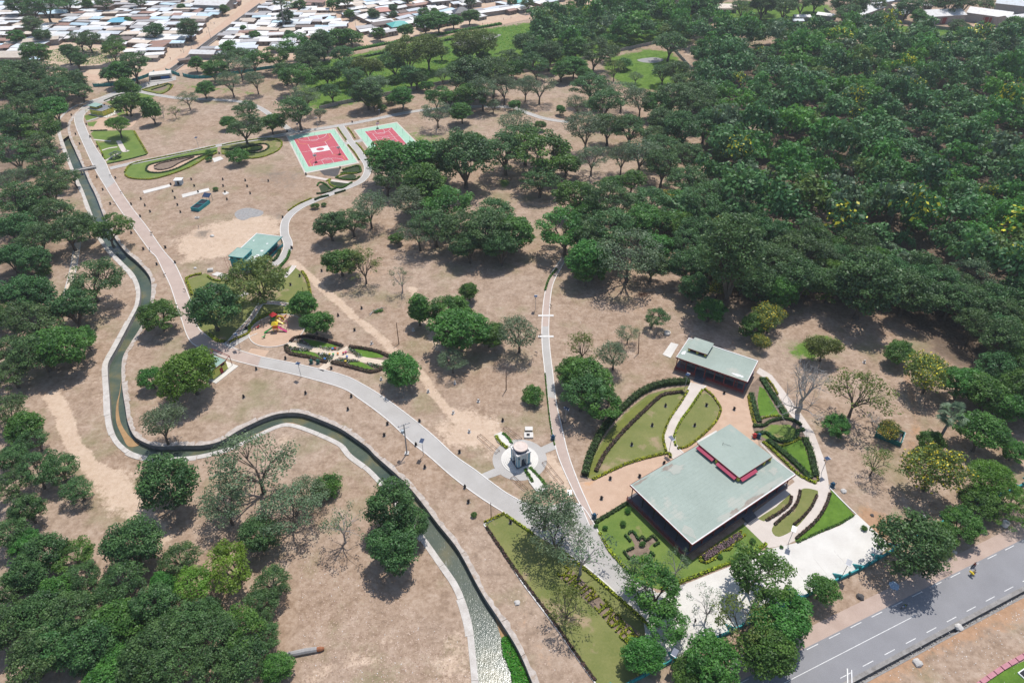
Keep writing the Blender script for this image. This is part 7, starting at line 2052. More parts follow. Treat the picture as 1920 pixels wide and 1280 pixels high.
v, q = leaf_block(c, nr, rs.uniform(.15, .3, 260), rs)
link('leaves', np_mesh('branch_leaves', v, q, M['leaf_mid'], None, rs.uniform(0, 1, 260)), e)
g = at(1205, 553); e = tag(empty('brush_heap', (g[0], g[1], 0)), 'low heap of brown dead branches under the trees', 'brush heap')
m = MB()
for k in range(60):
    a = rs.uniform(0, 6.28); r_ = rs.uniform(.5, 3)
    m.tube([(rs.normal() * 1.2, rs.normal() * .8, .1), (math.cos(a) * r_, math.sin(a) * r_ * .6, rs.uniform(.3, 1.1))], [.05, .02], 3, 0, False)
m.build('twigs', M['wood'], e)
# long fallen branch right of the dead tree
g = at(1535, 770); e = tag(empty('fallen_branch', (g[0], g[1], 0), -.9), 'dark bent branch standing on the bare ground right of the dead tree', 'branch')
MB().tube([(-3, 0, .1), (-1.5, .3, .8), (.5, .1, 1.2), (3, .8, .8)], [.12, .1, .08, .04], 5).build('wood', M['bark'], e)

# teal solar water stand on the field
g = at(377, 388)
e = tag(empty('water_stand', (g[0], g[1], 0), -.25), 'teal steel stand with two dark tanks and a tilted solar panel on the dry field', 'water stand')
part('frame', 'teal', e, (-2.0, 2.0, -4.3, -4.1, 0, 1.6), (-2.0, 2.0, -.1, .1, 0, 1.6), (-2.0, -1.8, -4.1, 4.0, 0, 1.6), (1.8, 2.0, -4.1, 4.0, 0, 1.6), (-2.0, 2.0, 3.9, 4.1, 0, 1.6))
part('tank', 'dark_glass', e, (-1.7, 1.7, -3.9, -.3, .1, 1.35)); part('tank', 'dark_glass', e, (-1.7, 1.7, .3, 3.7, .1, 1.35))
MB().add([(-1.8, 4.5, 2.6), (1.8, 4.5, 2.6), (1.8, 6.8, 3.6), (-1.8, 6.8, 3.6), (-1.8, 4.5, 2.5), (1.8, 4.5, 2.5), (1.8, 6.8, 3.5), (-1.8, 6.8, 3.5)], [(0, 1, 2, 3), (7, 6, 5, 4), (0, 4, 5, 1), (1, 5, 6, 2), (2, 6, 7, 3), (3, 7, 4, 0)]).build('solar_panel', M['solar'], e)
MB().tube([(-1.6, 4.6, 0), (-1.6, 4.6, 2.5)], .08, 5).tube([(1.6, 4.6, 0), (1.6, 4.6, 2.5)], .08, 5).tube([(-1.6, 6.7, 0), (-1.6, 6.7, 3.5)], .08, 5).tube([(1.6, 6.7, 0), (1.6, 6.7, 3.5)], .08, 5).build('panel_legs', M['teal_dark'], e)
g = at(337, 345)
e = tag(empty('kiosk', (g[0], g[1], 0), .05), 'small white-roofed water kiosk standing on the dry field', 'kiosk')
part('wall', 'blue_grey', e, (-1.5, 1.5, -1.2, 1.2, 0, 2.3)); part('roof', 'white_paint', e, (-1.9, 1.9, -1.6, 1.6, 2.3, 2.5)); part('door', 'dark_glass', e, (-.5, .4, -1.26, -1.18, .1, 1.9)); part('step', 'concrete', e, (-1.6, -.6, -1.9, -1.3, 0, .5))
g = at(370, 409); e = tag(empty('manhole', (g[0], g[1], 0)), 'small white manhole box below the teal stand', 'manhole')
part('box', 'concrete_white', e, (-.9, .9, -.6, .6, 0, .5)); part('cover', 'concrete_dark', e, (-.6, .6, -.4, .4, .5, .56))
g = at(395, 508); e = tag(empty('manhole', (g[0], g[1], 0), .2), 'white concrete box at the corner of the playground lawn', 'manhole')
part('box', 'concrete_white', e, (-1.0, 1.0, -.7, .7, 0, .9)); part('cover', 'concrete', e, (-.8, .8, -.5, .5, .9, .98))
g = at(1251, 626); e = tag(empty('well_ring', (g[0], g[1], 0)), 'round white well ring behind the smaller pavilion', 'well')
MB().lathe([(1.05, -.1), (1.05, .8), (.85, .8), (.85, .3), (.05, .3)], (0, 0, 0), 18).build('ring', M['concrete_white'], e)
# green fenced pump
Fp = Frame((1652, 832), (1675, 838), 0.0)
g = at(1668, 818); e = tag(empty('pump_enclosure', (g[0], g[1], 0), -.62), 'dark green open-topped enclosure with blue-white panels at the flowering bush', 'enclosure')
part('wall', 'teal_dark', e, (-3.6, 3.2, -2.6, -2.4, 0, 1.5), (-3.6, 3.2, 2.4, 2.6, 0, 1.5), (-3.6, -3.4, -2.4, 2.4, 0, 1.5), (3.0, 3.2, -2.4, 2.4, 0, 1.5), (-.3, -.1, -2.4, 2.4, 0, 1.5))
part('tank', 'dark_glass', e, (.2, 2.6, -2.0, 2.0, 0, 1.2))
for k in range(4): part('panel', 'white_paint', e, (3.25, 3.35, -2.3 + k * 1.2, -1.4 + k * 1.2, .6, 1.7))
MB().tube([(-.2, -2.5, 1.5), (-.2, -2.5, 2.6), (-.2, 2.5, 2.6), (-.2, 2.5, 1.5)], .09, 5).build('pipe_frame', M['steel'], e)

# playground
def slide_tower(x, y, rz, cols, lab):
    g = at(x, y); e = tag(empty('play_tower', (g[0], g[1], .06), rz), lab, 'play tower', 'playground equipment')
    for ix in (-.8, .8):
        for iy in (-.8, .8): MB().tube([(ix, iy, 0), (ix, iy, 2.9)], .08, 6).build('post', M['toy_' + cols[0]], e)
    part('deck', 'toy_' + cols[1], e, (-.85, .85, -.85, .85, 1.25, 1.38))
    MB().add([(-1.1, -1.1, 2.8), (1.1, -1.1, 2.8), (1.1, 1.1, 2.8), (-1.1, 1.1, 2.8), (0, 0, 3.9)], [(0, 1, 4), (1, 2, 4), (2, 3, 4), (3, 0, 4), (3, 2, 1, 0)]).build('roof', M['toy_' + cols[2]], e)
    for sgn, c in ((-1, cols[3]), (1, cols[4])):
        m = MB(); vs = []
        for t in np.linspace(0, 1, 8):
            px_, pz = sgn * (.8 + 3.0 * t), 1.35 * (1 - t) ** 1.3 + .12
            for w, dz in ((-.45, .22), (-.4, 0), (.4, 0), (.45, .22)): vs.append((px_, w - t * 1.2, pz + dz))
        m.add(vs, [(i * 4 + j, i * 4 + j + 1, (i + 1) * 4 + j + 1, (i + 1) * 4 + j) for i in range(7) for j in range(3)])
        m.build('slide', M['toy_' + c], e)
    m = MB().tube([(-.35, .85, 1.3), (-.35, 2.0, 0)], .05, 5).tube([(.35, .85, 1.3), (.35, 2.0, 0)], .05, 5)
    for k in range(4): m.tube([(-.35, .85 + 1.15 * (k + .5) / 4, 1.3 * (1 - (k + .5) / 4)), (.35, .85 + 1.15 * (k + .5) / 4, 1.3 * (1 - (k + .5) / 4))], .04, 4)
    m.build('ladder', M['toy_' + cols[0]], e)
    MB().box((0, -.85, 1.75), (1.6, .08, .7)).build('side_panel', M['toy_' + cols[5]], e)
slide_tower(*zb([(350, 222)])[0], .1, ('yellow', 'red', 'yellow', 'green', 'pink', 'orange'), 'play tower with green and pink slides in front of the round playground')
slide_tower(*zb([(338, 145)])[0], 2.4, ('green', 'green', 'red', 'yellow', 'orange', 'red'), 'play tower with red roof and yellow tube on the far side of the playground')
g = at(*zb([(380, 140)])[0]); e = tag(empty('play_arch', (g[0], g[1], .06), .3), 'yellow and red climbing arch beside the far play tower', 'climbing arch', 'playground equipment')
MB().tube([(math.cos(a) * 1.3, 0, math.sin(a) * 2.0) for a in np.linspace(0, math.pi, 14)], .32, 8).build('arch', M['toy_yellow'], e); MB().tube([(math.cos(a) * .7, .5, math.sin(a) * 1.4) for a in np.linspace(0, math.pi, 12)], .2, 8).build('inner_arch', M['toy_red'], e)
for x, y, lab in (*[(a, b, 'left') for a, b in zb([(270, 168)])], *[(a, b, 'right') for a, b in zb([(408, 198)])]):
    g = at(x, y); e = tag(empty('swing', (g[0], g[1], .06), .35), 'pale swing frame on the ' + lab + ' of the playground', 'swing', 'playground equipment')
    MB().tube([(-1.7, -.8, 0), (-1.7, 0, 2.4), (-1.7, .8, 0)], .06, 5).tube([(1.7, -.8, 0), (1.7, 0, 2.4), (1.7, .8, 0)], .06, 5).tube([(-1.7, 0, 2.4), (1.7, 0, 2.4)], .06, 5).build('frame', M['toy_pink' if lab == 'right' else 'wood'], e)
    for k in (-.7, .7):
        MB().tube([(k - .2, 0, 2.4), (k - .2, .1, .5)], .02, 3).tube([(k + .2, 0, 2.4), (k + .2, .1, .5)], .02, 3).box((k, .1, .48), (.5, .25, .06)).build('seat', M['black_steel'], e)
for (x, y), c, lab in ((zb([(195, 205)])[0], 'red', 'red spring rider near the left rim of the playground'), (zb([(248, 285)])[0], 'green', 'green spring rider near the front rim of the playground'), (zb([(425, 113)])[0], 'orange', 'brown spring rider near the far rim of the playground')):
    g = at(x, y); e = tag(empty('spring_rider', (g[0], g[1], .06), .6), lab, 'spring rider', 'playground equipment')
    MB().lathe([(.16, 0), (.2, .1), (.14, .2), (.2, .3), (.14, .4)], (0, 0, 0), 8).build('spring', M['black_steel'], e)
    MB().tube([(-.7, 0, .75), (-.2, 0, .55), (.3, 0, .6), (.65, 0, 1.1)], [.1, .22, .25, .16], 8).build('body', M['toy_' + c], e)
# coloured figures in the butterfly garden
cols = ['red', 'blue', 'yellow', 'green', 'orange', 'pink', 'blue', 'yellow', 'red', 'blue']
for k, (x, y) in enumerate(zb([(845,380),(825,385),(800,430),(830,430),(868,425),(935,412),(945,450),(932,490),(915,420),(760,470)])):
    g = at(x, y); e = empty('garden_ornament', (g[0], g[1], .04), k)
    MB().lathe([(.25, 0), (.3, .4), (.15, .7), (.12, .8)], (0, 0, 0), 8).build('stem', M['toy_' + cols[(k + 3) % 10]], e)
    MB().lathe([(.1, .8), (.75, .9), (.65, 1.15), (.2, 1.35)], (0, 0, 0), 9).build('cap', M['toy_' + cols[k]], e)
    e.scale = (.55, .55, .6)
    pend(e, cols[k] + '-capped garden ornament', 'ornament', 'coloured ornaments in the butterfly garden', g, 6)

# ================================================================== WALLS AND FENCES
def wall_run(name, line, hgt, thick, step, mat, post, lab, cat='wall', z0=-.2, slope=0, maxp=290, posts_h=.25):
    P = even(resample(pts(line), 2), max(2, int(sum(math.dist(a, b) for a, b in zip(pts(line)[:-1], pts(line)[1:])) / step) + 1))
    e = tag(empty(name, (float(P[0][0]), float(P[0][1]), 0)), lab, cat)
    o = P[0]
    for i in range(len(P) - 1):
        a, b = P[i] - o, P[i + 1] - o
        d = (b - a) / np.linalg.norm(b - a)
        a2, b2 = a + d * .16, b - d * .16
        MB().line([tuple(a2), tuple(b2)], thick, z0, hgt + random.uniform(-.04, .04)).build('panel', M[mat], e)
    pm = MB().box((0, 0, (hgt + posts_h + z0) / 2), (.32, thick + .14, hgt + posts_h - z0)).mesh('post', M[post])
    for i in range(len(P)):
        j = min(i, len(P) - 2)
        d = P[j + 1] - P[j]
        link('post', pm, e, (float(P[i][0] - o[0]), float(P[i][1] - o[1]), 0), math.atan2(d[1], d[0]))
    return e
wall_run('boundary_wall', [(600,206),(640,196),(700,185),(760,172),(820,160),(872,151)], 2.1, .22, 3.6, 'wall_grey', 'concrete_dark', 'long grey slab boundary wall between the park and the green meadow')
wall_run('boundary_wall', [(980,137),(1040,125),(1090,114),(1129,104),(1180,93),(1240,80)], 2.1, .22, 3.6, 'wall_grey', 'concrete_dark', 'grey slab boundary wall on the far side of the walled field')
wall_run('boundary_wall', [(1258,84),(1266,98),(1283,117),(1296,132)], 2.1, .22, 3.6, 'wall_grey', 'concrete_dark', 'short grey wall on the right of the walled field')
wall_run('park_fence', [(176,163),(205,162),(232,158),(258,151),(281,143),(290,138)], 1.9, .18, 3.4, 'teal', 'teal_dark', 'teal park wall left of the road culvert', 'fence')
wall_run('park_fence', [(312,134),(326,139),(337,143)], 1.9, .18, 3.2, 'teal', 'teal_dark', 'short teal park wall right of the road culvert', 'fence')
wall_run('park_fence', [(344,143),(360,147),(384,147),(410,144),(446,139),(500,130),(560,124)], 1.9, .18, 3.4, 'teal', 'teal_dark', 'teal park wall below the town road', 'fence')
wall_run('warehouse_wall', [(1660,38),(1700,46),(1750,54),(1800,60),(1845,66)], 2.4, .25, 4.0, 'concrete_dark', 'wall_grey', 'grey compound wall in front of the warehouses')
wall_run('compound_wall', [(95,133),(150,131),(215,127),(262,122)], 2.2, .25, 4.5, 'wall_grey', 'concrete_dark', 'grey compound wall below the green town lot')
wall_run('compound_wall', [(1318,35),(1370,42),(1420,46)], 2.2, .25, 4.5, 'concrete_dark', 'concrete_dark', 'dark compound wall in the trees below the long bungalow')
wall_run('compound_wall', [(1545,20),(1560,33),(1566,38)], 2.2, .25, 4.5, 'concrete_dark', 'concrete_dark', 'dark wall running behind the diagonal shed')
# roadside wall with triangular fins, in two runs either side of the gate
def road_wall(line, lab):
    w = wall_run('roadside_wall', line, 1.0, .3, 3.0, 'teal', 'teal_dark', lab, posts_h=.5)
    P = even(resample(pts(line), 2), max(2, int(sum(math.dist(a, b) for a, b in zip(pts(line)[:-1], pts(line)[1:])) / 6.0) + 1))
    o = np.array(w.location[:2])
    d = P[-1] - P[0]; d /= np.linalg.norm(d)
    nrm = np.array((-d[1], d[0]))
    for p in P:
        q = p - o
        m = MB()
        m.add([(0, -.2, 0), (0, -.2, 2.3), (0, 2.0, 0), (.3, -.2, 0), (.3, -.2, 2.3), (.3, 2.0, 0)], [(0, 1, 2), (5, 4, 3), (0, 3, 4, 1), (1, 4, 5, 2), (2, 5, 3, 0)])
        m.build('fin', M['teal'], w, False, (float(q[0]), float(q[1]), 0), math.atan2(d[1], d[0]))
    return w
road_wall([(1152,1296),(1200,1272),(1236,1252),(1262,1238)], 'teal roadside wall left of the entrance gate')
road_wall([(1326,1205),(1380,1180),(1440,1151),(1480,1133),(1530,1109),(1570,1088),(1620,1064),(1668,1036),(1720,1006),(1770,978),(1840,944),(1930,905)], 'teal roadside wall with fins right of the entrance gate')
ga, gb = np.array(at(1264, 1242)), np.array(at(1325, 1206))
e = tag(empty('entrance_gate', (ga[0], ga[1], 0), math.atan2(gb[1] - ga[1], gb[0] - ga[0])), 'black steel sliding gate with spiked top rail at the park entrance', 'gate')
gl = float(np.linalg.norm(gb - ga))
part('frame', 'black_steel', e, (0, gl, -.08, .08, .15, .3), (0, gl, -.08, .08, 1.25, 1.35), (0, gl, -.08, .08, 2.3, 2.45), (0, .15, -.08, .08, .3, 2.3), (gl - .15, gl, -.08, .08, .3, 2.3), (gl * .5, gl * .5 + .12, -.08, .08, .3, 2.3))
for k in range(16):
    MB().tube([(gl * (k + .5) / 16, 0, .3), (gl * (k + .5) / 16, 0, 2.75)], [.035, .02], 4).build('bar', M['black_steel'], e)
part('post', 'teal', e, (-.55, -.1, -.3, .3, 0, 2.9), (gl + .1, gl + .55, -.3, .3, 0, 2.9))
# footbridge over the upper canal
fa, fb = np.array(at(90, 333)), np.array(at(181, 315))
fl = float(np.linalg.norm(fb - fa))
e = tag(empty('footbridge', (fa[0], fa[1], 0), math.atan2(fb[1] - fa[1], fb[0] - fa[0])), 'narrow grey concrete footbridge crossing the upper canal', 'bridge')
part('deck', 'concrete', e, (0, fl, -1.0, 1.0, .35, .75)); part('kerb', 'concrete_dark', e, (0, fl, -1.1, -.85, .75, 1.05), (0, fl, .85, 1.1, .75, 1.05))
for k in range(8): part('pier', 'concrete_dark', e, (fl * (k + .3) / 8, fl * (k + .3) / 8 + .4, -.8, .8, -3, .35))
# culvert under the town road
ca, cb = np.array(at(283, 151)), np.array(at(321, 147))
clen = float(np.linalg.norm(cb - ca))
e = tag(empty('road_culvert', (ca[0], ca[1], 0), math.atan2(cb[1] - ca[1], cb[0] - ca[0])), 'road culvert with pale deck and dark opening at the park corner', 'culvert')
part('deck', 'concrete_white', e, (-.5, clen + .5, -.6, 9, 2.3, 2.8)); part('side_wall', 'concrete', e, (-.5, .4, -.6, 9, -1, 2.3), (clen - .4, clen + .5, -.6, 9, -1, 2.3))
part('opening', 'dark_glass', e, (.4, clen - .4, .6, 1.0, -1, 2.3)); part('blue_panel', 'toy_blue', e, (clen * .5, clen - .8, .45, .58, 0, 1.6)); part('parapet', 'concrete_white', e, (-.5, clen + .5, -.6, -.3, 2.8, 3.3)); part('apron', 'paver_grey', e, (-.5, clen + 1, -4, -.6, -.1, .3))
# lower right: pink kerb stones, grass and sign frame
sheet('lawn', pts([(1835,1290),(1870,1262),(1925,1236),(1990,1205),(1990,1320),(1830,1320)]), .03, M['lawn_bright'], 'bright green lawn in the lower right corner')
kr = even(pts([(1826,1290),(1850,1272),(1880,1252),(1915,1232),(1960,1208)]), 11)
ke = tag(empty('kerb_row', (kr[0][0], kr[0][1], 0)), 'row of pink painted kerb stones at the lower right lawn', 'kerb')
for i in range(len(kr) - 1):
    a, b = kr[i] - kr[0], kr[i + 1] - kr[0]
    d = (b - a) / np.linalg.norm(b - a)
    MB().line([tuple(a + d * .12), tuple(b - d * .12)], .9, 0, .35 + random.uniform(0, .06)).build('kerb_stone', M['pink_kerb'], ke)
g = at(1921, 1263); e = tag(empty('planter', (g[0], g[1], 0), .45), 'black planter tray with white rim on the lower right lawn', 'planter')
part('rim', 'white_paint', e, (-1.2, 2, -.8, -.6, 0, .3), (-1.2, 2, .6, .8, 0, .3), (-1.2, -1, -.6, .6, 0, .3)); part('soil', 'dark_glass', e, (-1, 2, -.6, .6, 0, .2))
g = at(1592, 1272); e = tag(empty('drain_beam', (g[0], g[1], .1), -.35), 'pair of white beams laid across the roadside drain', 'beam')
part('beam', 'white_paint', e, (-.5, -.25, -1.6, 2, 0, .2)); part('beam', 'white_paint', e, (.35, .55, -1.6, 2, 0, .2))
for x, y, lab in ((1376,1245,'left'), (1395,1238,'middle'), (1883,985,'right'),):
    g = at(x, y); e = tag(empty('white_drum', (g[0], g[1], 0)), 'white tree guard at the roadside trees, ' + lab + ' one', 'tree guard')
    MB().lathe([(.7, 0), (.8, 1.3), (.7, 1.3), (.6, .6), (.05, .5)], (0, 0, 0), 14).build('drum', M['white_paint'], e)
g = at(1676, 1098); e = tag(empty('cloth_heap', (g[0], g[1], 0)), 'pale blue cloth lying at the foot of the roadside tree', 'cloth')
import bmesh
bm = bmesh.new(); bmesh.ops.create_icosphere(bm, subdivisions=3, radius=1.1)
for v in bm.verts: v.co.z *= .3; v.co *= 1 + .15 * math.sin(v.co.x * 7) * math.cos(v.co.y * 6)
me = bpy.data.meshes.new('cloth'); bm.to_mesh(me); bm.free(); me.materials.append(surf('pale_cloth', (.42, .52, .62), (.35, .44, .54), 2, .9, 6, .02)); link('cloth', me, e, (0, 0, .1))

# ================================================================== PEOPLE AND MOTORCYCLES
def skin_body(name, verts, edges, mats, zones):
    me = bpy.data.meshes.new(name)
    me.from_pydata([v[:3] for v in verts], edges, [])
    o = bpy.data.objects.new(name, me); COL.objects.link(o)
    md = o.modifiers.new('skin', 'SKIN')
    for i, v in enumerate(verts):
        s = me.skin_vertices[0].data[i]; s.radius = (v[3], v[3]); s.use_root = (i == 0)
    sb = o.modifiers.new('sub', 'SUBSURF'); sb.levels = 1
    dg = bpy.context.evaluated_depsgraph_get()
    m2 = bpy.data.meshes.new_from_object(o.evaluated_get(dg))
    bpy.data.objects.remove(o)
    m2.materials.clear()
    for m in mats: m2.materials.append(m)
    for p in m2.polygons: p.material_index = zones(p.center)
    m2.name = name
    return m2
def person_mesh(pose, shirt, trousers):
    if pose == 'stand':
        v = [(0,0,.95,.13),(0,.0,1.2,.14),(0,.02,1.42,.13),(0,.03,1.54,.055),(0,.04,1.66,.095),(0,.05,1.75,.075),
             (-.19,0,1.42,.055),(-.27,.05,1.15,.045),(-.25,.2,.92,.038),(-.25,.27,.84,.035),(.19,0,1.42,.055),(.30,-.04,1.15,.045),(.30,.06,.9,.038),(.3,.1,.82,.035),
             (-.1,0,.88,.09),(-.13,.14,.48,.065),(-.13,-.05,.08,.048),(-.13,.12,.04,.04),(.1,0,.88,.09),(.13,-.02,.48,.065),(.14,-.2,.1,.048),(.14,-.06,.04,.04)]
    else:
        v = [(0,-.15,.85,.14),(0,-.05,1.1,.14),(0,.08,1.32,.13),(0,.12,1.42,.055),(0,.16,1.54,.105),(0,.18,1.63,.085),
             (-.19,.08,1.31,.055),(-.3,.28,1.1,.045),(-.28,.52,1.02,.038),(-.27,.6,1.02,.035),(.19,.08,1.31,.055),(.3,.28,1.1,.045),(.28,.52,1.02,.038),(.27,.6,1.02,.035),
             (-.13,-.12,.82,.095),(-.22,.28,.72,.07),(-.22,.1,.34,.05),(-.22,.24,.3,.04),(.13,-.12,.82,.095),(.22,.28,.72,.07),(.22,.1,.34,.05),(.22,.24,.3,.04)]
    ed = [(0,1),(1,2),(2,3),(3,4),(4,5),(2,6),(6,7),(7,8),(8,9),(2,10),(10,11),(11,12),(12,13),(0,14),(14,15),(15,16),(16,17),(0,18),(18,19),(19,20),(20,21)]
    ztop, zw = v[3][2], v[0][2]
    def zone(c):
        if c[2] > ztop: return 0
        if abs(c[0]) > .24 and c[2] < v[7][2] + .02 and c[2] > .78: return 0
        if c[2] > zw + .02: return 1
        return 2 if c[2] > .1 else 3
    return skin_body('person_' + pose, v, ed, [M['skin'], shirt, trousers, M['black_steel']], zone)
def cloth(n, c): return surf(n, c, tuple(x * .8 for x in c), 4, .9, 9, 0.0)
def hair(parent, z, y):
    MB().lathe([(.10, 0), (.118, .05), (.09, .11), (.03, .14)], (0, y, z), 10).build('hair', M['black_steel'], parent)
g = at(1302, 1168)
e = tag(empty('person', (g[0], g[1], .09), 2.2), 'person in dark clothes striding across the white parking apron', 'person')
link('body', person_mesh('stand', cloth('dark_shirt', (.05, .05, .06)), cloth('dark_trousers', (.03, .03, .04))), e); hair(e, 1.68, .04); e.scale = (1.1, 1.1, 1.08)
for x, y, c, rz, lab in ((212/1, 700, (.6, .1, .1), 0, ''),): pass
def moto(x, y, ang, col, shirt, lab, helmet=None, cargo=None):
    g = at(x, y)
    e = tag(empty('motorcycle', (g[0], g[1], .04), ang), 'motorcycle ' + lab, 'motorcycle', 'motorcycles on the asphalt road')
    for yy, nm in ((.68, 'front_wheel'), (-.62, 'rear_wheel')):
        w = MB().tube([(0, yy + .27 * math.cos(a), .31 + .27 * math.sin(a)) for a in np.linspace(0, 6.283, 17)], .055, 6, 0, False).build('wheel', M['black_steel'], e)
        MB().tube([(-.05, yy, .31), (.05, yy, .31)], .07, 8).build('hub', M['steel'], w)
    MB().tube([(0, .68, .31), (0, .48, .95)], .05, 6).build('fork', M['steel'], e)
    MB().tube([(-.36, .38, 1.02), (0, .46, .98), (.36, .38, 1.02)], .03, 5).build('handlebar', M['black_steel'], e)
    MB().tube([(0, .45, .72), (0, .15, .78), (0, -.1, .68)], [.1, .17, .12], 8).build('tank', M['toy_' + col], e)
    MB().tube([(0, -.05, .72), (0, -.4, .74), (0, -.8, .78)], [.12, .15, .09], 8).build('seat', M['black_steel'], e)
    MB().box((0, .05, .42), (.28, .45, .34)).build('engine', M['steel'], e)
    MB().tube([(.16, .0, .35), (.17, -.8, .4)], .05, 6).build('exhaust', M['steel'], e)
    MB().lathe([(.09, 0), (.09, .08), (.04, .1)], (0, .55, .85), 8).build('headlight', M['white_paint'], e)
    r = tag(empty('person', (g[0], g[1], .04), ang), 'rider ' + lab, 'person', 'motorcycle riders')
    link('body', person_mesh('ride', shirt, cloth('riding_trousers', (.05, .06, .09))), r)
    if helmet:
        MB().lathe([(.13, 0), (.155, .08), (.13, .2), (.05, .25)], (0, .17, 1.46), 12).build('helmet', M['toy_' + helmet], r)
    else: hair(r, 1.56, .17)
    if cargo:
        c = tag(empty('parcel', (g[0] - math.sin(-ang) * -.0, g[1], .04), ang), 'yellow bundle strapped behind the rider near the roadside tree', 'bundle')
        MB().tube([(-.55, -.75, .98), (0, -.75, 1.05), (.55, -.75, .98)], [.22, .3, .22], 8).build('bundle', M['toy_yellow'], c)
ra_ = math.atan2(RU[1], RU[0]) - math.pi / 2
moto(1694, 1139, ra_ + math.pi, 'blue', cloth('green_shirt', (.16, .24, .10)), 'alone in the middle of the left carriageway', None)
moto(1823, 1076, ra_, 'red', cloth('cream_shirt', (.5, .42, .3)), 'nearer of the two at the road edge, carrying a yellow bundle', None, True)
moto(1824, 1062, ra_, 'red', cloth('rust_shirt', (.25, .09, .06)), 'farther of the two at the road edge', None)
# ================================================================== THE TOWN
TR = np.random.default_rng(101)
def roof_tpl(kind, mat):
    b = MB()
    e = .56
    if kind == 'gable':
        z0, z1, t = .96, 1.22, .035
        b.add([(-e, -e, z0), (e, -e, z0), (e, 0, z1), (-e, 0, z1), (e, e, z0), (-e, e, z0), (-e, -e, z0 - t), (e, -e, z0 - t), (e, 0, z1 - t), (-e, 0, z1 - t), (e, e, z0 - t), (-e, e, z0 - t)],
              [(0, 1, 2, 3), (3, 2, 4, 5), (7, 6, 9, 8), (8, 9, 11, 10), (0, 6, 7, 1), (4, 10, 11, 5), (1, 7, 8, 2), (2, 8, 10, 4), (0, 3, 9, 6), (3, 5, 11, 9)])
    elif kind == 'mono':
        z0, z1, t = .94, 1.10, .035
        b.add([(-e, -e, z0), (e, -e, z0), (e, e, z1), (-e, e, z1), (-e, -e, z0 - t), (e, -e, z0 - t), (e, e, z1 - t), (-e, e, z1 - t)], [(0, 1, 2, 3), (7, 6, 5, 4), (0, 4, 5, 1), (1, 5, 6, 2), (2, 6, 7, 3), (3, 7, 4, 0)])
    else:
        z0, z1, r = .96, 1.55, .12
        b.add([(-e, -e, z0), (e, -e, z0), (e, e, z0), (-e, e, z0), (-r, 0, z1), (r, 0, z1), (-e, -e, z0 - .05), (e, -e, z0 - .05), (e, e, z0 - .05), (-e, e, z0 - .05)],
              [(0, 1, 5, 4), (1, 2, 5), (2, 3, 4, 5), (3, 0, 4), (0, 6, 7, 1), (1, 7, 8, 2), (2, 8, 9, 3), (3, 9, 6, 0), (9, 8, 7, 6)])
    return b.mesh('house_roof', M[mat])
def wall_tpl(mat, gable):
    b = MB().box((0, 0, .48), (1, 1, .98))
    if gable: b.add([(-.5, -.5, .97), (-.5, .5, .97), (-.5, 0, 1.19), (.5, -.5, .97), (.5, .5, .97), (.5, 0, 1.19)], [(0, 2, 1), (3, 4, 5)])
    return b.mesh('house_wall', M[mat])
RC = ['white', 'silver', 'grey', 'cream', 'rust', 'pale_blue', 'brown']
RP = np.array([.33, .22, .13, .12, .10, .05, .05])
RT = {(k, c): roof_tpl(k, 'tin_' + c) for k in ('gable', 'mono') for c in RC}
WTPL = {(g, m): wall_tpl(m, g) for g in (True, False) for m in ('wall_mud', 'wall_cement')}
DOOR = MB().box((0, -.503, .36), (.1, .012, .70)).mesh('house_door', M['dark_glass'])
WIN = MB().box((.28, -.503, .55), (.09, .012, .26)).box((-.26, -.503, .55), (.09, .012, .26)).mesh('house_window', M['dark_glass'])
CNAME = {'white': 'white', 'silver': 'silvery', 'grey': 'dull grey', 'cream': 'cream', 'rust': 'rusty', 'pale_blue': 'pale blue', 'brown': 'brown'}
STREETS = [(pts([(300,140),(318,128),(345,108),(380,81),(420,50),(455,22),(485,-2),(510,-22)]), 9.0), (pts([(688,86),(668,63),(648,40),(630,22),(612,2),(600,-12)]), 5.0), (pts([(760,-8),(800,8),(830,18),(870,22),(900,16),(960,2)]), 4.5), (pts(TD), 5.0), (pts(TOWNROAD), 9.0)]
SPECIAL = [('hip_blue', 227, 46, 15, 13, .1, 3.4, 'light blue hip-roofed house standing out among the white roofs'), ('hip_teal', 748, 56, 14, 12, .5, 4.2, 'teal hip-roofed house by the second dirt street'), ('hip_pink', 719, 27, 13, 12, .3, 3.6, 'salmon pink hip-roofed house in the town'),
           ('hip_black', 866, 36, 13, 10, .3, 6.0, 'two-storey house with black hip roof behind the roadside trees'), ('tin_white', 823, 14, 15, 12, .4, 6.5, 'tall white-roofed two-storey house with a balcony at the top edge'), ('tin_white', 523, 24, 15, 13, .7, 4.2, 'large white pyramid-roofed house left of the palms'),
           ('hip_teal', 977, 12, 10, 9, .3, 4.0, 'small teal hip-roofed house near the end of the town road'), ('tin_pale_blue', 104, 31, 20, 11, .2, 3.6, 'pale blue double-gabled roof in the left of the town')]
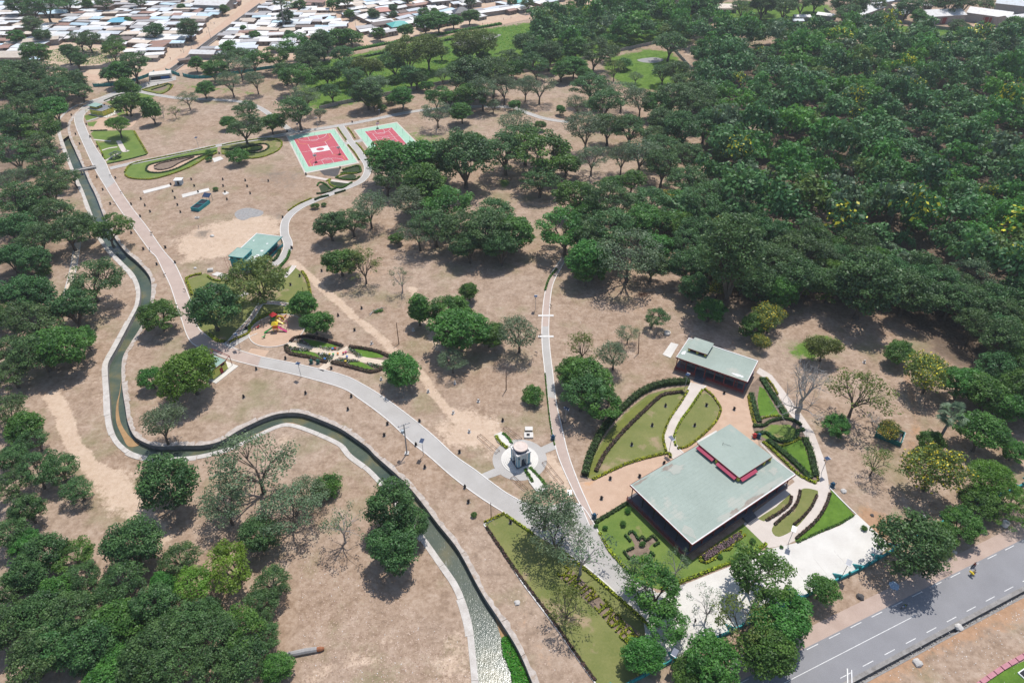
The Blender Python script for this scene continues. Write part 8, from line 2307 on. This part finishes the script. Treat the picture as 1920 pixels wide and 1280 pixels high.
TOWNTREES = [(85,14,58,'m'),(60,24,34,'m'),(36,14,40,'d'),(60,55,36,'m'),(80,70,28,'d'),(35,73,26,'m'),(62,106,46,'n'),(128,105,36,'d'),(145,118,30,'d'),(166,78,38,'m'),(150,80,30,'m'),(212,98,36,'m'),(214,85,32,'m'),(288,62,32,'d'),(355,60,38,'d'),(535,36,28,'d'),(548,14,18,'n'),(565,12,20,'n'),(540,68,18,'d'),(478,68,18,'n'),(458,55,14,'n'),(430,92,26,'u'),
    (700,30,22,'d'),(712,66,24,'n'),(757,60,30,'n'),(797,46,42,'n'),(822,44,42,'n'),(850,40,30,'n'),(880,32,32,'n'),(735,18,18,'d'),(740,30,16,'d'),(797,25,18,'n'),(817,23,16,'n'),(640,76,40,'u'),(658,74,34,'u'),(612,84,36,'n'),(960,6,18,'d'),(882,6,22,'d'),(622,12,22,'n'),(655,30,20,'n'),(990,10,24,'m'),(650,4,30,'m'),(765,2,20,'m'),(195,8,30,'m'),(260,6,26,'m'),(340,15,14,'n'),(125,10,34,'m'),(165,10,22,'n'),(240,40,14,'n'),(420,20,18,'n'),
    (1340,5,50,'m'),(1310,20,56,'m'),(1390,18,34,'m'),(1430,16,44,'d'),(1470,20,44,'m'),(1505,12,40,'m'),(1530,5,40,'d'),(1590,15,60,'d'),(1585,35,40,'m'),(1650,45,40,'n'),(1700,20,40,'m'),(1740,10,40,'m'),(1780,12,50,'d'),(1810,8,40,'m'),(1720,35,30,'n'),(1800,55,34,'d'),(1850,12,30,'m'),(1900,52,44,'n'),(1400,30,30,'o'),(1650,12,26,'m'),(1440,5,40,'m')]
ttw = []
for x, y, w, k in TOWNTREES:
    e = tree_px(x, y, w, k)
    ttw.append((e.location.x, e.location.y, w / ppm(x, y) / 2))
for x, y, w in ((524,6,26),(536,9,22)): tree_px(x, y, w, 'p')
ttw = np.array(ttw)
for mt, x, y, l, d, rz, hh, lab in SPECIAL:
    g = at(x, y)
    e = tag(empty('house', (g[0], g[1], 0), rz), lab, 'house', 'houses of the town')
    e.scale = (l, d, hh)
    link('wall', wall_tpl('wall_cement', False), e); link('roof', roof_tpl('hip', mt), e); link('door', DOOR, e); link('window', WIN, e)
    STREETS.append(([g, (g[0] + .1, g[1])], max(l, d) * .62))
BLOCKS = [([(-90,-18),(470,-18),(440,22),(395,58),(345,95),(300,124),(262,120),(228,92),(215,88),(150,80),(76,90),(70,112),(60,122),(-90,116)], 's'),
          ([(500,-18),(595,-18),(640,38),(680,82),(640,90),(560,100),(470,108),(400,114),(345,124),(380,97),(425,63),(470,22)], 's'),
          ([(615,-18),(1080,-18),(1045,10),(960,30),(880,45),(800,58),(705,79),(662,45)], 't')]
sd = np.array(at(485, -2)) - np.array(at(318, 128)); sd /= np.linalg.norm(sd)
td_ = np.array(at(960, 38)) - np.array(at(660, 93)); td_ /= np.linalg.norm(td_)
HOUSES = []
for poly, ax in BLOCKS:
    W_ = pts(poly)
    u = np.array((sd[1], -sd[0])) if ax == 's' else td_
    v = np.array((-u[1], u[0]))
    PA = np.array(W_)
    a, b = PA @ u, PA @ v
    y = b.min()
    while y < b.max():
        dpt = TR.uniform(5.8, 9.2)
        x = a.min() + TR.uniform(0, 6)
        while x < a.max():
            l = TR.uniform(6.5, 16)
            c = u * (x + l / 2) + v * (y + dpt / 2 + TR.uniform(-.8, .8))
            x += l + (TR.uniform(.3, 1.6) if TR.random() < .8 else TR.uniform(3, 7))
            if TR.random() < .05: continue
            if poly_sd(np.array([c[0]]), np.array([c[1]]), W_)[0] < 1.5: continue
            if any(line_d(np.array([c[0]]), np.array([c[1]]), s)[0] < w + dpt * .45 for s, w in STREETS): continue
            if (np.hypot(ttw[:, 0] - c[0], ttw[:, 1] - c[1]) < ttw[:, 2] * .5 + 1.5).any(): continue
            px_, py_ = unpx(c[0], c[1], 2)
            if px_ < -25 or py_ < -8: continue
            HOUSES.append((c[0], c[1], l, dpt * TR.uniform(.85, 1.0), math.atan2(u[1], u[0]) + TR.normal() * .13 + (math.pi / 2 if TR.random() < .12 else 0), TR.uniform(2.6, 3.5), RC[TR.choice(len(RC), p=RP / RP.sum())], TR.random() < .45))
        y += dpt + TR.uniform(.4, 2.0)
HOUSES.sort(key=lambda q: math.hypot(q[0], q[1]))
print('houses', len(HOUSES))
for x, y, l, d, rz, hh, c, gab in HOUSES[:288]:
    e = empty('house', (x, y, 0), rz)
    e.scale = (l, d, hh)
    link('wall', WTPL[(gab, 'wall_mud' if TR.random() < .55 else 'wall_cement')], e)
    link('roof', RT[('gable' if gab else 'mono', c)], e)
    link('door', DOOR, e); link('window', WIN, e)
    d_ = CNAME[c] + (' gabled' if gab else ' single-slope') + ' tin-roofed house'
    pend(e, d_, 'house', 'houses of the town', (x, y), 6, d_ + ' inside the crowded town')
if len(HOUSES) > 288:
    b = MB()
    for x, y, l, d, rz, hh, c, gab in HOUSES[288:]:
        b.box((x, y, hh / 2), (l, d, hh), rz, 0)
        b.box((x, y, hh + .1), (l * 1.1, d * 1.1, .12), rz, 1 + RC.index(c))
    tag(b.build('far_houses', [M['wall_mud']] + [M['tin_' + c] for c in RC]), 'farthest small tin-roofed houses at the top edge of the town', kind='stuff')
def shed(p0, p1, depth, eave, ridge, roofm, lab, wallm='wall_grey', door=None, gable_x=False, piers=0, name='warehouse', cat='warehouse'):
    """front wall runs p0 -> p1 (photo points on the ground); ridge parallel to it unless gable_x"""
    f = Frame(p0, p1, 0.0)
    e = tag(f.root(name), lab, cat)
    Lf = f.L
    b = MB().box(*bx(0, Lf, 0, depth, -.2, eave))
    if gable_x: b.add([(0, 0, eave), (Lf, 0, eave), (Lf / 2, 0, ridge), (0, depth, eave), (Lf, depth, eave), (Lf / 2, depth, ridge)], [(0, 1, 2), (4, 3, 5)])
    else: b.add([(0, 0, eave), (0, depth, eave), (0, depth / 2, ridge), (Lf, 0, eave), (Lf, depth, eave), (Lf, depth / 2, ridge)], [(1, 0, 2), (3, 4, 5)])
    b.build('wall', M[wallm], e)
    o, t = .7, .15
    r = MB()
    if gable_x: A = [(-o, -o, eave - .1), (Lf / 2, -o, ridge + .1), (Lf + o, -o, eave - .1)]; step = (0, depth + 2 * o, 0)
    else: A = [(-o, -o, eave - .1), (-o, depth / 2, ridge + .1), (-o, depth + o, eave - .1)]; step = (Lf + 2 * o, 0, 0)
    B = [tuple(a + s for a, s in zip(q, step)) for q in A]
    vs = A + B + [(q[0], q[1], q[2] + t) for q in A + B]
    r.add(vs, [(6, 7, 10, 9), (7, 8, 11, 10), (0, 3, 4, 1), (1, 4, 5, 2), (0, 1, 7, 6), (1, 2, 8, 7), (3, 9, 10, 4), (4, 10, 11, 5), (0, 6, 9, 3), (2, 5, 11, 8)])
    r.build('roof', M[roofm], e)
    for k in range(piers + 1 if piers else 0): part('pier', wallm, e, (Lf * k / piers - .25, Lf * k / piers + .25, -.18, .05, 0, eave - .1))
    for k in range(piers + 1 if piers else 0): part('pier', wallm, e, (-.18, .05, depth * k / piers - .2, depth * k / piers + .2, 0, eave - .1))
    if door: part('door', 'door_red', e, (door[0] * Lf, door[1] * Lf, -.12, .03, 0, eave * .8))
    return e
shed((1738, 47), (1806, 43), 17, 6.0, 9.0, 'tin_white', 'grey warehouse with white roof and red door, middle one', door=(.35, .52), piers=8)
shed((1808, 40), (1886, 51), 15, 6.5, 9.5, 'tin_white', 'grey warehouse with long white roof and red door facing the yard', door=(.42, .62), piers=9)
shed((1893, 58), (1960, 50), 16, 6.0, 9.0, 'tin_white', 'white-roofed warehouse cut by the right edge of the picture', piers=6)
shed((1862, 22), (1935, 30), 14, 6.5, 9.5, 'tin_silver', 'silver-roofed warehouse behind the right edge warehouse', piers=8)
shed((1612, 40), (1655, 24), 16, 4.5, 6.5, 'tin_white', 'long white-roofed shed left of the warehouses')
shed((1676, 37), (1700, 35), 10, 4.0, 6.0, 'tin_silver', 'small silver-roofed shed between the trees and the middle warehouse', name='shed', cat='shed')
shed((1640, 18), (1672, 12), 10, 4.5, 6.5, 'tin_silver', 'silver roof at the top edge left of the warehouses', name='shed', cat='shed')
shed((1675, 27), (1712, 25), 12, 4.5, 6.2, 'tin_cream', 'cream-roofed shed behind the small silver shed', name='shed', cat='shed')
shed((1650, 6), (1700, 2), 12, 4.5, 6.5, 'tin_white', 'white roof at the very top left of the warehouses', name='shed', cat='shed')
shed((1726, 20), (1745, 22), 8, 4, 5.5, 'tin_white', 'small white roof among trees behind the middle warehouse', name='shed', cat='shed')
shed((1880, 6), (1915, 10), 12, 5, 7, 'tin_white', 'white roof at the top right corner', name='shed', cat='shed')
e = shed((1328, 24), (1380, 24), 11, 3.6, 5.6, 'tin_cream', 'long cream-roofed bungalow with veranda among the trees', 'wall_cement', name='bungalow', cat='house')
for k in range(8): part('column', 'white_paint', e, (1 + k * 3.0, 1.2 + k * 3.0, -1.9, -1.7, 0, 2.9))
part('veranda_roof', 'tin_cream', e, (-.6, 24, -2.2, -.5, 2.95, 3.15))
shed((1490, 40), (1518, 40), 7, 3, 4, 'tin_white', 'white flat-roofed outbuilding at the forest edge', name='shed', cat='shed')
shed((1487, 46), (1505, 46), 5, 2.6, 3.4, 'tin_silver', 'small pale outbuilding in front of the white one', name='shed', cat='shed')
shed((1530, 36), (1560, 40), 7, 3.4, 4.6, 'tin_white', 'diagonal white-roofed shed beside a dark wall', name='shed', cat='shed')
shed((1312, 38), (1338, 43), 6, 2.6, 3.4, 'tin_cream', 'pale roof half hidden below the long bungalow', name='shed', cat='shed')
shed((1448, 15), (1466, 14), 8, 3.5, 5.0, 'tin_silver', 'silver-roofed house hidden in the trees right of the bungalow', name='shed', cat='shed')
shed((-6, 118), (50, 118), 14, 3.6, 4.4, 'tin_cream', 'long cream-roofed building at the left edge', 'wall_cement', name='shed', cat='shed')
shed((56, 119), (76, 119), 5, 2.8, 3.2, 'tin_pale_blue', 'small blue-roofed hut at the left edge of the green lot', 'wall_cement', name='hut', cat='hut')
shed((48, 90), (112, 84), 9, 4.0, 4.6, 'tin_cream', 'long cream roof above the green lot', 'wall_cement', name='shed', cat='shed')
shed((365, 22), (424, 24), 22, 5.5, 8.0, 'tin_white', 'large walled hall with white roof beside the dirt street', 'wall_cement', name='hall', cat='hall')
shed((338, 122), (360, 119), 4, 2.8, 3.1, 'tin_brown', 'dark market stall at the road junction', 'wall_mud', name='market_stall', cat='stall')
shed((358, 111), (402, 112), 9, 3.6, 5.0, 'tin_white', 'wide white-roofed house at the corner of the town road', 'wall_cement', name='house', cat='house')
shed((880, 36), (978, 22), 6, 3.4, 4.2, 'tin_white', 'long row of arched shop fronts under white tin roofs', 'wall_cement', name='shop_row', cat='shops')
# posts and people of the town
pm = MB().tube([(0, 0, 0), (0, 0, 8)], [.14, .1], 6).box((0, 0, 7.6), (1.6, .1, .1)).mesh('street_post', M['wood_grey'])
for x, y in ((345,100),(363,105),(467,63),(653,60),(617,35),(700,68),(668,57),(152,130),(415,32),(395,72),(683,22),(830,22),(2,14)):
    g = at(x, y); o = link('utility_pole', pm, None, (g[0], g[1], 0), random.uniform(0, 3)); pend(o, 'thin grey town utility pole', 'pole', 'poles of the town', g, 10)
pmesh = [person_mesh('stand', cloth('town_shirt', c), cloth('town_trousers', (.08, .08, .1))) for c in ((.5, .12, .1), (.12, .2, .4), (.55, .5, .45))]
for k, (x, y) in enumerate(((405,36),(402,46),(396,46),(340,98),(388,62),(728,66),(661,91),(630,91),(958,35),(944,38),(1042,17),(372,86),(320,112),(480,112),(905,47),(1000,28))):
    g = at(x, y); e = empty('person', (g[0], g[1], .04), k * 1.3); link('body', pmesh[k % 3], e)
    pend(e, ('person in red', 'person in blue', 'person in pale clothes')[k % 3] + ' standing on the dirt road', 'person', 'people on the town roads', g, 8)
hedge([(640,100),(700,88),(780,74),(860,60),(940,46)], 3.0, 1.2, 'hedge_bright', 'weedy green verge along the far dirt road', dens=6, size=.5, cat='verge', ragged=.3)
hedge([(660,112),(740,96),(830,78),(900,66)], 2.2, 1.0, 'hedge_green', 'second weedy strip below the far dirt road', dens=6, size=.5, cat='verge', ragged=.3)
# ================================================================== AIR
hz = bpy.data.materials.new('haze')
hz.use_nodes = True
hn = hz.node_tree
hn.nodes.clear()
hv = hn.nodes.new('ShaderNodeVolumePrincipled')
hv.inputs['Color'].default_value = (0.93, 0.96, 1.0, 1)
hv.inputs['Density'].default_value = 0.00013
hv.inputs['Anisotropy'].default_value = 0.3
hn.links.new(hv.outputs[0], hn.nodes.new('ShaderNodeOutputMaterial').inputs['Volume'])
tag(MB().box((0, 1300, 78.5), (5000, 4400, 165)).build('haze', hz), 'thin pale haze over the whole park and town', kind='stuff')
write_labels()
